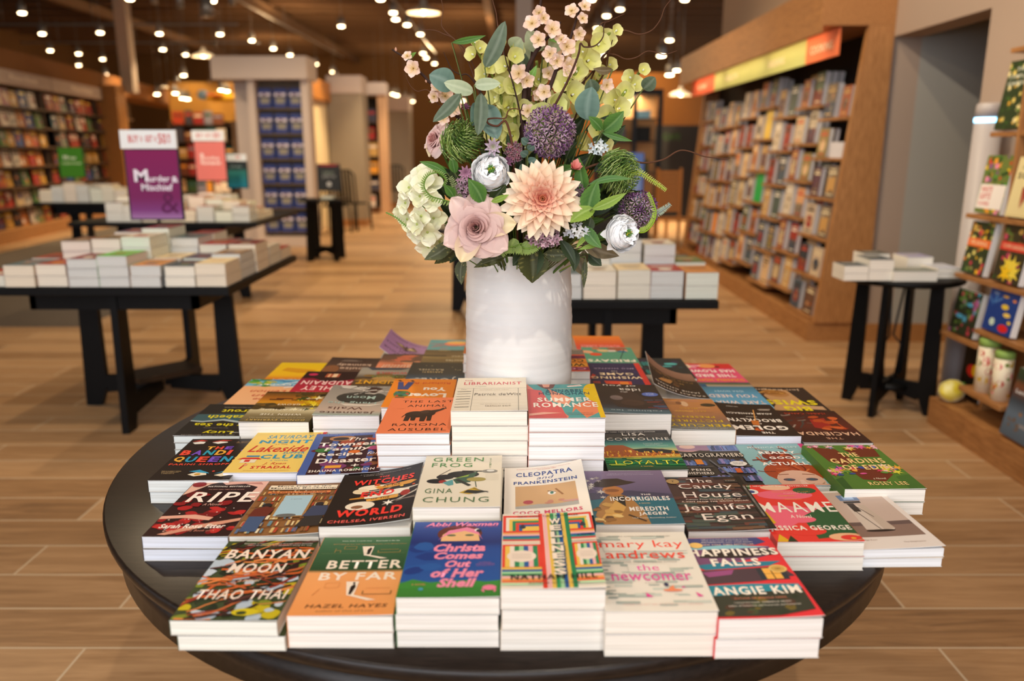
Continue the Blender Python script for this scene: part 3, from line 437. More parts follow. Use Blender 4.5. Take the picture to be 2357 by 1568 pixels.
C['elephant'] = ('ec7f52', [('t', 'THE LAST', .18, .85, .95, .915, '3a1f1a', .0), ('t', 'ANIMAL', .28, .72, .86, .785, '3a1f1a', .0), ('t', 'RAMONA', .17, .19, .93, .255, '3a1f1a', .0), ('t', 'AUSUBEL', .14, .065, .94, .13, '3a1f1a', .0), ('t', 'a novel', .14, .66, .24, .675, 'b0583a', 0), ('e', .45, .50, .16, .09, '35241f'), ('e', .60, .53, .13, .09, '3a2822'), ('p', [.30,.32,.37,.32,.39,.48,.31,.52], '35241f'), ('p', [.40,.33,.46,.33,.47,.48,.38,.48], '2a1c18'), ('p', [.53,.31,.60,.31,.62,.48,.52,.48], '35241f'), ('p', [.63,.32,.69,.32,.69,.48,.62,.46], '2a1c18'), ('p', [.66,.50,.78,.59,.85,.64,.82,.68,.80,.66,.78,.64,.62,.60], '3a2822'), ('l', .82,.67,.87,.66,.02,'3a2822'), ('l', .87,.66,.85,.70,.015,'3a2822'), ('e', .57, .56, .06, .05, '4a352c'), ('l', .30,.50,.26,.42,.012,'2a1c18'), ('t', 'a beautiful, inspiring novel about women, science', .2, .965, .85, .978, 'b0583a', 0)])
C['card'] = ('f1e4cd', [('t', 'THE', .10, .89, .22, .925, 'd4535f', .01), ('t', 'LIBRARIANIST', .10, .77, .93, .86, 'd4535f', .02), ('t', 'NATIONAL BESTSELLER', .42, .955, .9, .97, 'c9b89c', 0), ('l', 0,.655,1,.655,.004,'6a6258'), ('l', .25,0,.25,.655,.005,'4a443e'), ('l', .88,0,.88,.655,.005,'4a443e')]+[('l', .0,.58-.09*i,1,.58-.09*i,.003,'cfc0a6') for i in range(7)]+[('l', .03,.545-.075*i,.22,.555-.075*i+(.012 if i % 2 else 0),.009 if i % 3 else .014,'2a2622') for i in range(7)]+[('t', 'Patrick deWitt', .27, .43, .92, .50, '6a6258', -.005, .1), ('t', 'THE BESTSELLING AUTHOR OF', .37, .17, .78, .185, 'a08f78', 0), ('t', 'FRENCH EXIT', .44, .11, .78, .14, 'a08f78', .01), ('t', 'NUMBER ONE NEW', .34, .595, .75, .61, 'b8a88c', 0), ('t', 'a novel', .27, .70, .42, .72, '9ab09a', 0), ('t', 'No.', .08, .6, .16, .63, 'a09888', 0)])
C['romance'] = ('e98a72', [('p', [0,1,1,1,1,0,.55,0], '5aa7a5'), ('p', [.55,0,.62,.35,.95,.55,1,.2,.75,0], 'f08a62'), ('p', [0,.0,.5,.0,.45,.30,.28,.5,.2,.8,0,.85], 'd95a58'), ('p', [.3,.85,.62,.55,.55,.35,.35,.45], 'f0a080'), ('p', [.5,0,.64,.25,.75,0], '5aa7a5'), ('p', [.14,1,.42,1,.38,.88,.3,.83,.22,.88], '7d4a42'), ('p', [.22,1,.34,1,.32,.9,.24,.9], 'eda488'), ('e', .98, .72, .18, .30, 'f0c41c'), ('r', .93, 0, 1, .5, 'f0c41c'), ('p', [.58,.93,.78,.98,.82,.93,.6,.9], 'f6ece0'), ('l', .6,.95,.78,.95,.012,'d8483f'), ('p', [0,.12,.2,.16,.45,.14,.2,.1,0,.06], 'f3b098'), ('l', .3,.84,.9,.84,.01,'f4d9b0'),
    ('t', 'ANNABEL', .26, .74, .80, .825, '234a66', .0), ('t', 'MONAGHAN', .16, .655, .88, .735, '234a66', .0), ('t', 'SUMMER', .13, .45, .88, .57, 'fdf2e4', .03), ('t', 'ROMANCE', .07, .29, .95, .42, 'fdf2e4', .03), ('t', 'NORA GOES OFF SCRIPT', .5, .08, .85, .1, '8a5a4a', 0), ('t', 'bestselling author of', .5, .12, .85, .14, '8a5a4a', 0)])
C['coast'] = ([(0, '0f3022'), (.12, '17603a'), (.3, '1f7d58'), (.31, 'e9b43c'), (.45, 'd98a2c'), (.46, 'd9c77a'), (.55, '6ab09a'), (.7, '1d5f6a'), (.78, '241e1d'), (1, '2c2523')], [('p', [0,.52,.1,.60,.3,.60,.42,.50,.6,.48,.8,.50,1,.42,1,.36,0,.3], 'a8562c'), ('p', [.4,.49,.6,.52,.85,.48,1,.44,1,.38,.5,.42], '22262a'), ('n', 'book', 70, (0, .29, .95, .42), (.03, .06), ['f0b83a', 'e8902a', 'f6cf5c', 'b0662a', 'd07a2a']), ('n', 'bar', 24, (0, .1, 1, .27), (.04, .12), ['1a8a4a', '2a9a5a', '9ab03a', '0f5a3a']),
    ('t', 'NEW YORK TIMES BESTSELLING AUTHOR', .08, .93, .82, .95, WH, .02), ('t', 'LISA', .34, .84, .66, .91, WH, -.003), ('t', 'SCOTTOLINE', .03, .71, .96, .78, WH, -.003), ('t', 'Powerful, gripping', .58, .62, .84, .635, 'e0efe8', .01), ('t', 'unforgettable', .58, .595, .8, .61, 'e0efe8', .01), ('t', 'KRISTIN HANNAH', .6, .565, .9, .58, 'e0efe8', .01), ('t', 'LOYALTY', .12, .12, .95, .21, 'ecdf3a', -.002), ('t', 'A NOVEL', .42, .065, .58, .085, 'e8b03a', .01)])
C['maps'] = ('3c3430', [('e', .25, .93, .28, .10, 'd8a0a0'), ('r', 0, .86, .55, 1, 'a5809a'), ('e', .25, .96, .12, .05, 'f4c8b8'), ('r', .55, .84, 1, .99, '7a88b8')]+[('n', 'book', 30, b_, (.07, .12), ['5a74b0', '7a90c8', '4a5a90', '9a8ac0', '39456a']) for b_ in ((.58, .86, .95, .87), (.05, .48, .42, .5), (.55, .5, .95, .53), (.5, .3, .75, .34), (.2, .1, .6, .14), (.8, .28, .98, .32), (.75, .1, .98, .12))]+[('r', .24, .49, .34, .61, 'e8882a'), ('r', .72, .29, .8, .39, 'd8622a'), ('p', [0,.64,0,.72,.4,.84,.98,.74,.98,.68,.4,.76], '33291f'), ('t', 'CARTOGRAPHERS', .04, .67, .97, .76, 'f0e2d0', .01), ('l', .45,.6,.7,.0,.03,'6a6a70'), ('l', 0,.42,.45,.44,.03,'55504e'), ('l', .5,.46,1,.44,.03,'55504e'), ('r', .0, .22, .42, .40, '2a2320'), ('t', 'PENG', .12, .335, .38, .385, WH, .02), ('t', 'SHEPHERD', .02, .255, .40, .31, WH, .02), ('e', .82, .50, .12, .06, 'efe9e0'), ('t', 'BOOK CLUB', .75, .505, .89, .525, '3a3430', .02), ('t', 'FAVORITE', .76, .475, .88, .495, '3a3430', .02)])
C['redhead'] = ('8ab7bb', [('r', .925, 0, 1, 1, 'd8287a'), ('e', .48, .68, .22, .12, '7a2c1a'), ('e', .50, .56, .17, .08, '9c3a1f'), ('e', .52, .30, .40, .24, 'a8431f'), ('n', 'vine', 30, (.2, .25, .75, .85), (.15, .35), ['c0562a', '6a2014', 'd06a34', '8a2c18']), ('e', .52, .10, .31, .24, 'e0b29a'), ('p', [.2,0,.84,0,.84,.03,.2,.03], 'd8a590'), ('l', .28,.24,.42,.25,.02,'8a4a30'), ('l', .60,.25,.76,.23,.02,'8a4a30'), ('e', .37, .13, .08, .03, '5a4a58'), ('e', .67, .13, .08, .03, '5a4a58'), ('e', .37, .13, .03, .02, '3a5a6a'), ('e', .67, .13, .03, .02, '3a5a6a'), ('p', [.47,0,.5,.12,.55,.12,.58,0], 'eac2ae'),
    ('t', 'MONICA HEISEY', .14, .88, .88, .92, 'd3e6e6', .02), ('t', 'REALLY', .25, .735, .78, .80, 'fdf6ee', .045), ('t', 'GOOD,', .34, .595, .82, .665, 'fdf6ee', .045), ('t', 'ACTUALLY', .17, .455, .90, .53, 'fdf6ee', .045)]+[('t', ch, .945, .80-.032*i, .98, .82-.032*i, 'f6d0e0', .01) for i, ch in enumerate('NATIONALBESTSELLER')])
C['garden'] = ('4f7a2c', [('p', [.1,.95,.4,.9,.5,.6,.3,.5,.15,.6], '6d2c18'), ('p', [.3,.4,.6,.5,.8,.3,.6,.15,.35,.2], '6d2c18'), ('p', [.5,.9,.95,.95,.9,.7,.6,.7], '6d2c18'), ('p', [0,.2,.12,.25,.1,0,0,0], '2f5a24'), ('p', [.8,.25,1,.3,1,.0,.8,0], '3f6a28')]+[('n', 'star', 16, b_, (.04, .10), ['e0569a', 'f2b8c4', 'f0d8c8', 'c83a5a', 'e8a83a', '5a6ab0', 'd8d040', 'f080a8']) for b_ in ((.05, .90, .98, .99), (.0, .30, .38, .45), (.62, .34, .98, .50))]+[('n', 'blob', 12, (.05, .28, .98, .5), (.03, .06), ['5a8a3a', '3a4a90', 'e8a03a', 'e0569a']),
    ('t', 'THE', .38, .70, .62, .80, 'f3cf86', .035), ('t', 'GARDINS', .17, .545, .88, .66, 'f3cf86', .035), ('t', 'OF EDIN', .24, .40, .88, .51, 'f3cf86', .035), ('t', 'a Novel', .48, .19, .64, .225, 'f0e6c8', 0, .2), ('t', 'ROSEY LEE', .36, .07, .84, .14, 'f3cf86', .02)])
C['lucy'] = ('23211f', [('p', [0,.5,.2,.56,.5,.50,.8,.57,1,.53,1,.35,0,.30], '3a5a60'), ('p', [0,.52,.25,.60,.5,.54,.8,.60,1,.57,1,.54,.8,.56,.5,.49,.25,.55], 'a9b8b8'), ('t', 'Lucy', .16, .83, .62, .94, 'e6d81c', .02), ('t', 'by the Sea', .02, .60, .88, .72, 'e6d81c', .02), ('t', 'a novel', .02, .88, .2, .92, 'd8d4c8', .01), ('t', 'Elizabeth', .03, .37, .80, .48, 'e6d81c', .02), ('t', 'Strout', .10, .18, .68, .29, 'e6d81c', .02), ('t', 'WINNER OF THE PULITZER PRIZE', .1, .10, .7, .12, 'b8b4a8', .01), ('t', 'Elegant, riveting. Graceful, deceptively light', .3, .76, .68, .775, 'b8b4a8', 0), ('t', 'NEW YORK TIMES BESTSELLER', .1, .965, .9, .98, 'b8b4a8', 0)])
C['jessamine'] = ([(0, '3f3114'), (.25, 'b06a1e'), (.4, 'd8961f'), (.5, '5a4420'), (.62, 'd9caa0'), (.78, '8a7a55'), (1, '5c5138')], [('n', 'blob', 22, (0, .0, .45, .2), (.05, .12), ['4a3a14', '6a4a18', '2f2410']), ('n', 'bar', 7, (.2, .22, .8, .3), (.08, .15), ['5a2f14']), ('n', 'blob', 16, (.55, .42, 1, .6), (.05, .10), ['4a3a1a', '6a5228']), ('n', 'star', 16, (.02, .18, .38, .62), (.05, .12), ['e8c81c', 'f4dc4a', 'c8a014', 'f6ecc0', '3a4a1a']),
    ('t', 'DONNA EVERHART', .08, .92, .92, .965, 'f0c86a', .0), ('t', 'author of THE SAINTS OF SWALLOW HILL', .1, .87, .9, .888, 'e8d8a8', .0), ('t', 'WHEN THE', .18, .75, .78, .80, 'faf2dc', .0), ('t', 'JESSAMINE', .18, .59, .84, .65, 'faf2dc', .0), ('t', 'GROWS', .32, .43, .66, .48, 'faf2dc', .0)])
C['moon'] = ([(0, '8f8880'), (.5, 'a49a8e'), (.85, 'c4ac9a'), (1, '8fa39a')], [('e', .42, .42, .40, .20, '3b3935'), ('p', [.1,.2,.3,.05,.5,.12,.4,.28,.25,.3], 'c9beb2'), ('p', [.15,.1,.35,.02,.4,.2,.25,.25], '4a3029'), ('p', [.4,.02,.9,.0,.8,.1,.5,.15], 'd0c8bc'), ('n', 'vine', 14, (.0, .0, .6, .3), (.2, .5), ['6a645e', '2f2a28', 'd8d0c6'], .2), ('p', [.0,.62,.3,.66,.7,.63,.6,.70,.2,.70], 'ddd0bf'),
    ('t', 'Jeannette', .10, .86, .92, .95, '5a3028', -.006), ('t', 'Walls', .30, .74, .84, .82, '5a3028', -.006), ('t', 'Hang the', .14, .55, .90, .64, 'a9c0b6', .01), ('t', 'Moon', .20, .37, .66, .48, 'a9c0b6', .01), ('t', 'NEW YORK TIMES BESTSELLER', .1, .03, .55, .05, 'e0dcd4', 0)])
C['nobody'] = ('ef8a22', [('t', 'Nobody', .10, .90, .66, .99, 'fdf2e4', .04), ('t', 'that', .1, .84, .3, .885, 'fdf2e4', .03), ('t', 'Loves', .10, .52, .70, .66, 'fdf2e4', .05), ('t', 'You', .12, .31, .48, .44, 'fdf2e4', .05), ('t', 'Richard Roper', .08, .10, .95, .19, 'd8502a', .02), ('t', 'a novel by the', .5, .24, .7, .26, 'c8642a', 0), ('p', [.66,.12,.72,.40,.88,.40,.92,.12,.84,.12,.80,.30,.76,.12], '3f4a80'), ('e', .78, .55, .13, .10, '4a7a4a'), ('n', 'blob', 14, (.68, .47, .9, .63), (.02, .05), ['6a9a5a', '2f5a3a', 'd8422a', '3a6a8a']), ('r', .72, .66, .86, .72, '8a5a3a'), ('l', .68,.1,.72,.06,.04,'2a2230'), ('l', .88,.1,.92,.06,.04,'2a2230')])
C['idea'] = ([(0, '2a2120'), (.4, '2c201f'), (.7, '33292c'), (.86, '3b4450'), (.9, '55707c'), (1, '4d6a76')], [('p', [.15,.8,.4,.86,.75,.80,.85,.55,.6,.30,.45,.2,.3,.45,.22,.6], '3a2a26'), ('e', .72, .50, .10, .08, '7a6a68'), ('e', .50, .66, .18, .10, '4a342c'), ('n', 'bar', 10, (0, .55, .25, .85), (.05, .12), ['8a3a3a', '4a5a7a', '6a5a6a']), ('e', .16, .36, .13, .07, '5a72c0'), ('t', 'NOW A', .1, .37, .22, .385, 'dfe6f8', .01), ('t', 'MOVIE', .1, .33, .22, .355, 'dfe6f8', .01),
    ('t', 'idea', .28, .16, .62, .26, 'f3ece4', 0), ('t', 'the', .50, .275, .62, .31, 'f3ece4', 0), ('t', 'of you', .32, .02, .86, .10, 'f3ece4', 0), ('t', 'robinne lee', .12, .895, .88, .935, 'bcd0d4', .0)])
C['mercury'] = ([(0, 'c98a4e'), (.4, 'b57a4c'), (.72, '8a6552'), (.86, '77706a'), (1, '6f7370')], [('n', 'bar', 12, (0, .05, 1, .5), (.1, .2), ['d09a5c', 'a8744a', 'c2845a']), ('e', .53, .18, .06, .09, 'dcb48c'), ('e', .62, .15, .05, .05, '8a5a3a'), ('e', .14, .21, .13, .055, '3f3420'), ('t', 'MERCURY', .03, .83, .97, .91, 'e6c21a', .01), ('t', 'PICTURES', .10, .70, .94, .77, 'e6c21a', .01), ('t', 'PRESENTS', .18, .585, .88, .64, 'e6c21a', .01), ('t', 'ANTHONY', .24, .40, .76, .45, 'd8a23a', .01), ('t', 'MARRA', .36, .31, .66, .355, 'd8a23a', .01), ('t', 'A BEAUTIFUL, AUDACIOUS NOVEL OF WARTIME LOSS', .1, .93, .8, .945, 'd8d4cc', 0), ('t', 'NEW YORK TIMES BESTSELLER', .12, .955, .85, .97, 'd8d4cc', 0)])
C['golem'] = ('241512', [('t', 'THE', .36, .88, .56, .93, WH, .04), ('t', 'GOLEM', .08, .70, .95, .83, WH, .05), ('t', 'OF', .44, .62, .54, .66, WH, .03), ('t', 'BROOKLYN', .08, .49, .95, .59, WH, .04), ('t', 'a novel', .42, .42, .6, .45, WH, 0, .2), ('t', 'ADAM MANSBACH', .12, .30, .88, .35, WH, .03), ('p', [.45,.55,.58,.55,.60,.68,.50,.70], 'c8702a'), ('l', .5,.55,.38,.2,.02,'e0a050'), ('n', 'blob', 5, (.5, .78, .62, .9), (.02, .04), ['e0702a', 'c04a1a']), ('n', 'bar', 3, (.1, .16, .35, .24), (.08, .1), ['a89c90']), ('t', 'TEN SPEEDS', .6, .1, .8, .12, WH, .01)])
C['hacienda'] = ([(0, '2a0f0b'), (.25, '4a1710'), (.5, '5c2014'), (.75, '34120f'), (1, '2f1613')], [('n', 'vine', 12, (.5, .1, 1, .5), (.1, .3), ['7a6a60', '3f3a38', '9a8a80'], .6), ('p', [.3,.25,.55,.3,.6,.55,.45,.62,.32,.5], '9c2018'), ('n', 'blob', 12, (.05, .2, .5, .6), (.04, .1), ['8a2a14', 'b8481a', '5a1a10', 'd0602a']), ('l', .15,.6,.2,.3,.02,'c8501f'), ('t', 'THE', .36, .85, .60, .90, 'f0b898', .0), ('t', 'HACIENDA', .05, .69, .96, .79, 'f3c4a2', .02), ('t', 'ISABEL CANAS', .2, .08, .85, .13, 'c8442a', .01), ('t', 'NATIONAL BESTSELLER', .2, .95, .8, .97, '8a5a4a', 0)])
C['lemon'] = ([(0, '6ab0cc'), (.28, '7ab8d4'), (.30, 'f0b27e'), (1, 'f2b987')], [('n', 'blob', 12, (.6, .0, 1, .28), (.05, .12), ['3f8a3a', 'c8c030', '5aa040']), ('n', 'vine', 10, (0, .05, .6, .28), (.2, .4), ['3a78b0', 'e8f0f4'], 0), ('t', 'Lemon', .2, .45, .8, .56, 'c8402a', 0, .3), ('t', 'Fan', .3, .62, .7, .72, 'c8402a', 0, .3), ('t', 'the', .4, .76, .62, .84, 'c8402a', 0, .3), ('t', 'PEOPLE', .1, .2, .8, .25, 'f4f0e0', .02)])
C['audrain'] = ([(0, '2a1212'), (.2, '33141a'), (.4, 'a01f3a'), (1, 'c82f40')], [('p', [0,0,1,0,1,.30,.8,.28,.6,.42,.3,.4,0,.3], '2c1516'), ('r', .38, .10, .62, .25, 'b0583a'), ('r', .42, .10, .5, .25, 'f0c8a0'), ('r', .54, .10, .58, .25, 'e8a87a'), ('e', .85, .14, .08, .05, 'c8305a'), ('t', 'ASHLEY', .08, .62, .86, .78, 'f6cdc8', .03), ('t', 'AUDRAIN', .08, .40, .93, .56, 'f6cdc8', .03), ('t', 'THE WHISPERS', .08, .85, .9, .95, 'f6cdc8', .03)])
C['incident'] = ([(0, '99948a'), (.25, 'a39a8a'), (.45, '4a3a2a'), (1, '6a5030')], [('n', 'blob', 10, (.2, .25, .9, .6), (.1, .2), ['8a6a3a', '5a4424', 'c89a5a']), ('p', [.1,.0,.9,.0,.8,.12,.3,.10], '3f4450'), ('t', 'SWINDLE', .1, .20, .7, .28, 'd8484a', .02), ('t', 'CAROLINA', .2, .36, .75, .44, '7a9a4a', .02), ('t', 'INCIDENT', .04, .55, .94, .70, 'f0b02a', .04)])
C['jokes'] = ([(0, '2c2a26'), (.5, '2f3336'), (.7, '345068'), (1, '3a6080')], [('t', 'JOKES', .15, .62, .85, .88, 'e8e4dc', -.004), ('e', .80, .78, .17, .08, 'd8d4cc'), ('e', .80, .78, .15, .065, '2f4458'), ('t', 'SARVERTI', .40, .40, .75, .46, 'e8c88a', .01), ('t', 'RACHEL', .4, .30, .85, .36, 'e8d4b0', .01), ('n', 'dot', 6, (.1, .1, .9, .4), (.01, .02), ['c8b890'])])
C['yellow'] = ([(0, 'e8c41c'), (.6, 'f0bc1c'), (.8, 'd9782a'), (1, 'c8602a')], [('p', [.2,.35,.8,.25,.85,.4,.5,.5,.3,.48], 'd99a1a'), ('t', 'DIRECT', .1, .78, .9, .88, 'e8c8b0', .01)])
C['kennedy'] = ([(0, '3b2c28'), (.5, '5a4238'), (1, '6a4c3c')], [('e', .85, .6, .15, .2, '8a5a3a'), ('t', 'louise', .2, .48, .7, .60, 'd8b8a0', .02), ('t', 'kennedy', .15, .28, .8, .42, 'e0c0a8', .02), ('n', 'bar', 3, (.3, .1, .7, .2), (.1, .2), ['7a6a60'])])
C['sunset'] = ([(0, '4a3a34'), (.35, '8a5a44'), (.5, 'e88a64'), (1, 'f0a27a')], [('n', 'blob', 10, (.1, .1, .9, .5), (.1, .2), ['c8684a', '6a4a3a', 'e0946a']), ('t', 'Beautiful', .1, .55, .9, .75, 'f6d8c0', 0, .2)])
C['field'] = ([(0, '5c4c30'), (.4, '8a7348'), (1, '4a3c26')], [('n', 'bar', 18, (0, 0, 1, 1), (.1, .3), ['7a6440', '9a8452', '4a3c24']), ('t', 'Stories', .1, .5, .5, .6, 'e8d8b8', .02), ('t', 'NATIONAL BESTSELLER', .05, .3, .4, .36, 'e8d8b8', .02)])
C['bee'] = ('a97fae', [('t', 'NOTES', .06, .85, .68, .93, '2f1f2c', .02), ('t', 'ON YOUR', .30, .74, .95, .81, '2f1f2c', .02), ('t', 'SUDDEN', .12, .62, .60, .68, '2f1f2c', .02), ('t', 'DISAPPEARANCE', .06, .5, .95, .57, '2f1f2c', .01), ('p', [.25,.42,.5,.5,.78,.36,.62,.30,.5,.40,.36,.24], '6a5240'), ('p', [.28,.40,.48,.45,.42,.32], 'd8c090'), ('p', [.55,.42,.74,.36,.62,.33], 'd8c090'), ('l', .5,.55,.5,.3,.03,'4a3a30'), ('t', 'ALISON ESPACH', .08, .08, .92, .14, '5a3f58', .01)])
C['teal'] = ('5fa3aa', [('e', .35, .25, .3, .12, 'f08a6a'), ('e', .35, .17, .25, .08, 'f6bc5a'), ('n', 'vine', 8, (.3, .2, .9, .5), (.2, .4), ['c85a5a', '8a4a4a'], .5), ('t', 'LOVE AT', .2, .62, .75, .72, '2f4a58', .02), ('t', 'SUMMER', .15, .78, .8, .88, '2f4a58', .02), ('e', .12, .2, .05, .04, '4a2a2a')])
C['wishing'] = ('2c2450', [('n', 'star', 12, (0, .1, 1, .9), (.02, .05), ['6a4a8a', '4a3a7a', 'd8486a']), ('r', 0, 0, .10, 1, 'd8382f'), ('p', [.3,.80,.75,.78,.72,.99,.32,.99], 'd8482f'), ('r', .36, .82, .5, .97, 'e8862f'), ('r', .82, .8, .94, 1, 'a83a3a'), ('p', [.85,.55,.92,.7,.97,.68,.9,.5], 'd8382f'), ('t', 'THE', .45, .36, .56, .39, WH, 0), ('t', 'WISHING', .08, .60, .94, .70, 'f6e0b8', .03), ('t', 'GAME', .20, .45, .78, .55, 'f6e0b8', .03), ('t', 'MEG SHAFFER', .15, .24, .85, .28, 'c8b8d8', .01)])
C['porcelain'] = ([(0, '9a7460'), (.3, '8a6450'), (.34, '33251c'), (1, '241b16')], [('n', 'blob', 9, (.2, .35, .8, .7), (.05, .1), ['4a3420', '6a4a2c', '33261c']), ('p', [.45,.45,.75,.6,.85,.72,.6,.68], 'b8824a'), ('t', 'PORCELAIN', .1, .38, .95, .44, '8a6a3a', .01), ('t', 'MOON', .3, .5, .7, .56, '8a6a3a', .01), ('t', 'JANIE CHANG', .10, .77, .92, .83, 'e8ddd0', .01), ('t', 'SARAH JOHN', .05, .88, .9, .94, 'e8ddd0', .01)])
C['take'] = ([(0, '35555a'), (.1, '6a6a44'), (.14, 'c8b090'), (.2, '3f7a96'), (.5, '5aa0c8'), (1, '6ab4dc')], [('t', 'TAKE WHAT', .06, .74, .95, .86, 'f3ddd8', .03), ('t', 'YOU NEED', .10, .50, .90, .62, 'f3ddd8', .03), ('t', 'IDRA NOVEY', .25, .34, .75, .41, 'bfe0ee', .01), ('r', .8, .08, .96, .2, '2a5a80')])
C['swiss'] = ('2f211c', [('p', [.35,.1,.7,.15,.85,.35,.8,.7,.95,.9,.6,.95,.35,.8,.3,.5], 'c89a6a'), ('e', .58, .28, .2, .12, 'b8824a'), ('e', .62, .22, .22, .10, 'a8702f'), ('n', 'vine', 10, (.4, .1, .8, .3), (.1, .3), ['d8a24a', '8a5a2a'], .3), ('p', [.05,.75,.4,.7,.35,.85,.05,.88], 'c8a078'), ('t', 'Jen Beagin', .10, .06, .88, .14, 'e8c8a8', .01), ('t', 'BIG', .28, .76, .72, .94, 'f0dc1c', .05), ('t', 'SWISS', .08, .52, .95, .70, 'f0dc1c', .05)])
C['bird'] = ('e8507c', [('p', [0,0,1,0,1,.22,0,.25], 'd8302f'), ('e', .5, .12, .18, .10, 'f0a05a'), ('e', .9, .14, .1, .1, 'f6d8b8'), ('e', .3, .16, .05, .03, '2a1a18'), ('n', 'blob', 4, (.5, .1, .8, .2), (.04, .08), ['f080a0', 'f6b0c0']), ('t', 'HAS FLOWN', .05, .30, .95, .44, 'fdeee6', .05), ('t', 'THIS BIRD', .12, .52, .88, .66, 'fdeee6', .05), ('t', 'SUSANNA HOFFS', .04, .73, .96, .85, 'f0a02a', .04), ('e', .3, .93, .2, .04, '4a2a28')])
C['fridays'] = ('58a184', [('n', 'blob', 12, (.1, .05, .9, .3), (.06, .14), ['e8683a', 'f0b08a', '3a7a9a', 'e8c890', 'a85a3a', 'f0d8d0']), ('e', .75, .38, .12, .08, 'e8542f'), ('l', .15,.1,.35,.7,.02,'2f4a4a'), ('t', 'SUMMER', .05, .82, .95, .93, 'fdf6e4', .05), ('t', 'FRIDAYS', .05, .64, .95, .76, 'fdf6e4', .05)])
C['figure'] = ('24292c', [('n', 'blob', 14, (0, 0, 1, 1), (.05, .12), ['2f4a54', '1a2024', '3a3050']), ('e', .3, .3, .14, .05, '58c0c0'), ('e', .4, .42, .1, .04, '4aa8a8'), ('t', '88', .75, .2, .9, .4, '3aa0a0', .02), ('t', '28', .75, .6, .9, .8, '3aa0a0', .02)])
C['cowboy'] = ('d8552f', [('r', 0, 0, 1, .25, '7a746c'), ('n', 'vine', 8, (0, 0, .7, .25), (.3, .6), ['b8b0a4', '4a4640'], 0), ('r', 0, .3, 1, .45, '6a2048'), ('r', 0, .45, 1, .62, 'e8942f'), ('r', 0, .64, 1, .8, 'f0a83a'), ('r', 0, .82, 1, .95, '8a2458'), ('t', 'COWBOY', .05, .47, .95, .60, K, .03), ('t', 'WHISPER', .05, .66, .95, .78, K, .03), ('t', 'COLOR', .05, .84, .95, .93, 'e8a0c0', .02)])
C['redorange'] = ([(0, 'f08a2a'), (.5, 'e8602f'), (.7, 'e0503f'), (1, 'e86a6a')], [('t', 'HOWEVER SUMMER', .1, .55, .9, .75, 'f6a0a0', .02)])
C['orange'] = ('e8893a', [('r', .85, 0, 1, 1, 'c86a28')])
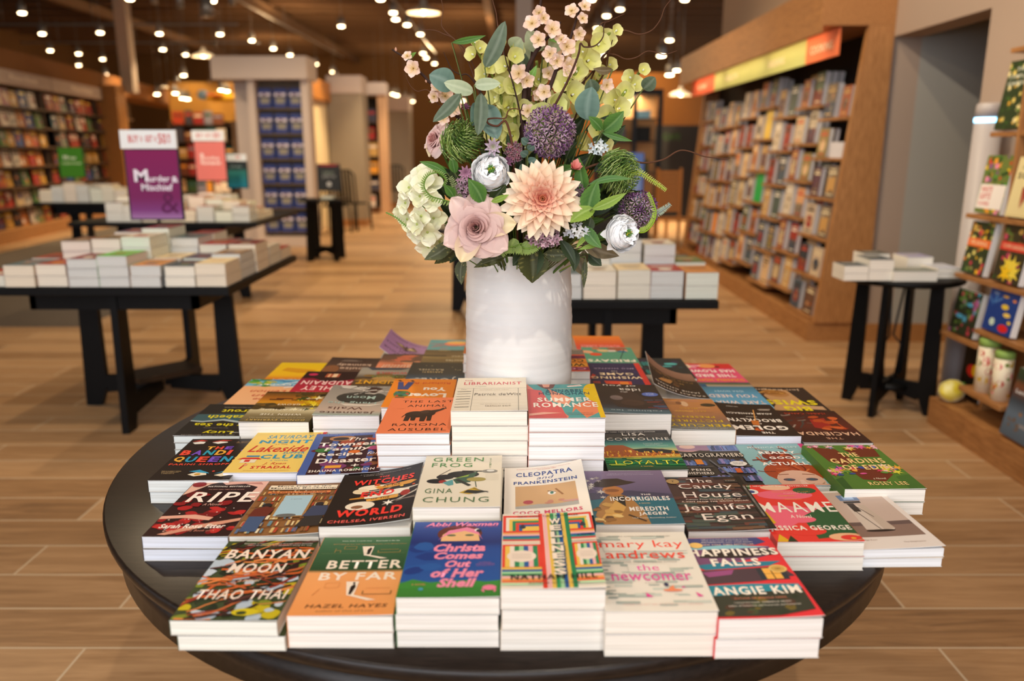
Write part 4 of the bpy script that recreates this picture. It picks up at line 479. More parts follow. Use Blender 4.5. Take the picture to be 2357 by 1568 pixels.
# ================================================================ the stacks on the round table
# design, what the top cover looks like, left px, right px, y px of the near top edge, distance of the near edge, copies, turned round?, cover lift (foot, head), turn in degrees, page tint
ST = [
 ('banyan', 'paperback with tangled orange roots and white capitals on its cover', 392, 642, 1430, .880, 2, 0, (.03, .02), -1.0, 'ebe9dd'),
 ('better', 'paperback split dark green over orange with two small open doors', 660, 905, 1418, .885, 2, 0, .03, 0, 'efe7dc'),
 ('crab', 'blue paperback with a pink haired face peeking and pink lettering', 915, 1148, 1376, .886, 3, 0, .03, 0, 'ece4da'),
 ('stripes', 'paperback with rainbow stripes and vertical white block letters', 1155, 1395, 1356, .880, 3, 0, (.05, .09), 0, 'ebe3d8'),
 ('waves', 'pale paperback with fine grey waves and red and pink lowercase letters', 1395, 1655, 1408, .868, 2, 0, .02, 0, 'ece2d4'),
 ('falls', 'red edged paperback with torn landscape strips and white capitals', 1656, 1890, 1424, .864, 2, 0, (.06, .02), 1.2, 'ece4dc'),
 ('ripe', 'dark paperback showing split pomegranate seeds', 327, 527, 1236, 1.104, 2, 0, .02, -.6, 'dfe1ea'),
 ('bookshop', 'brown paperback with two drawn readers before bookshelves', 527, 735, 1235, 1.104, 2, 0, (.10, .02), 0, 'ebe7dc'),
 ('witches', 'black paperback with red capitals and a pale moth like ornament', 733, 945, 1213, 1.104, 3, 0, (.20, .30), 0, 'ede6dc'),
 ('frog', 'cream paperback with green thin capitals and a black insect drawing', 950, 1152, 1168, 1.105, 4, 0, .02, 0, 'eee6da'),
 ('cleo', 'white paperback with a sideways painted face and blue capitals', 1160, 1366, 1200, 1.105, 3, 0, (.16, .26), 0, 'eee4d8'),
 ('hat', 'purple and teal paperback with a woman in a wide black hat', 1372, 1578, 1208, 1.106, 3, 0, .03, 0, 'ede4da'),
 ('candy', 'dark striped paperback with large thin white letters and a gold seal', 1585, 1788, 1224, 1.106, 2, 0, (.08, .02), 0, 'ece2dd'),
 ('maame', 'red, pink and green cut paper paperback with heavy white capitals', 1790, 1992, 1248, 1.075, 2, 0, .02, 0, 'ebe3d6'),
 ('tower', 'pale grey paperback with a photograph of a small white tower', 1986, 2158, 1263, 1.085, 2, 0, (.06, .05), 2.5, 'e9eaec'),
 ('bandit', 'black paperback with rainbow capitals between two pairs of eyes', 337, 530, 1106, 1.305, 2, 0, .02, 0, 'e5e6e2'),
 ('lake', 'yellow paperback with blue and red lettering and a red spine strip', 512, 695, 1088, 1.325, 2, 0, .02, 0, 'e6e4ea'),
 ('townsend', 'blue and maroon paperback covered in drawn food with white lettering', 672, 868, 1092, 1.30, 3, 0, (.05, .04), 3.5, 'eceaea'),
 ('elephant', 'orange paperback with a dark elephant and black capitals', 865, 1035, 998, 1.322, 6, 0, .02, 0, 'efeeee'),
 ('card', 'cream paperback drawn like a library card with red capitals', 1038, 1215, 946, 1.325, 6, 0, .02, 0, 'f1e9dc'),
 ('romance', 'teal, coral and yellow paperback with bold white title letters', 1218, 1395, 963, 1.318, 6, 0, .02, 0, 'eeeae8'),
 ('coast', 'paperback with a golden harbour town under a green sky', 1400, 1585, 1083, 1.318, 2, 0, (.02, .02), 0, 'ece0d6'),
 ('maps', 'dark paperback with drawn shelves of blue books and a white sticker', 1592, 1768, 1122, 1.318, 1, 0, .02, 0, 'ece4da'),
 ('redhead', 'pale blue paperback with red curly hair and a pink edge strip', 1764, 1940, 1119, 1.318, 1, 0, .03, 0, 'ece4da'),
 ('garden', 'green paperback with bright flowers and yellow capitals', 1945, 2133, 1126, 1.262, 2, 0, .02, 0, 'efe8dd'),
 ('lucy', 'dark paperback turned round with big yellow rounded lettering', 398, 552, 1004, 1.53, 3, 1, .02, 0, 'e2e6e2'),
 ('jessamine', 'thick golden brown paperback turned round with yellow flowers', 547, 710, 972, 1.53, 2, 1, .02, 0, 'eee8e0'),
 ('moon', 'grey paperback turned round with a reclining figure and thin letters', 718, 872, 957, 1.53, 3, 1, (.05, .03), 0, 'ece8e4'),
 ('nobody', 'orange paperback turned round with blue legs and white letters', 876, 1035, 939, 1.535, 4, 1, .02, 0, 'efece8'),
 ('idea', 'dark brown paperback turned round with a blue oval sticker', 1390, 1546, 953, 1.535, 2, 1, .06, 0, 'ece4da'),
 ('mercury', 'tan paperback turned round with yellow capitals', 1545, 1694, 990, 1.535, 1, 1, .04, 0, 'efe8dc'),
 ('golem', 'black paperback turned round with white slab letters and a match', 1695, 1845, 1004, 1.53, 1, 1, (.10, .02), 0, 'e6e4ee'),
 ('hacienda', 'dark red paperback turned round with pale orange capitals', 1850, 2010, 1020, 1.53, 1, 1, .02, 0, 'ece4da'),
 ('lemon', 'peach and blue paperback turned round with red script', 508, 664, 932, 1.745, 1, 1, .02, 0, 'e8e4dc'),
 ('audrain', 'red and black paperback turned round with pink capitals', 652, 806, 912, 1.745, 2, 1, .02, 0, 'e8e4dc'),
 ('incident', 'grey and brown paperback turned round with yellow capitals', 793, 945, 902, 1.745, 2, 1, .02, 0, 'e8e4dc'),
 ('jokes', 'dark blue paperback turned round with large thin white letters', 925, 1065, 889, 1.745, 2, 1, .02, 0, 'ece8e4'),
 ('wishing', 'purple paperback turned round with cream title and red ribbons', 1360, 1502, 890, 1.747, 2, 1, .02, 0, 'e8e4dc'),
 ('porcelain', 'brown paperback turned round with its cover sprung wide open', 1497, 1635, 918, 1.745, 1, 1, (.95, .55), 0, 'd9d2ca'),
 ('take', 'sky blue paperback turned round with pale pink capitals', 1638, 1784, 939, 1.745, 1, 1, .02, 0, 'ece4da'),
 ('swiss', 'brown paperback turned round with big yellow letters', 1777, 1920, 952, 1.75, 1, 1, .04, 0, 'ece4da'),
 ('yellow', 'bright yellow paperback turned round at the rear of the table', 596, 728, 884, 1.955, 1, 1, .02, 0, 'e8e4dc'),
 ('kennedy', 'dark brown paperback turned round with lowercase pink letters', 725, 852, 872, 1.958, 1, 1, .05, 0, 'e8e4dc'),
 ('sunset', 'paperback turned round with a salmon coloured sunset', 855, 978, 862, 1.96, 1, 1, .02, 0, 'e8e4dc'),
 ('field', 'olive brown paperback turned round beside the vase', 972, 1066, 852, 1.96, 2, 1, .03, 0, 'e8e4dc'),
 ('fridays', 'green paperback turned round with a bather and white capitals', 1352, 1478, 845, 1.96, 3, 1, .02, 0, 'e8e4dc'),
 ('figure', 'dark paperback turned round with turquoise shapes', 1485, 1604, 872, 1.96, 1, 1, .02, 0, 'e8e4dc'),
 ('bird', 'pink paperback turned round with bold white capitals', 1602, 1728, 886, 1.962, 1, 1, .03, 1.0, 'efeae4'),
 ('bee', 'lilac paperback turned round with its cover curling up', 864, 978, 838, 2.17, 1, 1, (.85, .75), 0, 'd8d2c8'),
 ('teal', 'teal paperback turned round with a pink and yellow flower', 976, 1080, 822, 2.172, 2, 1, .02, 0, 'ece8e0'),
 ('redorange', 'red and orange paperback turned round at the rear of the table', 1330, 1446, 812, 2.172, 3, 1, .02, 0, 'ece8e0'),
 ('cowboy', 'paperback turned round with red, purple and orange bands', 1230, 1357, 855, 1.765, 6, 1, (.06, .03), 0, 'e9e1d6'),
 ('orange', 'plain orange paperback mostly hidden behind the white vase', 1066, 1196, 815, 1.765, 7, 1, .02, 0, 'e9e4dc'),
]
SN = dict(banyan='orange root', better='green over orange', crab='blue pink-haired', stripes='rainbow striped', waves='pale grey waves', falls='red edged landscape', ripe='pomegranate seed', bookshop='bookshelf drawing', witches='black moth ornament', frog='cream green-lettered', cleo='sideways painted face', hat='wide black hat', candy='dark striped gold seal', maame='red cut paper', tower='pale grey tower photograph', bandit='black rainbow-lettered', lake='yellow blue-lettered', townsend='maroon food drawing', elephant='orange elephant', card='library card', romance='teal and coral', coast='golden harbour', garden='green flowery', lucy='yellow-lettered dark', jessamine='golden brown flowery', moon='grey reclining figure', nobody='orange blue-legged', idea='dark brown blue-stickered', audrain='red and black pink-lettered', incident='grey and brown', jokes='dark blue thin-lettered', wishing='purple red-ribboned', field='olive brown', fridays='green bather', teal='teal flower', redorange='red and orange', cowboy='red, purple and orange banded', orange='plain orange')
ORD = ['', 'second', 'third', 'fourth', 'fifth', 'sixth', 'seventh', 'eighth']
GRP = 'paperbacks stacked on the round display table'
random.seed(3)
for key, desc, xl, xr, yp, Y0, n, rot, curl, rdeg, tint in ST:
    A = aty(xl, yp, Y0); B = aty(xr, yp, Y0); w = min(max(B.x-A.x, .128), .142); xc = (A.x+B.x)/2
    z = max(A.z-TZ, .012*n); T = z/n; L = .206
    base, ops = C[key]; sd = sum(map(ord, key))
    ms = book_meshes(w, L, T-.0007, base, ops, curl, page=tint, seed=sd)
    top = book_thing(ms, desc, (xc, Y0+L/2, TZ+z-T+.0004), rot*PI+math.radians(rdeg), GRP)
    if n > 1:
        lo = book_meshes(w, L, T-.0007, base if isinstance(base, str) else base, (), .0, page=tint, seed=sd)
        proto = None
        for k in range(n-1):
            pos = (xc+random.uniform(-.0015, .0015)+(.008 if key == 'banyan' else 0), Y0+L/2+random.uniform(-.001, .0012), TZ+.0004+T*(n-2-k))
            if proto is None: o = proto = book_thing(lo, 'paperback', pos, rot*PI+math.radians(rdeg), GRP)
            else: o = copy_tree(proto); o.location = pos
            o.rotation_euler.z = rot*PI+math.radians(rdeg*.5+random.uniform(-.4, .4))
            sn = SN.get(key, key)
            o['label'] = 'paperback directly under the %s one, mostly its pages showing' % sn if n == 2 else '%s paperback from the top in the %s stack' % (ORD[k+2] if k+2 < len(ORD) else 'lowest', sn)
            if n > 2 and k == 0: o['label'] = 'paperback lying directly below the top of the %s stack' % sn
            if n > 2 and k == n-2: o['label'] = 'paperback at the very bottom of the %s stack' % sn
# ================================================================ tall white vase
def vase():
    t = thing('vase', 'tall white ribbed ceramic vase filled with flowers on the round table', 'vase', (.014, 1.643, TZ+.0005))
    H = .405; prof = [(0, 0), (.102, 0), (.108, .006)]
    for i in range(90):
        z = .01+i*(H-.02)/90; r = .1085+.0006*sin(i*.45)+.0003*sin(i*1.7)+.003*sin(PI*z/H)-.003*(z/H)**3; prof.append((r, z))
    prof += [(.105, H-.004), (.103, H), (.100, H-.004), (.098, .2), (.094, .03), (0, .025)]
    def _cer(nt, b):
        v = coords(nt, (16, 16, 130)); n = N(nt, 'ShaderNodeTexNoise', Scale=1.0, Detail=4, Roughness=.6); nt.links.new(v, n.inputs['Vector'])
        v2 = coords(nt, (260, 260, 260)); n2 = N(nt, 'ShaderNodeTexNoise', Scale=1.0, Detail=2); nt.links.new(v2, n2.inputs['Vector'])
        a = N(nt, 'ShaderNodeMath', operation='MULTIPLY_ADD'); nt.links.new(n2.outputs[0], a.inputs[0]); a.inputs[1].default_value = .35; nt.links.new(n.outputs[0], a.inputs[2]); bump(nt, b, a.outputs[0], .25, .0015)
    b = MB(); b.lathe(prof, 'e6e4e1', mat('white_ceramic', 'e0deda', .55, .3, build=_cer), n=96, caps=False, wob=lambda a, z: .004*sin(3*a+z*9)); b.build('body', t)
    b = MB(); b.lathe([(0, .30), (.097, .30), (.097, .335), (0, .345)], '2c3a22', n=32, caps=False, m=mat('green_moss', '26301c', .95, .1)); b.build('moss', t)
vase()
# ================================================================ the bouquet: every stem is a thing of its own standing in the vase
def _pet(nt, b):
    a = nt.nodes.new('ShaderNodeVertexColor'); a.layer_name = 'Col'; tr = nt.nodes.new('ShaderNodeBsdfTranslucent'); mx = nt.nodes.new('ShaderNodeMixShader'); mx.inputs[0].default_value = .22
    nt.links.new(a.outputs[0], b.inputs['Base Color']); nt.links.new(a.outputs[0], tr.inputs[0]); out = nt.nodes['Material Output']
    nt.links.new(b.outputs[0], mx.inputs[1]); nt.links.new(tr.outputs[0], mx.inputs[2]); nt.links.new(mx.outputs[0], out.inputs[0])
M_PETAL = mat('silk_petal', rough=.75, spec=.2, build=_pet)
M_WHITE = mat('white_silk', rough=.7, spec=.2, attr=True)
M_LEAF = mat('silk_leaf', rough=.5, spec=.35, build=_pet)
M_TWIG = mat('twig_bark', rough=.8, spec=.2, attr=True)
MOUTH = Vector((.014, 1.64, 1.125))
FR = random.Random(12)
def mouth(c):   # each stem enters the vase on its own side, so stems fan out instead of crossing
    return Vector((.014+max(-.08, min(.08, (c.x-.014)*.32))+FR.uniform(-.006, .006), 1.643+max(-.085, min(.07, (c.y-1.55)*.6))+FR.uniform(-.008, .008), 1.125))
def frame(zdir, up=(0, 0, 1)):
    Z = Vector(zdir).normalized(); X = Vector(up).cross(Z)
    if X.length < 1e-4: X = Vector((1, 0, 0))
    X.normalize(); Y = Z.cross(X); return Matrix((X, Y, Z)).transposed().to_4x4()
def ppm(Y, py=400): r = ray(1178, py); return (Y/r[1])/FPX      # metres per photo pixel at distance Y
def stem_part(t, c, rad=.0022, col='4f6a2a', bow=.02, name='stem', m=None):
    """from the bloom (local origin) down into the vase"""
    a = Vector((0, 0, 0)); e = mouth(c)-c; mid = a.lerp(e, .5)+Vector((0, .03, bow))
    P = [a.lerp(mid, q).lerp(mid.lerp(e, q), q) for q in [i/10 for i in range(11)]]
    b = MB(); b.tube(P, rad, col, m or M_TWIG, 6); return b.build(name, t)
def petal(b, M, L, Wd, cup=.25, curl=.3, c0='ffffff', c1='ffffff', point=.5, base=.25, r0=.0, el=.6, az=0, nu=6, nv=7, fold=.0, rag=0, m=None, mid=.55):
    """a petal growing from the axis of M: el = elevation from the flat, az = turn, cup = sideways bowl, curl = roll back of the tip"""
    jit = FR.uniform(-.12, .12)
    def f(u, v):
        s = v; w = (sin(PI*min(max(s**(mid*1.25), 0), 1))**(.6+point*.6)*(1-base)+base*(1-s)**.5*(1 if s < .98 else .9))*Wd/2
        if s > .999: w = Wd*.02
        x = (u*2-1)*w; el_ = el-curl*s*s*1.6; d = s*L
        h = sin(el)*d-curl*d*s*.5+cup*(x*x)/(Wd/2)*1.2+rag*sin(u*9+az*3)*s*Wd*.06; o = r0+cos(el)*d*(1+curl*.1*s)
        z = h+fold*abs(u-.5)*2*w
        return M @ Vector((cos(az)*o-sin(az)*x, sin(az)*o+cos(az)*x, z))
    C0, C1 = hx(c0), hx(c1)
    b.grid(f, nu, nv, m or M_PETAL, lambda u, v: mixc(C0, C1, min(1, v*1.15+jit*v)))
def leafgeo(b, base, tip, w, n, c0, c1, curl=.12, fold=.25, roundish=False, vein=None, nu=6, nv=12, m=None, serr=0, fleck=None):
    A, T = Vector(base), Vector(tip); D = T-A; Ln = D.length; d = D/Ln; N_ = (Vector(n)-d*Vector(n).dot(d)).normalized(); S = d.cross(N_)
    k = FR.uniform(-.08, .08); C0, C1 = hx(c0), hx(c1); cv = hx(vein) if vein else mixc(C1, 'ffffff', .05)
    def f(u, v):
        ww = (sin(PI*v**.85)**(.62 if roundish else .95))*w/2*(1+serr*.06*sin(v*60))
        x = (u*2-1)*ww; return A+d*(Ln*v)+S*(x+k*Ln*sin(PI*v))+N_*(curl*Ln*(v*(1-v)*1.2-.25*v*v)+fold*abs(x)*.6)
    cl = hx(fleck) if fleck else None
    b.grid(f, nu, nv, m or M_LEAF, lambda u, v: cl if fleck and FR.random() < .05 else cv if abs(u-.5) < .01 and nu > 4 else mixc(C0, C1, min(1, abs(u-.5)*1.2+.3*v+.1*(1+sin(abs(u-.5)*40-v*45)))))
def P3(px, py, Y): return aty(px, py, Y)
CAMV = Vector((0, 0, CH))
def toward(c, jx=.25): return (CAMV-c).normalized()+Vector((FR.uniform(-jx, jx), FR.uniform(-jx, jx)*.4, FR.uniform(-jx, jx)))
def flower(name, label, cat, px, py, Y, dirn=None, group=None):
    c = P3(px, py, Y); t = thing(name, label, cat, c, 0, group); return t, c, frame(dirn if dirn is not None else (CAMV-c))
# ---- dahlia
t, c, M = flower('dahlia', 'large pale peach dahlia with coral centre at the front of the bouquet', 'flower', 1249, 458, 1.385, (-.02, -1, .12))
b = MB(); Rr = 92*ppm(1.385)
for L_i, (n, r, el, Lr, wd, c0, c1) in enumerate(((15, 0, .05, 1.0, .34, 'f0b48c', 'fbe9cf'), (15, 0, .22, .93, .33, 'f2a884', 'fbe6c8'), (14, 0, .42, .82, .32, 'f09c7c', 'fae2c2'), (13, 0, .62, .68, .29, 'ee8a70', 'f9dabb'), (11, 0, .85, .52, .26, 'ec7666', 'f6cfb0'), (9, 0, 1.08, .38, .22, 'e86258', 'f3bd9e'), (7, 0, 1.3, .27, .18, 'e4564e', 'f0ad8c'), (5, 0, 1.42, .2, .14, 'e05a4a', 'f2c08a'))):
    for k in range(n):
        petal(b, M, Rr*Lr*FR.uniform(.9, 1.1), Rr*wd*FR.uniform(1.05, 1.35), .75, FR.uniform(.1, .34)-.02*L_i, c0, c1, .12, .34, r0=.002*(8-L_i)*.3, el=el+FR.uniform(-.06, .06), az=2*PI*(k+.5*(L_i % 2))/n+FR.uniform(-.06, .06), nu=6, nv=8)
b.build('petals', t)
b = MB(); b.lathe([(0, -.018), (.012, -.014), (.016, -.004), (.006, .0)], '5a7a30', M_LEAF, n=12, caps=False); b.xform(M); b.build('calyx', t); stem_part(t, c, .003)
# ---- roses
def rose(label, px, py, Y, dirn, Rpx, c0, c1, c2, open_=1.0):
    t, c, M = flower('rose', label, 'flower', px, py, Y, dirn); Rr = Rpx*ppm(Y); b = MB()
    # heart: tight rolled petals, then ever wider ones
    nL = 34; az = 0
    for k in range(nL):
        q = k/(nL-1); az += 2.25+FR.uniform(-.15, .15); rad = Rr*(.05+.68*q**1.3); hgt = Rr*(.66-.46*q)*(.85+.15*min(1, q*4)); span = 2.4-1.15*q; lip = Rr*(.02+.26*q**1.5); tw = FR.uniform(-.1, .1)
        ca, cb = mixc(c2, c0, q), mixc(c0, c1, q)
        def f(u, v, az=az, rad=rad, hgt=hgt, span=span, lip=lip, q=q):
            a = az+(u-.5)*span; e = 1-.35*abs(2*u-1)**3; s = v
            r = rad*(.35+.65*s**.6)+lip*(max(0, s-.6)/.4)**1.6*(1.1-.7*q*abs(2*u-1)**2)+Rr*.025*sin(u*5+az)*s
            z = -Rr*.12+hgt*s*e-(lip*.75)*(max(0, s-.7)/.3)**2
            return M @ Vector((r*cos(a), r*sin(a), z))
        b.grid(f, 12, 12, M_PETAL, lambda u, v, ca=ca, cb=cb: mixc(ca, cb, v**1.5))
    for k in range(6):
        petal(b, M @ Matrix.Translation((0, 0, -Rr*.14)), Rr*FR.uniform(.85, .98)*open_, Rr*FR.uniform(.75, .95), .6, FR.uniform(.28, .45), mixc(c0, c1, .3), c1 if k % 4 else 'f1dfb4', .02, .6, r0=Rr*.16, el=FR.uniform(.2, .4), az=2*PI*k/6+FR.uniform(.1, .5), nu=10, nv=9, rag=.8, mid=.95)
    b.build('petals', t)
    b = MB()
    for k in range(5): petal(b, M @ Matrix.Translation((0, 0, -Rr*.14)), Rr*.5, Rr*.18, .2, .3, '4a6a2a', '5f8038', el=-.2, az=k*1.256, m=M_LEAF)
    b.build('calyx', t); stem_part(t, c, .003)
rose('open dusty pink rose low at the front over the vase rim', 1096, 524, 1.375, (-.12, -1, .28), 84, 'c99a94', 'ecd2c8', 'b07a72')
rose('half hidden pale pink rose in profile at the upper rim of the bouquet', 1003, 322, 1.50, (-.75, -.55, .35), 46, 'd49a94', 'f2dbd4', 'c07a74', .85)
# ---- ranunculus
def ranun(label, px, py, Y, dirn, Rpx):
    t, c, M = flower('ranunculus', label, 'flower', px, py, Y, dirn); Rr = Rpx*ppm(Y); b = MB(); n = 64; az = 0
    for k in range(n):
        q = k/(n-1); az += 2.4+FR.uniform(-.2, .2); top = 1.15-1.75*q; span = FR.uniform(.8, 1.3)+.4*q; jt = FR.uniform(-.09, .09); R_ = Rr*(.84+.14*q)*FR.uniform(.985, 1.015); off = .0015*q
        def f(u, v, az=az, q=q, jt=jt, span=span):
            a = az+(u-.5)*span; lo = -.95; v = 1-v; e = lo+(top_(q)+jt-lo)*v*(1-.10*abs(2*u-1)**2.5); v = 1-v; rr = R_*(1+.13*max(0,.22-v)/.22*(1+.5*sin(u*7+az)))
            return M @ Vector((rr*cos(e)*cos(a), rr*cos(e)*sin(a), rr*sin(e)*.85))
        top_ = lambda q: 1.38-1.25*q
        b.grid(f, 7, 9, M_WHITE, lambda u, v, q=q: mixc('ffffff', 'f2eee6', .4 if .1 < v < .3 else 0))  # slightly darker band paints the shade beneath each petal rim
    for k in range(26): petal(b, M @ Matrix.Translation((0, 0, Rr*(.42-.004*k))), Rr*(.38+.012*k), Rr*.5, .5, -.2, 'fbfaf6', 'ffffff', .05, .5, r0=Rr*(.10+.011*k), el=1.25-.012*k, az=k*2.4, nu=5, nv=5, m=M_WHITE)
    for k in range(3): petal(b, M, Rr*1.0, Rr*.9, .5, .1, 'f2efe9', 'faf8f4', .1, .5, r0=Rr*.25, el=-.35, az=PI+k*.9, nu=8, nv=7)
    b.build('petals', t)
    b = MB(); b.lathe([(0, Rr*.80), (Rr*.14, Rr*.78), (Rr*.2, Rr*.66), (Rr*.22, Rr*.55), (0, Rr*.5)][::-1], '5f8f3a', M_LEAF, n=14, caps=False)
    for k in range(16): a = k*2.4; r = Rr*.05*math.sqrt(k); b.tube([(r*cos(a), r*sin(a), Rr*.74), (r*1.15*cos(a), r*1.15*sin(a), Rr*.88)], Rr*.035, '6fa048' if k % 4 else 'd8c83a', M_LEAF, 5)
    b.xform(M); b.build('centre', t); stem_part(t, c, .0025)
ranun('round white ranunculus above the dusty pink rose', 1129, 398, 1.40, (.08, -1, .32), 41); ranun('round white ranunculus facing away low by the purple allium', 1429, 537, 1.41, (.55, -1, .12), 40)
# ---- cream hydrangea: florets of four petals over a dome
def hyd(label, name, px, py, Y, spots, c0, c1, cat='flower', pr=24, cen='b9c46a'):
    t, c, _ = flower(name, label, cat, px, py, Y); k1 = ppm(Y)
    for (x, y, dy, dx_, dz_) in spots:
        fc = P3(px+x, py+y, Y+dy)-c; M = Matrix.Translation(fc) @ frame((dx_, -1, dz_)); b = MB(); s = pr*k1*FR.uniform(.85, 1.15)
        for q in range(4): petal(b, M, s, s*1.15, .25, FR.uniform(-.1, .2), mixc(c0, cen, .35), c1 if FR.random() < .6 else c0, .05, .35, el=FR.uniform(.1, .5), az=q*PI/2+FR.uniform(-.2, .2), nu=7, nv=6, rag=.8, mid=.8)
        b.lathe([(0, .003), (.0022, .002), (.0025, 0)], cen, M_LEAF, n=8, caps=False); n0 = len(b.v)-24
        for i in range(n0, len(b.v)): b.v[i] = tuple(M @ Vector(b.v[i]))
        b.build('floret', t)
    stem_part(t, c, .003, '6a8a3a')
hyd('cream hydrangea head bulging out low on the aisle side of the bouquet', 'hydrangea', 972, 472, 1.47, [(-30, -40, 0, -.6, .5), (0, -70, .01, -.3, .8), (22, -48, -.01, 0, .5), (-38, -5, 0, -.9, .1), (-5, -20, -.02, -.4, .2), (24, -10, -.02, 0, .1), (-34, 32, .0, -.9, -.2), (-2, 25, -.02, -.3, -.1), (26, 30, -.01, .1, -.2), (-14, 66, .0, -.5, -.6), (12, 62, -.01, -.1, -.6), (14, 96, .01, -.2, -.9), (-12, 44, -.02, -.6, -.3), (4, -52, -.02, -.3, .5), (-46, 20, .02, -1, -.1), (40, 84, .02, 0, -.5)], 'eeebc4', 'f8f4da', pr=31)
# ---- bell stems: yellow green bells along a stalk
def bells(label, pts, Y0, Y1, sizes, spread=18, c0='ccca62', c1='e9e5a2', group=None):
    c = P3(pts[0][0], pts[0][1], Y0); t = thing('bell_flower_stem', label, 'flower', c); n = len(pts); W_ = [P3(x, y, Y0+(Y1-Y0)*i/(n-1))-c for i, (x, y) in enumerate(pts)]
    mq = mouth(c)-c; b = MB(); b.tube([W_[0]+(mq-W_[0])*q for q in (1, .66, .33)]+W_, .0028, '7d8a3a', M_TWIG, 6); b.build('stem', t)
    tot = len(sizes)
    for i, s in enumerate(sizes):
        f = i/max(tot-1, 1)*(n-1); j = min(int(f), n-2); p = W_[j].lerp(W_[j+1], f-j); a = i*2.2; sp = spread*ppm(Y0)
        dv = Vector((cos(a)*1.0, -.45+.7*sin(a*1.7), .15*sin(a))); p = p+Vector((dv.x*sp*.8, dv.y*sp*.6, 0)); M = Matrix.Translation(p) @ frame(Vector((dv.x*.7, -.75+.3*dv.y, .25)))
        b = MB(); S = s*ppm(Y0); ru = FR.uniform(0, 6)
        b.grid(lambda u, v: M @ Vector((S*(.12+.88*v**.8)*(1+.05*sin(5*2*PI*u+ru)*v)*cos(2*PI*u), S*(.12+.88*v**.8)*(1+.05*sin(5*2*PI*u+ru)*v)*sin(2*PI*u), S*.75*v**1.6-S*.25+S*.07*sin(7*2*PI*u+ru)*v)), 20, 6, M_PETAL, lambda u, v: mixc(c0, c1, v))
        b.lathe([(0, .004), (.0018, .003), (.002, -.001)], 'eeeedd', M_PETAL, n=7, caps=False); n0 = len(b.v)-21
        for k in range(n0, len(b.v)): b.v[k] = tuple(M @ Vector((b.v[k][0], b.v[k][1], b.v[k][2]-S*.1)))
        b.build('bell', t)
bells('yellow green bell stem leaning out over the grey green leaves', [(1195, 330), (1170, 240), (1140, 185), (1112, 140), (1088, 98)], 1.52, 1.55, [24, 25, 26, 25, 24, 24, 22, 22, 20, 20, 17, 15, 12], 20)
bells('upright yellow green bell stem behind the long leaf', [(1190, 340), (1185, 270), (1182, 200), (1180, 140), (1178, 100)], 1.50, 1.52, [25, 26, 25, 24, 26, 24, 22, 21, 19, 17, 14], 24)
bells('tall yellow green bell stem reaching towards the ceiling spotlights', [(1270, 300), (1295, 240), (1318, 180), (1350, 125), (1385, 92), (1408, 72)], 1.48, 1.53, [26, 25, 28, 28, 27, 26, 26, 24, 24, 22, 17, 14], 20)
bells('yellow green bell stem on the cafe side, tipped by one round leaf', [(1375, 330), (1400, 270), (1425, 230), (1450, 195), (1475, 162)], 1.50, 1.56, [22, 24, 25, 24, 24, 22, 20, 18, 15], 16)
bells('short yellow green bell cluster above the big purple allium', [(1240, 330), (1245, 275), (1265, 245)], 1.45, 1.47, [24, 24, 26, 24], 18, 'c4c860', 'dfe094')
bells('pale bell stem filling the gap behind the pink blossoms', [(1225, 330), (1232, 250), (1240, 190), (1235, 140)], 1.54, 1.56, [24, 25, 24, 24, 22, 22, 20, 18], 26)
bells('yellow green bell stem behind the round blue green leaf', [(1320, 330), (1345, 250), (1372, 190), (1390, 150)], 1.56, 1.58, [22, 24, 24, 22, 20, 18, 16], 20)
bells('low bell stem between the long grey leaves and the dark branch', [(1150, 340), (1150, 280), (1155, 240), (1150, 200)], 1.50, 1.52, [24, 25, 24, 24, 22, 20], 22)
# ---- alliums: balls of small purple stars
def allium(label, px, py, Y, Rpx, n=120):
    t, c, M0 = flower('allium', label, 'flower', px, py, Y); Rr = Rpx*ppm(Y); b = MB(); g = (1+5**.5)/2
    for i in range(n):
        z = 1-2*(i+.5)/n; a = 2*PI*i/g; d = Vector((math.sqrt(1-z*z)*cos(a), math.sqrt(1-z*z)*sin(a), z)); R_ = Rr*FR.uniform(.86, 1.04); b.tube([d*Rr*.1, d*R_], .0006, '6f7a4a', M_TWIG, 4)
        M = Matrix.Translation(d*R_) @ frame(d); s = Rr*.27*FR.uniform(.8, 1.2); cc = FR.choice(['a07a9c', 'b592b4', '87588a', 'c2a6b4', 'a88a90']); ph = FR.uniform(0, 1)
        for q in range(6):
            aq = q*PI/3+ph; u = Vector((cos(aq), sin(aq), 0)); v = Vector((-sin(aq), cos(aq), 0))
            b.add([M @ (u*s*.1), M @ (u*s*.6+v*s*.14+Vector((0, 0, s*.1))), M @ (u*s+Vector((0, 0, s*.3))), M @ (u*s*.6-v*s*.14+Vector((0, 0, s*.1)))], [(0, 1, 2, 3)], cc, M_PETAL)
        b.tube([M @ Vector((0, 0, 0)), M @ Vector((0, 0, s*.35))], s*.12, '5f3a62', M_PETAL, 5)
    b.build('flower_ball', t); stem_part(t, c, .0028, '6a7f3a')
allium('large round purple allium in the upper middle of the bouquet', 1267, 303, 1.42, 55, 150); allium('round purple allium on the cafe side beside the curled fern', 1470, 487, 1.47, 44, 120)
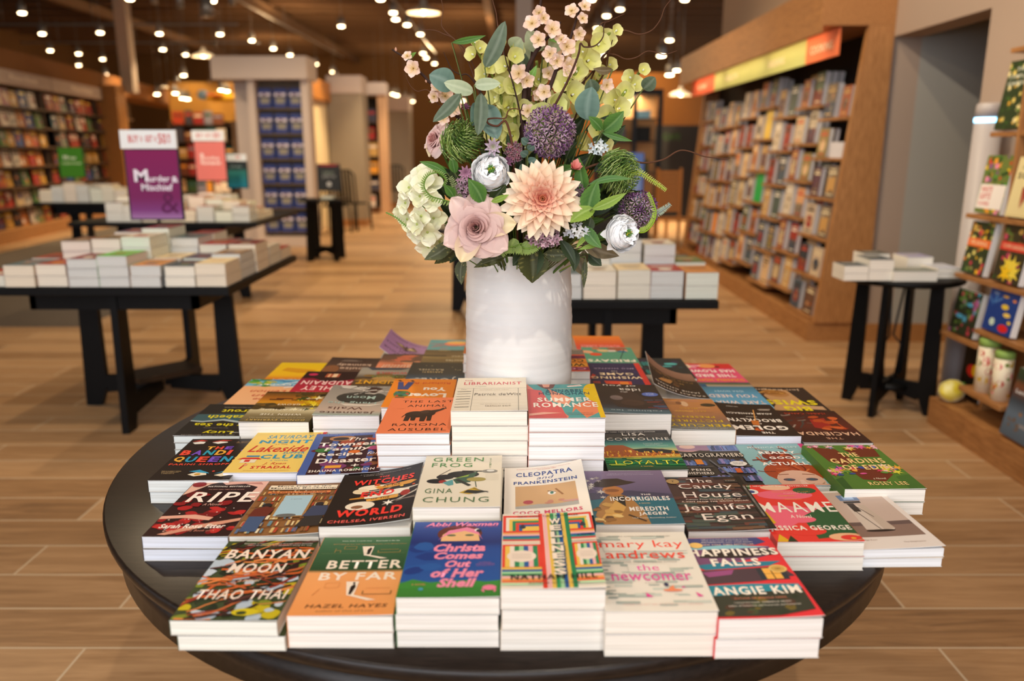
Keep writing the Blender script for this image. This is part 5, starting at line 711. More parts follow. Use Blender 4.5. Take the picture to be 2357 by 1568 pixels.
# ---- green pincushion flowers
def pincushion(label, px, py, Y, Rpx, dirn):
    t, c, M = flower('pincushion_flower', label, 'flower', px, py, Y, dirn); Rr = Rpx*ppm(Y); b = MB(); g = (1+5**.5)/2; n = 210
    for i in range(n):
        z = 1-1.25*(i+.5)/n; a = 2*PI*i/g; d = Vector((math.sqrt(max(0, 1-z*z))*cos(a), math.sqrt(max(0, 1-z*z))*sin(a), z)); R_ = Rr*FR.uniform(.88, 1.05); sw = Vector((-d.y, d.x, .3*FR.uniform(-1, 1)))*.4
        b.tube([M @ (d*Rr*.25), M @ ((d+sw*.5)*Rr*.6), M @ ((d+sw*.75).normalized()*R_*.9), M @ ((d*.75+Vector((0, 0, .45))).normalized()*R_)], [.0010, .0010, .0009, .0007], FR.choice(['86a04a', '6a8a3c', 'a2b868', '486a30', 'bccb84', '92ac54']), M_LEAF, 4)
    b.lathe([(0, Rr*.5), (Rr*.4, Rr*.35), (Rr*.5, 0), (Rr*.3, -Rr*.3), (0, -Rr*.35)], '4a6228', M_LEAF, n=14, caps=False); n0 = len(b.v)-70
    for k in range(n0, len(b.v)): b.v[k] = tuple(M @ Vector(b.v[k]))
    b.build('needles', t); stem_part(t, c, .003)
pincushion('spiky green pincushion flower above the mauve succulents', 1067, 330, 1.44, 56, (-.2, -1, .5)); pincushion('spiky green pincushion flower above the white ranunculus on the cafe side', 1417, 400, 1.46, 58, (.6, -.8, .35))
# ---- small flowers
def star(label, px, py, Y, Rpx, c0, c1, n=9, name='succulent', dirn=None, rings=2):
    t, c, M = flower(name, label, 'flower', px, py, Y, dirn); Rr = Rpx*ppm(Y); b = MB()
    for r in range(rings):
        for k in range(n): petal(b, M, Rr*(1-.3*r), Rr*.42, .4, -.1, c0, c1, .5, .35, el=.25+.35*r, az=2*PI*(k+.5*r)/n, nu=4, nv=5)
    b.build('petals', t); stem_part(t, c, .0016)
star('pale lilac star succulent under the green pincushion', 1135, 338, 1.39, 22, '9aa070', 'c9b0c8', 9); star('dusky mauve star succulent beside the round white ranunculus', 1072, 398, 1.40, 19, '8a5a74', 'b88aa0', 9); star('small dark mauve star succulent near the dark red berries', 1168, 372, 1.41, 15, '6a4058', '8a5a74', 8)
star('small purple rosette at the upper edge behind the pincushion', 1072, 247, 1.50, 13, '6a3a5a', '8a5a78', 8, dirn=(0, -1, .8))
def cluster(label, px, py, Y, rx, ry, n, cols, s, name='sedum'):
    t, c, _ = flower(name, label, 'flower', px, py, Y); k1 = ppm(Y); b = MB()
    for i in range(n):
        a = i*2.399; r = math.sqrt((i+.5)/n); p = Vector((cos(a)*r*rx*k1, FR.uniform(-.012, .006)-.02*(1-r*r), sin(a)*r*ry*k1)); M = Matrix.Translation(p) @ frame((p.x*8, -1, p.z*8)); col = FR.choice(cols)
        for q in range(4): petal(b, M, s*k1, s*k1*.7, .5, 0, col, mixc(col, 'ffffff', .2), .2, .4, el=.5, az=q*PI/2+i, nu=2, nv=3)
    b.build('florets', t); stem_part(t, c, .002)
cluster('dusky pink sedum cluster right under the peach dahlia', 1252, 545, 1.40, 40, 24, 40, ['b58a98', '8a5a68', 'c9a0ac', '6a3f4c'], 8); cluster('dark red berry cluster above the peach dahlia', 1183, 350, 1.43, 20, 24, 40, ['7a2f44', '5a2034', '8f4458'], 5.5)
cluster('mauve sedum cluster between cream hydrangea and ranunculus', 1072, 430, 1.44, 24, 30, 30, ['a87a90', '7a4a60', 'c09aac'], 7); cluster('dark purple sedum cluster between the dahlia and the broad green leaf', 1330, 445, 1.43, 16, 26, 34, ['5f3a4a', '7a4f60', '4a2a38'], 6)
cluster('white lilac blossom spray under the broad green leaf', 1325, 530, 1.42, 28, 18, 14, ['eceee8', 'd8dce4', 'f4f4f0'], 9, 'blossom_spray'); cluster('white blossom spray above the cafe side pincushion', 1375, 340, 1.47, 20, 16, 14, ['e4eae8', 'c8d4d8'], 8, 'blossom_spray')
t, c, M = flower('rose_bud', 'small coral pink bud right of the peach dahlia', 'flower', 1323, 388, 1.40, (.2, -1, .7)); b = MB(); Rr = 19*ppm(1.4)
for k in range(14): petal(b, M, Rr*FR.uniform(.9, 1.15), Rr*.8, .6, -.25, 'e07f74', 'f2a79c', .1, .5, r0=Rr*.1, el=1.15-.035*k, az=k*2.4, nu=6, nv=5)
b.build('petals', t); b = MB()
for k in range(5): petal(b, M @ Matrix.Translation((0, 0, -Rr*.25)), Rr*.9, Rr*.7, .6, -.1, '4f7a2a', '6f9a3a', .4, .5, el=.55, az=k*1.257, m=M_LEAF)
b.build('calyx', t); stem_part(t, c, .002)
# ---- blossom branches
def branch(label, pts, Y0, Y1, blooms, r0=.004, buds=(), leaves=(), name='blossom_branch', root=True):
    c = P3(pts[0][0], pts[0][1], Y0); t = thing(name, label, 'branch', c); n = len(pts); W_ = [P3(x, y, Y0+(Y1-Y0)*i/(n-1)) for i, (x, y) in enumerate(pts)]
    P = [w-c for w in W_]; sm_ = []
    for i in range(len(P)-1):
        for q in range(4):
            f = q/4; a, b_, c_, d = P[max(i-1, 0)], P[i], P[i+1], P[min(i+2, len(P)-1)]
            sm_.append(.5*((2*b_)+(c_-a)*f+(2*a-5*b_+4*c_-d)*f*f+(3*b_-a-3*c_+d)*f**3)+Vector((FR.uniform(-1, 1), 0, FR.uniform(-1, 1)))*.0006)
    sm_.append(P[-1]); b = MB()
    if root: mq = mouth(c)-c; sm_ = [mq, mq*.5]+sm_
    b.tube(sm_, [r0*(1-.72*i/len(sm_)) for i in range(len(sm_))], '3a2822', M_TWIG, 7); b.build('stem', t)
    for (x, y, s, dx_, dz_) in blooms:
        s *= 1.15; f = FR.uniform(0, 1); Yb = Y0+(Y1-Y0)*min(1, math.hypot(x-pts[0][0], y-pts[0][1])/max(1, math.hypot(pts[-1][0]-pts[0][0], pts[-1][1]-pts[0][1])))-.012
        p = P3(x, y, Yb)-c; M = Matrix.Translation(p) @ frame((dx_, -1, dz_)); b = MB(); S = s*ppm(Yb)
        for q in range(5): petal(b, M, S, S*.95, .3, .05, 'e8c88c', 'f6dcd2' if q % 2 else 'f2cfc2', .05, .3, el=FR.uniform(.15, .45), az=q*1.257+f, nu=6, nv=5, rag=.5, mid=.85)
        for q in range(6): a = q; b.tube([M @ Vector((0, 0, 0)), M @ Vector((S*.22*cos(a), S*.22*sin(a), S*.35))], .0004, 'e0c070', M_PETAL, 4)
        b.build('blossom', t)
    for (x, y, s) in buds:
        p = P3(x, y, Y1)-c; b = MB(); b.lathe([(0, -s*.8*ppm(Y1)), (s*.5*ppm(Y1), -s*.2*ppm(Y1)), (s*.3*ppm(Y1), s*.5*ppm(Y1)), (0, s*.9*ppm(Y1))], 'd8a890', M_PETAL, n=8, caps=False, c=p); b.build('bud', t)
    for (bx, by, tx, ty, w) in leaves:
        b = MB(); leafgeo(b, P3(bx, by, Y1)-c, P3(tx, ty, Y1-.01)-c, w*ppm(Y1), (0, -1, .3), '5f8a34', '7aa84a'); b.build('leaf', t)
branch('blossom branch reaching out over the aisle with pink flowers', [(1110, 310), (1045, 262), (1010, 215), (985, 185), (955, 155), (925, 128), (902, 114)], 1.50, 1.50, [(938, 130, 12, -.3, .6), (952, 158, 19, -.3, 0), (1008, 205, 17, 0, .8), (1024, 222, 18, .3, .2), (1000, 222, 14, -.5, -.2), (1044, 250, 18, .3, 0), (1020, 272, 15, 0, 0)], .0042, [(911, 114, 6), (981, 186, 6), (944, 158, 7)], [(940, 138, 958, 120, 10), (1010, 232, 987, 234, 4)])
branch('thick dark branch up the middle with pink blossoms', [(1203, 300), (1206, 230), (1214, 160), (1240, 110), (1262, 85), (1290, 50)], 1.50, 1.50, [(1195, 170, 21, -.5, .2), (1212, 185, 17, .3, -.2), (1240, 92, 18, -.2, .1), (1270, 68, 20, .3, .2), (1225, 55, 19, -.3, .3), (1250, 42, 14, .5, 0)], .0062, [], [(1262, 92, 1290, 100, 8), (1215, 190, 1235, 150, 16)])
branch('straight dark branch leaving the top of the picture', [(1210, 300), (1222, 160), (1234, 60), (1246, 0), (1252, -40)], 1.54, 1.54, [(1240, 30, 16, .3, 0), (1300, 130, 20, 0, .1)], .0048)
branch('slim branch of pink blossoms tipped by buds near the picture top', [(1262, 210), (1285, 150), (1303, 110), (1322, 60), (1338, 10), (1344, -20)], 1.50, 1.51, [(1345, 16, 14, .3, .5), (1316, 26, 16, -.3, .4), (1340, 43, 13, .3, .2), (1332, 78, 15, .4, -.2), (1304, 108, 20, .3, .1), (1292, 92, 14, -.2, .6), (1266, 124, 17, -.3, -.1), (1282, 140, 17, 0, -.3), (1310, 150, 17, .4, -.2), (1253, 212, 18, -.3, 0), (1396, 196, 16, .3, -.2), (1215, 255, 15, -.2, 0), (1308, 165, 14, 0, 0)], .0042)
branch('blossom branch crossing behind the tall bell stem', [(1280, 310), (1290, 240), (1312, 180), (1330, 130)], 1.54, 1.55, [(1285, 190, 16, -.3, .2), (1318, 210, 15, .2, -.2), (1296, 232, 14, 0, 0), (1262, 170, 15, 0, .2), (1240, 218, 15, .2, 0)], .0036)
def twig(label, pts, Y0, Y1, r=.0016, col='5a3a28'):
    c = P3(pts[0][0], pts[0][1], Y0); t = thing('willow_twig', label, 'twig', c); n = len(pts); P = [P3(x, y, Y0+(Y1-Y0)*i/(n-1))-c for i, (x, y) in enumerate(pts)]; sm_ = []
    for i in range(n-1):
        for q in range(5):
            f = q/5; a, b_, c_, d = P[max(i-1, 0)], P[i], P[i+1], P[min(i+2, n-1)]; sm_.append(.5*((2*b_)+(c_-a)*f+(2*a-5*b_+4*c_-d)*f*f+(3*b_-a-3*c_+d)*f**3))
    sm_.append(P[-1]); mq = mouth(c)-c; sm_ = [mq, mq*.5+Vector((0, .01, 0))]+sm_; b = MB(); b.tube(sm_, [r*(1.15-.8*i/len(sm_)) for i in range(len(sm_))], col, M_TWIG, 6); b.build('stem', t)
twig('long curly willow twig reaching over the long bookcase', [(1300, 420), (1350, 387), (1400, 372), (1445, 368), (1480, 375), (1525, 368), (1560, 348), (1585, 348), (1620, 360), (1655, 364), (1680, 365)], 1.48, 1.46, .0022)
twig('curly willow twig curving up to the top edge above the cafe', [(1330, 260), (1390, 170), (1402, 120), (1430, 72), (1470, 79), (1500, 70), (1520, 45), (1530, 18), (1548, -5)], 1.56, 1.58, .0018)
twig('wavy willow twig pointing at the ceiling lights of the cafe', [(1320, 280), (1380, 140), (1410, 125), (1440, 136), (1465, 132), (1490, 118), (1515, 122), (1530, 126), (1558, 117)], 1.52, 1.56, .0016)
twig('willow twig looping in front of the tall bell stem', [(1245, 300), (1300, 200), (1330, 130), (1336, 100), (1345, 108), (1370, 105), (1388, 85), (1390, 60), (1398, 45)], 1.45, 1.44, .002, '4a2e22')
twig('willow twig with a hook at the upper aisle side', [(1120, 300), (1098, 180), (1075, 120), (1045, 90), (1025, 72), (1016, 55), (1020, 25), (1016, 0)], 1.56, 1.6, .0016); twig('thin willow twig running out over the pendant lamp', [(1125, 300), (1085, 160), (1050, 95), (1020, 78), (1000, 70), (975, 68), (964, 61)], 1.55, 1.6, .0014)
twig('willow twig dropping from the picture top past the long leaf', [(1165, 260), (1160, 170), (1158, 100), (1146, 60), (1142, 30), (1134, 0), (1130, -30)], 1.57, 1.6, .0017); twig('small curling twig below the blossoms on the aisle side', [(1100, 300), (1010, 240), (985, 208), (960, 210), (943, 195), (933, 172)], 1.50, 1.48, .0012)
twig('dark twig standing in front of the upright bell stem', [(1205, 310), (1195, 250), (1180, 190), (1165, 140), (1158, 105)], 1.44, 1.46, .0018, '33221c'); twig('hooked brown twig in front of the teal leaf', [(1180, 340), (1172, 300), (1162, 278), (1145, 290), (1125, 285), (1122, 275), (1140, 272), (1163, 272), (1170, 255), (1185, 250), (1205, 255)], 1.41, 1.41, .002, '5a3626')
twig('thin dark twig bending below the cherry blossoms', [(1150, 280), (1085, 180), (1060, 172), (1040, 160), (1030, 140), (1021, 120)], 1.52, 1.52, .0014, '3a2822'); twig('slim twig rising behind the purple allium to the bells', [(1250, 320), (1320, 215), (1360, 170), (1400, 115), (1410, 92)], 1.49, 1.52, .002, '4a3228'); twig('short thorny twig near the top behind the bells', [(1330, 250), (1360, 130), (1380, 60), (1400, 50), (1420, 40), (1437, 32)], 1.57, 1.6, .0014)
# ---- leaf sprays
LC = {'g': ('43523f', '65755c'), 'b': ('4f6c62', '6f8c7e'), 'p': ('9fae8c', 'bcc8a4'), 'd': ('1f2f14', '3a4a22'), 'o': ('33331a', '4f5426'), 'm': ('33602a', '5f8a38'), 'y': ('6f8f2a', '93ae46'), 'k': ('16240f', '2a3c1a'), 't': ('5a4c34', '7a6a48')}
def spray(name, label, leaves, group=None, cat='foliage', rd=False):
    c = P3(leaves[0][0], leaves[0][1], leaves[0][5]); t = thing(name, label, cat, c, 0, group)
    for (bx, by, tx, ty, w, Y, k) in leaves:
        b = MB(); A = P3(bx, by, Y)-c; T = P3(tx, ty, Y-.012)-c; c0, c1 = LC[k]
        leafgeo(b, A, T, w*ppm(Y), toward(A+c, .35), c0, c1, FR.uniform(.03, .16), FR.uniform(.1, .35), roundish=(k in 'gbp'), vein=None, serr=1 if k in 'odmy' else 0, nv=24 if k in 'odmy' else 12, nu=10 if k in 'odmy' else 6, fleck='8a8448' if k == 'o' else None)
        if k == 'o':   # gold flecks printed on the silk
            pass
        b.build('leaf', t)
    b = MB(); mq = mouth(c)-c
    for (bx, by, tx, ty, w, Y, k) in leaves:
        A = P3(bx, by, Y)-c; b.tube([mq, A.lerp(mq, .4)+Vector((0, .015, .012)), A, A.lerp(P3(tx, ty, Y)-c, .12)], .0013, '5f6a3a', M_TWIG, 5)
    b.build('stem', t)
spray('eucalyptus_spray', 'grey green eucalyptus leaves hanging over the green pincushion', [(1060, 216, 996, 280, 30, 1.42, 'g'), (1107, 214, 1100, 312, 33, 1.40, 'g'), (1122, 240, 1145, 320, 52, 1.43, 'b'), (1095, 235, 1088, 290, 30, 1.44, 'b'), (1090, 212, 1022, 190, 32, 1.43, 'p'), (1045, 200, 988, 172, 52, 1.46, 'b'), (1092, 196, 1152, 192, 28, 1.41, 'p')])
spray('eucalyptus_spray', 'long upright grey green leaves above the yellow bells', [(1116, 156, 1162, 48, 38, 1.44, 'g'), (1040, 98, 1118, 82, 15, 1.46, 'm'), (1175, 110, 1200, 88, 40, 1.52, 'p')]); spray('eucalyptus_spray', 'pale round eucalyptus leaves behind the pink blossoms', [(1250, 115, 1212, 72, 46, 1.53, 'p'), (1265, 112, 1295, 92, 36, 1.53, 'p'), (1205, 165, 1195, 115, 34, 1.53, 'g'), (1225, 140, 1180, 100, 34, 1.55, 'p')])
spray('eucalyptus_spray', 'large round blue green leaf right of the purple allium', [(1352, 278, 1362, 200, 58, 1.45, 'b'), (1368, 215, 1358, 182, 34, 1.48, 'g'), (1480, 205, 1508, 178, 34, 1.52, 'g'), (1410, 160, 1365, 158, 18, 1.50, 't')])
spray('leaf_spray', 'bright green leaves beside the cafe side bell stem', [(1388, 302, 1436, 256, 40, 1.45, 'm'), (1386, 300, 1355, 268, 24, 1.44, 'm'), (1385, 305, 1456, 325, 14, 1.45, 'm'), (1385, 310, 1378, 340, 34, 1.47, 'd')])
spray('leaf_spray', 'broad bright green leaves right of the peach dahlia', [(1352, 498, 1376, 415, 46, 1.385, 'm'), (1370, 478, 1312, 512, 42, 1.38, 'y'), (1362, 482, 1442, 444, 24, 1.37, 'y'), (1345, 455, 1332, 362, 34, 1.42, 'm'), (1340, 490, 1305, 465, 32, 1.40, 'm'), (1355, 425, 1455, 412, 16, 1.40, 'm')])
spray('leaf_spray', 'mid green leaves between the rose and the ranunculus', [(1112, 468, 1078, 412, 40, 1.385, 'm'), (1130, 470, 1165, 425, 36, 1.40, 'd'), (1130, 465, 1172, 448, 15, 1.385, 'y'), (1045, 455, 1022, 425, 24, 1.41, 'm'), (1030, 400, 965, 372, 18, 1.43, 'm'), (1048, 400, 1040, 355, 22, 1.43, 'm')])
spray('leaf_spray', 'blue green small leaves above the peach dahlia', [(1215, 330, 1200, 318, 18, 1.41, 'b'), (1215, 345, 1232, 335, 18, 1.41, 'b'), (1214, 358, 1198, 350, 20, 1.41, 'b'), (1216, 372, 1234, 366, 20, 1.41, 'b'), (1212, 322, 1222, 300, 18, 1.42, 'b'), (1205, 380, 1195, 395, 16, 1.41, 'b')])
spray('leaf_spray', 'big dark gold flecked leaves draped over the front of the rim', [(1222, 572, 1226, 652, 78, 1.452, 'o'), (1210, 575, 1180, 612, 34, 1.47, 'd'), (1240, 574, 1234, 634, 40, 1.455, 'd'), (1165, 590, 1090, 616, 24, 1.46, 'o'), (1250, 585, 1315, 583, 30, 1.45, 'o'), (1290, 552, 1325, 612, 26, 1.44, 'd')])
spray('leaf_spray', 'dark leaves hanging off the rim on the aisle side', [(1068, 592, 1062, 656, 28, 1.47, 'o'), (1040, 556, 976, 598, 34, 1.46, 'o'), (1052, 566, 1000, 608, 32, 1.49, 'o'), (1060, 575, 1035, 606, 22, 1.5, 'k'), (1020, 545, 985, 575, 26, 1.52, 'k')])
spray('leaf_spray', 'dark leaves hanging off the rim on the cafe side', [(1348, 592, 1344, 664, 14, 1.49, 'o'), (1325, 590, 1345, 636, 34, 1.5, 't'), (1355, 585, 1385, 612, 30, 1.5, 'd'), (1340, 560, 1426, 590, 36, 1.49, 't'), (1318, 570, 1322, 625, 26, 1.47, 'd'), (1345, 575, 1336, 620, 24, 1.52, 't'), (1360, 560, 1420, 555, 24, 1.5, 'k')])
spray('leaf_spray', 'green pointed leaves between the white blossoms and the low ranunculus', [(1345, 520, 1385, 572, 30, 1.41, 'm'), (1385, 560, 1330, 575, 12, 1.42, 'y'), (1355, 540, 1326, 572, 12, 1.41, 'y'), (1375, 545, 1400, 538, 14, 1.42, 'm'), (1360, 500, 1350, 540, 26, 1.43, 'd')])
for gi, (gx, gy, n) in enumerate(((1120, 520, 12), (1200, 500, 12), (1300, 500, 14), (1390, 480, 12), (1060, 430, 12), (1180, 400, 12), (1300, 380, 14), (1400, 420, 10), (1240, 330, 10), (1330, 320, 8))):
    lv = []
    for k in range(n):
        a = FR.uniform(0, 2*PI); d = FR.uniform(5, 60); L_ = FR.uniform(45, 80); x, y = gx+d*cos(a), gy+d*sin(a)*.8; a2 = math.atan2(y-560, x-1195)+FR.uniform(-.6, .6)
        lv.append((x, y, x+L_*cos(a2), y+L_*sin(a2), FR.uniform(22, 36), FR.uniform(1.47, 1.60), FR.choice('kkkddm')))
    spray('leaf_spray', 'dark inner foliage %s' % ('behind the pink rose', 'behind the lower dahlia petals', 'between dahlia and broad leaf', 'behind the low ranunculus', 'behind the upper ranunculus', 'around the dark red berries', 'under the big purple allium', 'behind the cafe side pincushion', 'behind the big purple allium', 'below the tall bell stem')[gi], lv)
# ---- ferns
def fern(label, pts, Y, ll, col='7a9a2a', side=0):
    c = P3(pts[0][0], pts[0][1], Y); t = thing('fern_frond', label, 'fern', c); n = len(pts); P = [P3(x, y, Y)-c for x, y in pts]; S = []
    for i in range(n-1):
        for q in range(6):
            f = q/6; a, b_, c_, d = P[max(i-1, 0)], P[i], P[i+1], P[min(i+2, n-1)]; S.append(.5*((2*b_)+(c_-a)*f+(2*a-5*b_+4*c_-d)*f*f+(3*b_-a-3*c_+d)*f**3))
    b = MB(); mq = mouth(c)-c; b.tube([mq, mq*.5+Vector((0, .01, 0))]+S, .0012, col, M_TWIG, 5); b.build('stem', t); b = MB(); k1 = ppm(Y)
    for i in range(2, len(S)-1):
        d = (S[i+1]-S[i]).normalized(); s = Vector((d.z, 0, -d.x)); L_ = ll*k1*(1-.55*i/len(S))
        for sg in ((-1, 1) if side == 0 else (side,)): leafgeo(b, S[i], S[i]+(s*sg+d*.35).normalized()*L_, L_*.36, (0, -1, .2), col, mixc(col, 'd8e080', .3), .05, .1, nu=2, nv=3)
    b.build('leaflets', t)
fern('curled fern ring lying over the cream hydrangea', [(1060, 470), (1020, 460), (990, 450), (976, 428), (985, 405), (1008, 398), (1025, 412), (1018, 430)], 1.40, 14, '5f8030', -1); fern('curved fern tip pointing over the slatted chair', [(1440, 405), (1455, 398), (1475, 398), (1500, 415), (1520, 428), (1535, 440)], 1.45, 12, 'a0b040'); fern('curled fern hugging the cafe side allium', [(1465, 535), (1485, 534), (1503, 515), (1510, 490), (1502, 460), (1492, 440)], 1.44, 16, '8fae30', -1)
fern('small fern tip sticking out low over the aisle floor', [(960, 530), (935, 520), (910, 500), (885, 488)], 1.46, 8, '6a8a40'); fern('green fern tuft between the rose and the big dark leaf', [(1200, 560), (1185, 568), (1165, 570), (1150, 590)], 1.40, 24, '6f9038'); fern('green fern tuft under the sedum above the big dark leaf', [(1195, 565), (1210, 572), (1228, 570), (1245, 560)], 1.41, 22, '7a9a40'); fern('mauve green fern between hydrangea and rose', [(1065, 480), (1055, 455), (1045, 425), (1035, 405)], 1.42, 14, '6f7a50'); fern('tiny blue green sprig floating past the low ranunculus', [(1490, 500), (1515, 490), (1530, 480), (1545, 468)], 1.45, 13, '8a9a94')
# ================================================================ other tables
def display_table(name, label, cx, cy, hx_, hy, br, rot=0, top=TZ, brx=None, hyb=None):
    t = thing(name, label, 'table', (cx, cy, .0038 if cx < -2.5 else 0), rot)
    b = MB(); b.box(-hx_, -hy, top-.035, hx_, hyb or hy, top, m=M_BLACK); b.build('tabletop', t, bevel=.003)
    bx = brx or br
    b = MB(); y0, y1 = top-.14, top-.036
    b.box(-bx, -br, y0, bx, -br+.03, y1, m=M_BLACK); b.box(-bx, br-.03, y0, bx, br, y1, m=M_BLACK); b.box(-bx, -br, y0, -bx+.03, br, y1, m=M_BLACK); b.box(bx-.03, -br, y0, bx, br, y1, m=M_BLACK); b.build('apron', t)
    for k in range(4): frame_leg(t, k*PI/2, 0, (bx if k % 2 == 0 else br)+.015, top-.036, .04)
    b = MB(); b.box(-.17, -.11, .172, .17, .11, .20, m=wood('dark_brown_wood', '2a1d13', '3b2a1c', (9, 1, 9), .4)); b.build('centre_block', t).rotation_euler = (0, 0, PI/4)
    return t
display_table('display_table', 'black square display table with crossed plank legs and the purple sign', -1.90, 4.22, .63, .665, .45, brx=.40, hyb=.50)
display_table('display_table', 'black display table seen just behind the white vase to its right', .42, 3.80, .43, .555, .36, brx=.30)
display_table('display_table', 'black display table mostly hidden behind the flowers, only a leg showing', -.03, 6.87, .56, .6, .44, brx=.465)
display_table('display_table', 'black table with the pink sign near the tower of blue books', -2.95, 7.5, .80, .68, .5, brx=.45)
display_table('display_table', 'black table with the green sign before the picture book wall', -5.0, 9.95, .55, .55, .4)
# plain stacked books, printed tops are only colour fields at this distance
PC = ['7c2f2a', '3f4b52', '8a6a4a', '2f3b4a', 'b5a58a', '6a7a50', '9c4a3a', 'd8d2c4', '4a3a50', 'c88a50', '566a70', 'a03a34', 'cfc4b0', '3a4a3a', 'dcc8a0', '70584a']
PG = ['efe6d6', 'e4e8dc', 'eadfd2', 'd8dad8', 'f0eadc', 'e6e2d4', 'ece0cc']
NM = {'7c2f2a': 'maroon', '3f4b52': 'slate', '8a6a4a': 'tan', '2f3b4a': 'navy', 'b5a58a': 'beige', '6a7a50': 'olive', '9c4a3a': 'rust', 'd8d2c4': 'off-white', '4a3a50': 'plum', 'c88a50': 'ochre', '566a70': 'grey-blue', 'a03a34': 'red', 'cfc4b0': 'cream', '3a4a3a': 'dark green', 'dcc8a0': 'sand', '70584a': 'brown', '5cb43a': 'bright green', 'e8602f': 'orange'}
def small_ops(R):
    c = R.choice(PC); return [('r', .15, .62, .85, .72, R.choice(PC)), ('r', .25, .52, .75, .57, R.choice(PC)), ('e', .5, .3, R.uniform(.15, .3), R.uniform(.08, .16), c)]
def stacks(table, grid_, x0, y0, dx, dy, group, seed, name='stacked_book', bw=.134, bl=.205, Th=.034, z=TZ+.004, tops={}, gap=0):
    R = random.Random(seed)
    rows_ = ['front row', 'second row', 'third row', 'fourth row', 'fifth row', 'back row']
    for r, row in enumerate(grid_):
        for c, h in enumerate(row):
            if not h: continue
            n = max(1, round(h/Th)); T = h/n; col = tops.get((r, c)) or R.choice(PC); pgc = R.choice(PG); cn = NM.get(col, 'dark')
            lab_ = '%s book on the %s, %s, %s stack from its outer end' % (cn, table, rows_[r], ORD[c] if c else 'first')
            x = x0+c*dx+R.uniform(-.004, .004); y = y0+r*dy+R.uniform(-.006, .006); ms = book_meshes(bw, bl, T-.0007, col, small_ops(R), .02, page=pgc, seed=seed+r*9+c); proto = None
            for k in range(n):
                pos = (x+R.uniform(-.002, .002), y+R.uniform(-.002, .002), z+.0005+T*k); a = R.uniform(-.012, .012)
                if proto is None: o = proto = book_thing(ms, '', pos, a, group, name)
                else: o = copy_tree(proto); o.location = pos; o.rotation_euler.z = a
                lv = 'top' if k == n-1 else ('bottom' if k == 0 else ORD[k+1 if k < 7 else 7]+' up')
                o['label'] = '%s %s book, %s, stack %s from the %s, %s' % (lv, cn, rows_[r], ('one two three four five six seven eight nine'.split())[c], 'aisle', table)
G = [[.105, .092, .097, .14, .127, .10, .098, .052], [.12, .10, .10, .20, .19, .18, .10, .05], [.14, .14, .17, .22, .20, .16, .07, 0], [.10, .12, .17, .16, 0, .10, 0, 0], [.06, .08, .10, .10, .08, 0, 0, 0]]
stacks('purple sign table', G, -1.35, 3.67, -.142, .225, 'books stacked on the purple sign table', 11, tops={(0, 3): '5cb43a', (0, 4): '7c2f2a', (1, 3): 'cfc4b0', (2, 1): 'a03a34', (0, 7): 'a03a34'}, Th=.045)
G = [[.105, .115, .12, .115, .11], [.15, .18, .22, .2, .12], [.10, .16, .2, .15, .10], [.05, .1, .1, .1, .06]]
stacks('table behind vase', [[h for h in r[::-1]] for r in G], .78, 3.37, -.140, .225, 'books stacked on the table behind the vase', 21, tops={(0, 1): 'a03a34', (0, 0): 'c88a50', (0, 2): 'dcc8a0', (1, 2): '3f4b52'}, Th=.05)
G = [[.13, .09, .13, .10, .16, .14, .14, .16], [.1, .16, .18, .2, .18, .12, .2, .2], [.06, .14, .2, .22, .2, .14, .1, .12]]
stacks('pink sign table', G, -2.30, 7.0, -.155, .235, 'books stacked on the pink sign table', 31, Th=.065, bw=.145)
G = [[.14, .18, .16, .2, .22, .18, .14], [.1, .16, .2, .2, .18, .1, .1]]
stacks('green sign table', G, -4.55, 9.6, -.148, .25, 'books stacked on the green sign table', 41, Th=.09, bw=.14)
# ---------------------------------------------------------------- placards
def placard(label, x, y, zb, w, h, hh, col, hdr, lines, foot, rz=0, band=None, grad=None):
    t = thing('placard', label, 'sign', (x, y, foot), rz)
    b = MB(); b.tube([(0, 0, .001), (0, 0, zb-foot)], .007, m=M_DARKMETAL); b.build('pole', t)
    b = MB(); b.box(-.035, -.03, 0, .035, .03, .008, m=M_DARKMETAL); b.build('base', t)
    z0 = zb-foot; b = MB(); b.box(-w/2-.008, -.006, z0-.008, w/2+.008, .006, z0+h+.004, '1c1420', M_DARKMETAL); b.build('frame', t)
    b = MB()
    def cf(u, v):
        if not grad: return hx(col)
        for (p0, c0), (p1, c1) in zip(grad, grad[1:]):
            if v <= p1: return mixc(c0, c1, (v-p0)/(p1-p0))
        return hx(grad[-1][1])
    b.grid(lambda u, v: (-w/2+u*w, -.0075, z0+v*h), 2, 24, M_PLAIN, cf, smooth=False)
    po = b.build('poster', t); b = MB()
    for s, x0, y0, x1, y1, c, bd in lines:
        V, F = text_in(s, -w/2+x0*w, z0+y0*h, -w/2+x1*w, z0+y1*h, bd); b.add([(p, -.0082, q) for p, q in V], F, c, M_PLAIN)
    b.build('lettering', po)
    if hdr:
        b = MB(); b.box(-w/2-.016, -.012, z0+h+.006, w/2+.004, .004, z0+h+hh, 'e6ebf0', M_PLAIN); hd = b.build('header', t); b = MB()
        for s, x0, x1, y0, y1 in hdr:
            V, F = text_in(s, -w/2+x0*w, z0+h+.006+y0*hh, -w/2+x1*w, z0+h+.006+y1*hh, .02); b.add([(p, -.0128, q) for p, q in V], F, 'c8484a', M_PLAIN)
        b.build('lettering', hd)
HD = [('BUY', .10, .30, .30, .68), ('1', .34, .36, .35, .63), ('GET', .42, .57, .34, .66), ('1', .61, .63, .35, .63), ('50', .67, .83, .24, .76), ('%', .85, .91, .5, .74), ('OFF', .85, .91, .28, .44)]
P0 = aty(303, 503, 4.3); P1 = aty(425, 506, 4.3); PT = aty(290, 345, 4.3)
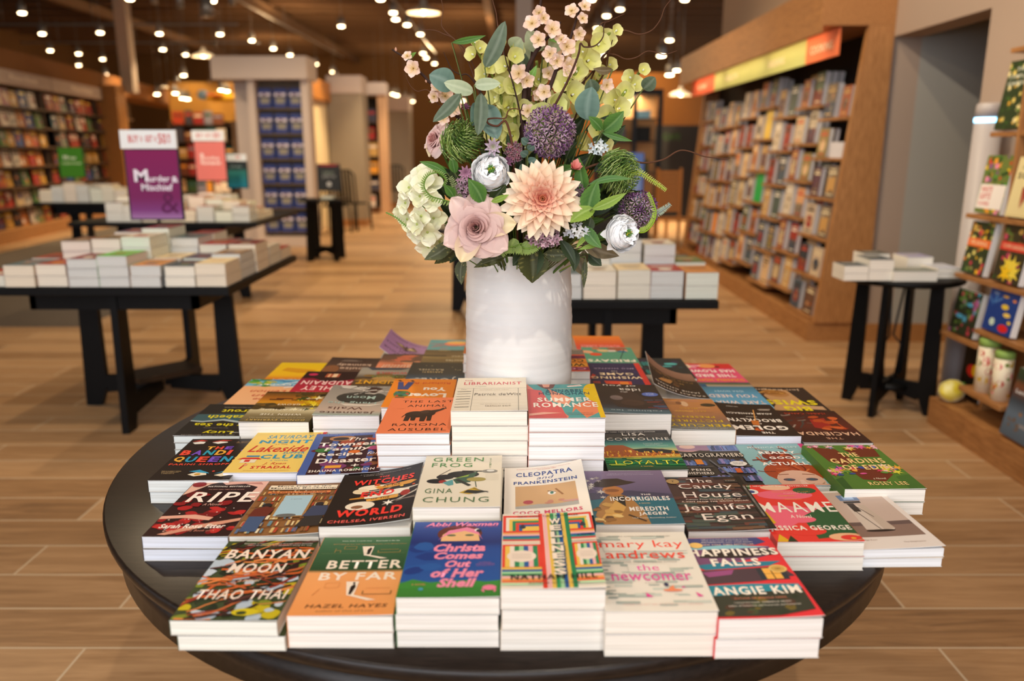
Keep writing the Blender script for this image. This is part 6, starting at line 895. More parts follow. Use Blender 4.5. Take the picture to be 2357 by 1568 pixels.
placard('purple poster on a stand reading Murder & Mischief', (P0.x+P1.x)/2, 4.3, P0.z, P1.x-P0.x-.01, PT.z-P0.z, .10, '7a2560', HD,
    [('M', .13, .54, .40, .72, 'e9e3f2', .03), ('urder', .41, .54, .82, .63, 'e9e3f2', .02), ('&', .85, .53, .98, .62, 'e9e3f2', .03), ('Mischief', .25, .41, .86, .51, 'e9e3f2', .02), ('&', .60, .08, .94, .38, '5a1f4c', -.01)], TZ+.02, grad=[(0, 'a77ab0'), (.12, '7f3f80'), (.3, '78285f'), (1, '7f1f58')])
def pl(lab_, x0, x1, yb, yt, Y, hh, col, hdr, lines, foot, grad=None):
    A = aty(x0, yb, Y); B = aty(x1, yb, Y); Tp = aty(x0, yt, Y); placard(lab_, (A.x+B.x)/2, Y, A.z, B.x-A.x, Tp.z-A.z, hh, col, hdr, lines, foot, grad=grad)
pl('salmon pink poster with white header on the far table', 455, 523, 415, 326, 7.6, .10, 'dc7a74', HD, [('R', .18, .52, .32, .70, 'f6e4e0', .03), ('eading', .33, .52, .8, .62, 'f6e4e0', .02), ('Romance', .18, .41, .84, .51, 'f6e4e0', .03)], TZ+.02)
pl('teal poster under a pale header near the tower of blue books', 526, 571, 432, 372, 8.0, .07, '1f6f7c', [('50', .5, .75, .3, .7)], [('Science', .2, .78, .75, .86, '9ab8b8', .01)], TZ+.02, grad=[(0, '1f7f98'), (.6, '2f7a74'), (.75, '2a3438'), (1, '2a3438')])
pl('green poster on the table before the picture book wall', 141, 197, 408, 340, 10.0, .10, '3c7a20', None, [('M', .2, .6, .36, .74, 'dfe8d0', .03), ('anga', .38, .6, .72, .68, 'dfe8d0', .02), ('Graphic Novels', .14, .42, .9, .52, 'c8dab0', .02)], TZ+.02)
# ---------------------------------------------------------------- small black table with the dark sign, near the blue tower
ts = thing('side_table', 'narrow black table with arched foot holding a dark notice, beside the blue tower', 'table', (-2.36, 10.2, 0))
boxmb(-.27, -.2, .735, .27, .2, .765, m=M_BLACK).build('tabletop', ts)
for k in range(4): frame_leg(ts, PI/4+k*PI/2, 0, .26, .735, .02)
stacks('small black table', [[.04]], -2.30, 10.2, .15, .2, 'books on the small black table', 55, Th=.04, z=.7655)
pl('dark notice with a red top strip on the small black table', 733, 784, 438, 378, 10.25, .07, '33373c', None, [('JOIN US', .2, .45, .8, .58, 'a8aeb4', .01), ('NEW', .25, .62, .75, .72, '8a9a90', .01), ('8', .4, .15, .6, .32, 'd8dce0', .03), ('.', .0, .92, 1, 1, 'a03038', .2)], .806)
# ---------------------------------------------------------------- round side table on the other side
RT = Vector((2.035, 4.17, 0)); t = thing('round_side_table', 'small round black table with four plank legs by the purifier tower', 'table', RT)
b = MB(); b.lathe([(0, .70), (.29, .70), (.305, .708), (.305, .726), (.298, .73), (0, .73)], m=M_BLACK, n=64, caps=False); b.build('tabletop', t)
for k in range(4): frame_leg(t, PI/4+k*PI/2+.03, 0, .225, .70, .02, .055, .028)
b = MB(); b.lathe([(0, .12), (.10, .12), (.10, .15), (0, .15)], m=M_BLACK, n=32, caps=False); b.build('lower_disc', t)
for a in (.3, 2.4): b = MB(); b.tube([(.03*cos(a), .03*sin(a), .151), (.05*cos(a), .05*sin(a), .35), (.03*cos(a+1), .03*sin(a+1), .40), (.04*cos(a), .04*sin(a), .70)], .006, m=M_DARKMETAL); b.build('rod', t)
for i, (px0, px1, yt, Y, h, L_, n, col, lab_) in enumerate(((1946, 2003, 597, 3.95, .075, .15, 2, '3f4b52', 'outermost low stack of cream pages'), (2004, 2062, 587, 3.95, .105, .19, 2, '3f4b52', 'tall stack in the middle'), (2058, 2162, 617, 3.93, .05, .14, 1, '7a8078', 'wide flat book in front'), (2160, 2215, 612, 4.03, .05, .19, 2, 'b8bccc', 'stack with the blue white page edges'), (2090, 2150, 590, 4.20, .085, .17, 2, '8f8aa8', 'stack at the rear with a lilac cover'), (1990, 2050, 585, 4.22, .10, .14, 2, '4a4a44', 'stack at the rear with a dark cover'))):
    A = aty(px0, yt, Y); B = aty(px1, yt, Y); w_ = (B.x-A.x)*.98; T = h/n; ms = book_meshes(w_, L_, T-.0007, col, [('r', .2, .6, .8, .75, 'a8a49a')], .02, spine='e2dbce', page='efe9dd', seed=i)
    for k in range(n):
        o = book_thing(ms, '%s %s, small round table' % (('upper book of the', 'lower book of the')[k] if n == 2 else 'the one', lab_), ((A.x+B.x)/2, Y+L_/2, .7305+T*(n-1-k)), 0, 'books on the small round table', 'stacked_book')

# unseen fill spots, added to brighten the tables, bookcases, tower and recess
for x, y, z, e, ax, ay in ((-1.3, 2.0, 4.1, 210, -1.9, 4.1), (-.3, 1.9, 4.1, 130, .45, 3.8), (-2.6, 5.2, 4.1, 230, -2.9, 7.4), (-4.2, 7.5, 4.1, 230, -5.0, 9.9), (1.2, 2.2, 4.1, 90, 2.1, 4.2), (.6, 2.6, 4.1, 150, 2.5, 3.7), (-.6, 3.2, 4.1, 330, 2.9, 5.8), (-3.4, 8.5, 4.1, 150, -3.2, 11.6), (-4.0, 11.0, 4.1, 110, -7.6, 13.5), (-.2, 5.6, 4.1, 90, 2.4, 7.6), (.2, 7.2, 4.1, 65, 2.4, 9.4)):
    lamp('SPOT', 'added_fill_spot', (x, y, z), e, (1, .85, .66), aim=(ax, ay, .8), spot_size=.85, spot_blend=.8, shadow_soft_size=.05)
# ================================================================ long bookcase along the right wall
def slope(z): return 2.19+(z-.14)*.095      # x of the shelf fronts: the case leans back as it rises
BY0, BY1 = 5.75, 10.35
t = thing('wall_bookcase', 'long oak bookcase with stepped little shelves along the right wall', 'bookcase', (0, 0, 0))
b = MB(); b.box(2.15, BY0-.03, 0, XW-.002, BY1, .14, m=M_OAKH); b.build('plinth', t)
def sidep(y0, y1):
    b = MB(); b.prism([(slope(.14), .1405), (XW-.002, .1405), (XW-.002, 2.17), (slope(2.17), 2.17)], lambda x, z, k: (x, y0+(y1-y0)*k, z), m=M_OAK); return b
sidep(BY0-.05, BY0).build('end_panel', t); sidep(BY1-.05, BY1).build('end_panel', t)
b = MB(); b.prism([(slope(.14)+.24, .1405), (XW-.003, .1405), (XW-.003, 2.17), (slope(2.17)+.165, 2.17), (slope(.8)+.235, .8)], lambda x, z, k: (x, BY0+.001+(BY1-.05-BY0-.002)*k, z), '1a1310', mat('dark_back_board', '1d140e', .7, .2)); b.build('back_panel', t)
b = MB(); b.box(2.06, BY0-.05, 2.171, XW-.002, BY1, 2.44, m=M_OAKH); b.box(2.06, BY0-.05, 2.125, 2.075, BY1, 2.171, m=M_OAKH); b.build('fascia', t)
NCOL = 16; cw = (BY1-.1-BY0-.02)/NCOL
SIGC = ['e8703a', 'e8703a', 'e8703a']+['b9c46a']*3
sg = MB(); Y = BY0+.02
for i, (y0, y1, c, tx) in enumerate(((BY0-.02, 6.35, 'f07c4c', 'COOKING'), (6.35, 7.75, 'c3c878', 'GARDENING'), (7.75, 9.15, 'c3c878', 'HEALTH'), (9.15, 10.28, 'f0704a', 'HOME'))):
    b = MB(); b.box(2.20, y0+.004, 1.985, 2.212, y1-.004, 2.165, c, M_PLAIN)
    V, F = text_in(tx, 0, 0, .42, .055, .01); ym = (y0+y1)/2
    o = b.build('sign_panel', t); b = MB(); b.add([(2.1985, ym+.21-p, 2.04+q) for p, q in V], F, 'f6e4c0', M_PLAIN); b.build('lettering', o); o['label'] = ('orange nearest', 'lime green', 'lime green', 'red-orange farthest')[i]+' section sign panel'
# strip lights tucked under the fascia that light the signs and books
for y in (6.6, 8.0, 9.4):
    L_ = lamp('AREA', 'shelf_light', (2.09, y, 2.165), 2.2, (1, .80, .55), aim=(2.26, y, 1.0), shape='RECTANGLE', size=1.3, size_y=.03)
R = random.Random(77)
BCOL = ['8c3a2c', 'b08a5c', '3f4a58', 'c8b088', 'a85a34', '5a6a50', 'd0c0a8', '6a4a3a', '9c2f2a', 'c89a5a', '4a5a6a', '7a6a5a', 'b8a890', '2f3a44', 'dcb88c', '8a7a48', '5c3a4a', 'd8a070', '4f5f58', 'cbb59a']
CN = {'b08a5c': 'tan', 'c8b088': 'cream', 'd0c0a8': 'ivory', '8c3a2c': 'brick red', 'c8a878': 'tan', '3f4a58': 'slate', 'd8c8a8': 'cream', 'a85a34': 'rust', '5a6a50': 'moss green', 'e0d4c0': 'ivory', '6a4a3a': 'brown', '9c2f2a': 'red', 'c89a5a': 'ochre', '4a5a6a': 'steel blue', '7a6a5a': 'taupe', 'b8a890': 'beige', '2f3a44': 'dark blue', 'dcb88c': 'peach', '8a7a48': 'olive', '5c3a4a': 'plum', 'd8a070': 'apricot', '4f5f58': 'grey-green', 'cbb59a': 'sand', 'e8c450': 'yellow', '1fae4f': 'bright green', 'e8902a': 'orange', '4a2a78': 'violet'}
def shelf_mesh(w, h, T, col, R, detail=True):
    """one mesh: a hardcover lying on its back, reading side up, pages showing on three sides"""
    b = MB(); c = hx(col)
    b.box(-w/2, -h/2, 0, w/2, h/2, .002, col, M_COVER); b.box(-w/2, -h/2, T-.002, w/2, h/2, T, col, M_COVER); b.box(-w/2, -h/2, .002, -w/2+.002, h/2, T-.002, col, M_COVER)
    b.box(-w/2+.0025, -h/2+.003, .0025, w/2-.003, h/2-.003, T-.0025, 'ccc8ca', M_PAGE)
    if detail:
        k = .0004; z = T+k; c2 = R.choice(BCOL); c3 = R.choice(['f0e8d8', 'e8d8b0', '2a201c', 'd8b070', 'c84a34'])
        m_ = R.randrange(4)
        def q(x0, y0, x1, y1, cc, z_): b.add([(x0*w, y0*h, z_), (x1*w, y0*h, z_), (x1*w, y1*h, z_), (x0*w, y1*h, z_)], [(0, 1, 2, 3)], cc, M_COVER)
        if m_ == 0: q(-.5, -.5, .5, -.05, c2, z)
        elif m_ == 1: q(-.36, -.34, .36, .14, c2, z)
        elif m_ == 2: b.add([(.3*w*cos(a*PI/6), -.1*h+.22*h*sin(a*PI/6), z) for a in range(12)], [tuple(range(12))], c2, M_COVER)
        q(-.36, .24, .36, .31, c3, z+k); q(-.28, .36, .28, .40, c3, z+k); q(-.3, -.42, .3, -.38, c3, z+2*k)
        for j in range(3): x = R.uniform(-.3, .2); y = R.uniform(-.35, .1); q(x, y, x+R.uniform(.08, .2), y+R.uniform(.05, .14), R.choice(BCOL), z+3*k)
    return b.mesh('shelf_book')
def orient(o, px, ux, loc):     # px: direction of reading right, ux: up the cover
    X = Vector(px).normalized(); U = Vector(ux); U = (U-X*U.dot(X)).normalized(); Zv = X.cross(U)
    M = Matrix((X, U, Zv)).transposed().to_4x4(); M.translation = Vector(loc); o.matrix_world = M
proto_sh = [shelf_mesh(.155+.014*(i % 4), .21+.018*(i % 3), .032+.007*(i % 3), BCOL[i % 20], R) for i in range(40)]
dims = [(.155+.014*(i % 4), .21+.018*(i % 3), .032+.007*(i % 3)) for i in range(40)]
green_done = yellow_done = 0; nb = 0
rown = ['bottom', 'second', 'third', 'fourth', 'fifth', 'sixth', 'top']
colname = {0: 'end panel'}
ledge = 0
for c in range(NCOL):
    off = (0, .13, .06, .19, .10, .02)[(c//2) % 6]
    y0 = BY0+.01+c*cw; zs = []; z = .145+off*.5
    levels = []
    zz = .165+off*.8
    if c % 2 == 0:
        while zz < 1.78:
            levels.append(zz); zz += .285
        cur = levels
        for lz in levels:
            b = MB(); xs = slope(lz)-.01; b.box(xs, y0+.004, lz-.02, xs+.19, y0+2*cw-.004, lz, m=M_OAKH); o = b.build('shelf', t)
    for j, lz in enumerate(cur):
        if c == 0 and j == 4:
            for k in range(4):
                o = boxmb(-.11, -.115, 0, .11, .115, .027, 'e6e4ea', M_PAGE).build('shelf_book'); o.location = (slope(lz)+.125, y0+cw/2, lz+.001+k*.0275)
                tag(o, '%s book of the flat white edged pile high in the long oak bookcase' % ('lowest', 'second', 'third', 'uppermost')[k], 'book', 'flat pile in the long oak bookcase')
            continue
        for dpt in range(3 if c < 9 else 2):
            i = R.randrange(40); w, h, T = dims[i]; me = proto_sh[i]; col = BCOL[i % 20]
            if c == 6 and j == 2 and dpt == 0: w, h, T = .22, .265, .03; me = shelf_mesh(w, h, T, '1fae4f', R, False); col = '1fae4f'
            if c == 6 and j == 4 and dpt == 0: me = shelf_mesh(w, h, T, 'e8c450', R, False); col = 'e8c450'
            if c == 11 and j == 1 and dpt == 0: me = shelf_mesh(w, h, T, 'e8902a', R, False); col = 'e8902a'
            if dpt and R.random() < (.2 if dpt == 1 else .5): continue
            o = bpy.data.objects.new('shelf_book', me); COL.objects.link(o); nb += 1
            xb = slope(lz)+.012+dpt*.05; lean = Vector((.105, 0, 1)).normalized()
            yc = y0+cw/2+R.uniform(-.008, .008)
            pos = Vector((xb, yc, lz+.0015))+lean*(h/2)+Vector((T+.001, 0, -.105*T+.003))
            orient(o, (0, -1, 0), lean, pos)
            tag(o, '%s book, %s, level %s up, bay %d along the long oak bookcase' % (CN[col], ('facing out', 'behind another', 'rearmost of three')[dpt], ('one', 'two', 'three', 'four', 'five', 'six', 'seven')[min(j, 6)], c+1), 'book', 'books on the long oak bookcase')
print('shelf books', nb)
# ================================================================ near bookcase at the right edge of the picture
t = thing('garden_bookcase', 'oak bookcase of garden books cut off by the right edge of the picture', 'bookcase', (0, 0, 0))
NY0, NY1 = 2.3, 3.99
b = MB(); b.box(2.13, NY0, 0, XW-.003, 3.60, .14, m=M_OAKH); b.box(2.13, 3.604, 0, XW-.003, 3.92, .14, m=M_OAKH); b.build('plinth', t)
b = MB(); b.prism([(2.36, .1405), (XW-.003, .1405), (XW-.003, 2.4), (2.50, 2.4), (2.38, .8)], lambda x, z, k: (x, NY0+(3.92-NY0)*k, z), m=M_OAK); b.build('back_panel', t)
LED = [(1.82, 3.50, 3.93), (1.445, 3.40, 3.94), (1.06, 3.38, 3.99), (.77, 3.38, 3.97), (.475, 3.66, 3.98), (.545, 3.2, 3.70), (.26, 3.38, 3.72), (1.82, 2.6, 3.48), (1.30, 2.6, 3.38)]
for z, a, c_ in LED:
    xs = 2.14+(z-.14)*.10; b = MB(); b.box(xs, a, z-.022, XW-.05-.08*(z < .8), c_, z, m=M_OAKH); b.build('shelf', t, bevel=.002)
for y in (3.72, 3.36): b = MB(); b.box(2.27, y-.01, .1405, 2.36, y+.01, 1.9, m=M_OAK); b.build('upright', t)
def face_out(name, label, y, z, w, h, T, base, ops, lean=.14, dx=.012, parts=('cover', 'page_block')):
    ms = book_meshes(w, h, T, base, ops, .0, page='f0eeea', seed=len(label)); o = book_thing(ms, label, (0, 0, 0), 0, 'garden books on the bookcase at the edge', name)
    xs = 2.14+(z-.14)*.10+dx; ln = Vector((lean, 0, 1)).normalized(); o.rotation_mode = 'QUATERNION'
    X = Vector((0, -1, 0)); U = ln; Z = X.cross(U); M = Matrix((X, U, Z)).transposed().to_4x4(); M.translation = Vector((xs, y, z+.002))+ln*(h/2)+Vector((T, 0, .004)); o.matrix_world = M
FL = lambda s, cols, n=40: [('n', 'star', n, (0, 0, 1, 1), (.05, .13), cols), ('n', 'blob', n//2, (0, 0, 1, 1), (.04, .09), ['3a5a24', '2f4a20', '5a7a34'])]
face_out('garden_book', 'dark green book with pale yellow flowers on the highest visible shelf', 3.838, 1.445, .20, .31, .03, '2a3a1e', FL(0, ['e8d070', 'f0e0a0', 'd8a83a'], 26)+[('t', 'THE', .3, .84, .7, .90, 'd8dcc8', .02), ('t', 'COMPLETE', .1, .74, .9, .80, 'd8dcc8', .02), ('t', 'GARDEN', .1, .64, .9, .70, 'd8dcc8', .02)])
face_out('garden_book', 'book with mixed bright flowers and a white panel of red capitals', 3.84, 1.06, .21, .27, .03, '6a7a3a', FL(0, ['e8c020', 'd83a2a', 'e88ab0', '8a4a90', 'f0a030', '3f9a3a'], 50)+[('r', .02, .08, .98, .50, 'f0e8e0'), ('t', 'WHITE', .08, .36, .5, .46, 'c8202a', .03), ('t', 'GIFTS', .08, .24, .5, .34, 'c8202a', .03), ('t', 'FLOWERS', .08, .13, .5, .20, 'c8202a', .02)])
face_out('garden_book', 'cream book with a drawn red root vegetable', 3.60, 1.06, .19, .265, .03, 'e8d8a0', [('l', .03,.03,.97,.03,.008,'b89a5a'), ('l', .03,.97,.97,.97,.008,'b89a5a'), ('t', 'GARDEN', .2, .80, .8, .86, '3a3024', .01), ('t', 'SOUP', .1, .64, .9, .74, '3a3024', .03), ('p', [.4,.5,.5,.5,.42,.15], '9c2f2a'), ('p', [.5,.52,.62,.5,.45,.13], 'b84a3a'), ('p', [.6,.5,.7,.48,.48,.14], '8a2a30'), ('l', .5,.5,.6,.6,.02,'5a7a34')])
face_out('garden_book', 'book with orange title band over yellow and pink blooms', 3.85, .77, .19, .25, .03, '2f3a20', FL(0, ['f0c020', 'd83a5a', 'e88a30', 'f0e080'], 40)+[('n', 'blob', 10, (0, .7, 1, 1), (.05, .1), ['8a5a2a', '3a2a1a', 'c8a050']), ('r', 0, .52, 1, .68, 'e8702f'), ('t', 'PRUNING', .15, .56, .85, .64, 'f0d8b0', .02)])
face_out('garden_book', 'book with red title band over a large yellow lily', 3.58, .77, .20, .26, .03, '3a3420', [('n', 'blob', 12, (0, .7, 1, 1), (.05, .1), ['8a5a2a', '3a2a1a', 'c8a050', '5a6a30']), ('r', 0, .55, 1, .70, 'd8402f'), ('t', 'FLOWER GARDENING', .1, .59, .9, .66, 'f0d8b0', .01)]+FL(0, ['d83a5a', 'c8486a'], 10)+[('n', 'star', 4, (.4, .15, .7, .4), (.2, .3), ['f4c81c', 'f0d84a'])])
face_out('garden_book', 'dark book with blue and pink garden picture on the low short shelf', 3.83, .475, .21, .215, .03, '26301f', FL(0, ['4aa0c8', 'a85a90', 'b03a4a', '5a7a4a'], 40)+[('e', .3, .4, .16, .05, '4a9ac0'), ('e', .6, .7, .12, .04, '4a9ac0')], dx=.015)
face_out('garden_book', 'deep blue book with yellow fish and a red bowl', 3.56, .545, .22, .198, .03, '22408a', [('t', 'FORMAL', .12, .85, .3, .9, 'c8d8f0'), ('n', 'vine', 8, (.05, .5, .3, .95), (.1, .3), ['5a8ac8', '3a6ab0']), ('e', .3, .22, .09, .09, 'c8e0d0'), ('e', .7, .14, .17, .09, 'd82a2a'), ('e', .6, .62, .12, .06, 'e8c83a'), ('e', .72, .45, .12, .05, 'f0d060'), ('e', .85, .3, .06, .04, 'e8c83a'), ('e', .55, .85, .1, .03, 'd8a83a'), ('e', .85, .8, .06, .03, 'e8902a')])
face_out('garden_book', 'dark book with a red and yellow flower standing behind the tins', 3.84, .145, .18, .26, .03, '1c140f', [('e', .45, .55, .24, .12, 'c82a20'), ('e', .62, .58, .16, .12, 'f0c81c')], lean=.05, dx=.135)
face_out('garden_book', 'blue grey book with a misty landscape leaning low by the aisle', 3.24, .145, .21, .30, .03, [(0, '4f5a66'), (.35, '5f6f80'), (.55, '3a4048'), (.75, '7a4a30'), (.85, '2f3a2c'), (1, '3a4a30')], [('t', 'Landscape', .1, .62, .9, .70, 'e8ecf0', .01), ('t', 'GARDENS', .5, .2, .8, .25, 'c8b8a8', 0), ('n', 'blob', 8, (.1, .1, .5, .4), (.03, .07), ['6a5a50', '8a6a50'])], lean=.18, dx=-.0)
def tin(label, y, z, r, h):
    t = thing('storage_tin', label, 'tin', (2.14+(z-.14)*.1+r+.02, y, z+.001)); R = random.Random(int(y*100))
    b = MB(); b.lathe([(0, 0), (r, 0), (r, h*.86), (0, h*.86)], 'ece0c4', M_COVER, n=32, caps=False)
    for i in range(34):
        a = R.uniform(0, 2*PI); zz = R.uniform(.02, h*.82); s_ = R.uniform(.008, .02); c = R.choice(['d8403a', 'c8a02a', '7a8a3a', 'e88a8a', 'b83a30']); rr = r+.0008
        b.add([(rr*cos(a+s_/r*cos(q)*1.0), rr*sin(a+s_/r*cos(q)), zz+s_*sin(q)) for q in (0, 1.05, 2.1, 3.14, 4.2, 5.2)], [(0, 1, 2, 3, 4, 5)], c, M_COVER)
    b.build('body', t); b = MB(); b.lathe([(0, h*.861), (r*1.03, h*.861), (r*1.03, h*.97), (r*.95, h), (0, h)], '8fb05a', M_COVER, n=32, caps=False); b.build('lid', t)
tin('taller flowered tin with green lid on the low shelf', 3.62, .26, .045, .252); tin('shorter flowered tin with green lid behind the taller one', 3.49, .26, .04, .225)
# plush lemon on the plinth
t = thing('plush_lemon', 'soft yellow lemon plush with green leaf resting on the oak plinth', 'plush toy', (2.195, 3.84, .141), .5)
def _pl(nt, b):
    v = coords(nt); n = N(nt, 'ShaderNodeTexNoise', Scale=14, Detail=3); nt.links.new(v, n.inputs['Vector']); nt.links.new(ramp(nt, n.outputs[0], [(.4, 'e6d028'), (.65, 'efe6a8')]), b.inputs['Base Color']); b.inputs['Sheen Weight'].default_value = .5
b = MB(); b.lathe([(0, -.085), (.012, -.08), (.03, -.066), (.052, -.035), (.056, 0), (.05, .03), (.034, .058), (.016, .07), (.010, .082), (0, .085)], m=mat('yellow_plush', rough=.9, build=_pl), n=24, caps=False)
b.xform(Matrix.Translation((0, 0, .054)) @ Matrix.Rotation(PI/2, 4, 'Y')); b.build('body', t)
b = MB(); b.lathe([(0, 0), (.02, .004), (.012, .02), (.006, .03), (0, .032)], '5a8a30', M_PLAIN, n=12, caps=False); b.xform(Matrix.Translation((.068, 0, .068)) @ Matrix.Rotation(1.2, 4, 'Y')); b.build('leaf', t)
# air purifier tower
pt = atx(2262, 250, 2.44); t = thing('air_purifier', 'tall white tower purifier with a glowing blue ring near its top', 'air purifier', (2.45, 4.28, 0))
wp = mat('white_plastic', 'a8a09e', .45)
b = MB(); b.lathe([(0, 0), (.085, 0), (.085, .02), (.068, .05), (.066, 1.50), (0, 1.50)], m=wp, n=40, caps=False); b.build('body', t)
b = MB(); b.lathe([(0, 1.501), (.067, 1.501), (.067, 1.522), (0, 1.522)], m=mat('blue_ring_light', emit='7fd0ff', estr=5), n=40, caps=False); b.build('light_ring', t)
b = MB(); b.lathe([(0, 1.523), (.066, 1.523), (.064, 1.585), (.055, 1.595), (0, 1.595)], m=wp, n=40, caps=False); b.build('cap', t)
# ================================================================ picture book wall on the far left
t = thing('picture_book_case', 'long dark bookcase of face-out picture books at the far left', 'bookcase', (0, 0, 0))
def lb(name, *a, **k):
    b = MB(); lbox(b, *a, **k); return b.build(name, t)
MD = wood('brown_shelf_wood', '3d2c1f', '5a4230', (9, 1, 9), .55)
lb('plinth', -3, LL, -.45, .16, 0, .18, m=M_OAKH); lb('back_panel', -3, LL, -.49, -.40, .18, 2.5, m=mat('dark_back_board', '1d140e')); 
PW = ['a8382a', 'b8a898', '2f4a80', 'b8883a', '4f7040', '9c4a3a', '2f2f3a', 'd0c0b0', '8c4a5a', '4a6a74', '6a3a2a', 'b89c78', '22222c', 'b0682a', '8a8478', '4a3a54', 'c8bcb0', '8a302a']
PN = dict(zip(PW, ['red', 'pale', 'blue', 'golden', 'green', 'vermilion', 'charcoal', 'white', 'rose', 'teal', 'russet', 'cream', 'black', 'orange', 'grey', 'purple', 'off-white', 'crimson']))
R = random.Random(5); levels = [.19+.305*i for i in range(7)]
for j, z in enumerate(levels):
    if j: lb('shelf', -3, LL, -.40, .05, z-.03, z, m=MD)
for a in (-3, 1.2, 3.6, 6.0, LL): lb('divider', a-.03, a, -.40, -.02, .18, 2.35, m=MD)
for i, a in enumerate((.2, 2.6, 5.0)):
    o = lb('header_board', a-1.35 if i == 0 else a-1.18, a+1.18, -.2, .07, 2.33, 2.55, 'a89488', M_PLAIN)
    b = MB(); V, F = text_in('Picture Books', 0, 0, .95, .075, .01); b.add([lwp(a-.3+p, .072, 2.41+q) for p, q in V], F, 'f0dcc8', M_PLAIN); b.build('lettering', o)
pm = []
for i in range(24):
    w, h = .21+.02*(i % 3), .235+.012*(i % 3); b = MB(); col = PW[i % 18]; b.box(-w/2, -h/2, 0, w/2, h/2, .02, col, M_COVER)
    for q in range(4):
        x, y = R.uniform(-.4, .1)*w, R.uniform(-.4, .2)*h; b.box(x, y, .02, x+R.uniform(.2, .4)*w, y+R.uniform(.12, .3)*h, .0205+q*.0004, R.choice(PW), M_COVER)
    b.box(-w*.38, h*.28, .02, w*.38, h*.4, .0225, R.choice(['f4e8d8', '2a2020', 'e8c83a']), M_COVER); pm.append((b.mesh('picture_book'), w, h, col))
nb = 0
for j, z in enumerate(levels):
    a = -1.2+R.uniform(0, .2)
    k = 0
    while a < LL-.25:
        me, w, h, col = pm[R.randrange(24)]
        if not any(abs(a-d) < w/2+.04 for d in (1.2, 3.6, 6.0)):
            o = bpy.data.objects.new('picture_book', me); COL.objects.link(o); up = Vector((-LN.x*.12, -LN.y*.12, 1)).normalized(); p = Vector(lwp(a, -.03+R.uniform(-.02, .01), z+.001))
            orient(o, LD, up, p+up*(h/2)); k += 1; nb += 1
            tag(o, '%s picture book, %s shelf, place %d along the far left book wall' % (PN[col], ['lowest', 'second', 'third', 'fourth', 'fifth', 'sixth', 'highest'][j], k), 'book', 'picture books on the far left wall')
        a += w+R.uniform(.03, .12)
print('picture books', nb)
# ================================================================ tower of identical blue books
pale = mat('pale_pink_laminate', 'c9b8ad', .6, .3)
T0 = aty(600, 560, 11.6); T1 = aty(742, 560, 11.6); tx0, tx1 = -3.66, -2.82
t = thing('display_tower', 'pale pink tower fixture holding rows of identical blue books', 'display stand', (0, 0, 0))
def tb(name, *a, m=pale, **k): return boxmb(*a, m=m).build(name, t)
tb('plinth', tx0, 11.6, 0, tx1, 11.88, .14); tb('side_panel', tx0, 11.6, .141, tx0+.10, 11.88, 2.30); tb('side_panel', tx1-.10, 11.6, .141, tx1, 11.88, 2.30); tb('side_panel', tx0-.30, 11.95, 0, tx0-.001, 12.1, 2.30); tb('back_panel', tx0+.101, 11.82, .141, tx1-.101, 11.88, 2.30, m=mat('brown_grey_board', '6a5a4a', .7))
tb('header', tx0-.44, 11.5, 2.301, tx1+.02, 12.1, 2.60)
bw, bh = .185, .27; R = random.Random(9)
def bluebook():
    b = MB(); b.box(-bw/2, -bh/2, 0, bw/2, bh/2, .03, '2f3f80', M_COVER); b.box(-bw*.46, -bh*.08, .03, bw*.46, bh*.22, .031, '4a4a58', M_COVER)
    b.box(-bw*.42, bh*.10, .031, bw*.42, bh*.24, .032, 'd8ccd8', M_COVER); b.box(-bw*.3, -bh*.30, .03, bw*.36, -bh*.02, .0315, '8a8478', M_COVER); b.box(-bw*.2, bh*.13, .032, bw*.1, bh*.21, .0325, '5a2f3a', M_COVER); b.box(-bw*.5, -bh*.5, .03, bw*.5, -bh*.33, .0312, '27377c', M_COVER)
    return b.mesh('blue_book')
bm_ = bluebook()
for r in range(6):
    z = .20+r*.345
    tb('shelf', tx0+.101, 11.66, z-.02, tx1-.101, 11.819, z, m=mat('brown_grey_board', '6a5a4a'))
    for c in range(3):
        o = bpy.data.objects.new('blue_book', bm_); COL.objects.link(o); up = Vector((0, .18, 1)).normalized(); orient(o, (1, 0, 0), up, Vector((tx0+.10+.108+c*.212, 11.70, z+.002))+up*bh/2)
        tag(o, 'blue book, %s row, %s one across in the pale tower' % (('lowest', 'second', 'third', 'fourth', 'fifth', 'highest')[r], ('inner', 'middle', 'aisle side')[c]), 'book', 'identical blue books in the tower')
# aisle wall beyond the tower: a lit recess, projecting panels, orange fascia
lam = mat('grey_beige_laminate', '978a78', .65, .25); crm = mat('cream_lit_wall', 'dcc49a', .8, .2)
struct('wall_aisle', boxmb(-3.5, 12.12, 0, -3.28, 14.79, 2.18, m=crm)); 
t = thing('wall_fascia', 'amber wooden fascia above the cream recess past the tower', 'fascia'); boxmb(-3.50, 12.12, 2.181, -3.20, 14.79, 2.50, m=wood('amber_wood', 'a8662c', 'c98640', (9, 1, 9), .5)).build('board', t)
lamp('SPOT', 'recess_light', (-2.2, 13.4, 3.6), 260, (1, .78, .45), aim=(-3.5, 13.6, 1.4), spot_size=1.0, spot_blend=.8, shadow_soft_size=.05)
def endcap(label, x0, x1, y, zt, hz):
    t = thing('end_panel_fixture', label, 'fixture', (0, 0, 0)); boxmb(x0, y, .0, x1, y+.6, .12, m=M_OAKH).build('baseboard', t); boxmb(x0, y+.02, .121, x1, y+.6, zt, m=lam).build('panel', t); boxmb(x0, y, zt+.001, x1, y+.6, zt+hz, m=pale).build('header', t)
endcap('grey beige end panel with pale header behind the dark bistro chairs', -3.27, -2.66, 14.8, 2.33, .30)
endcap('farther grey beige end panel close to the cream hydrangea', -2.98, -2.42, 19.6, 2.25, .33)
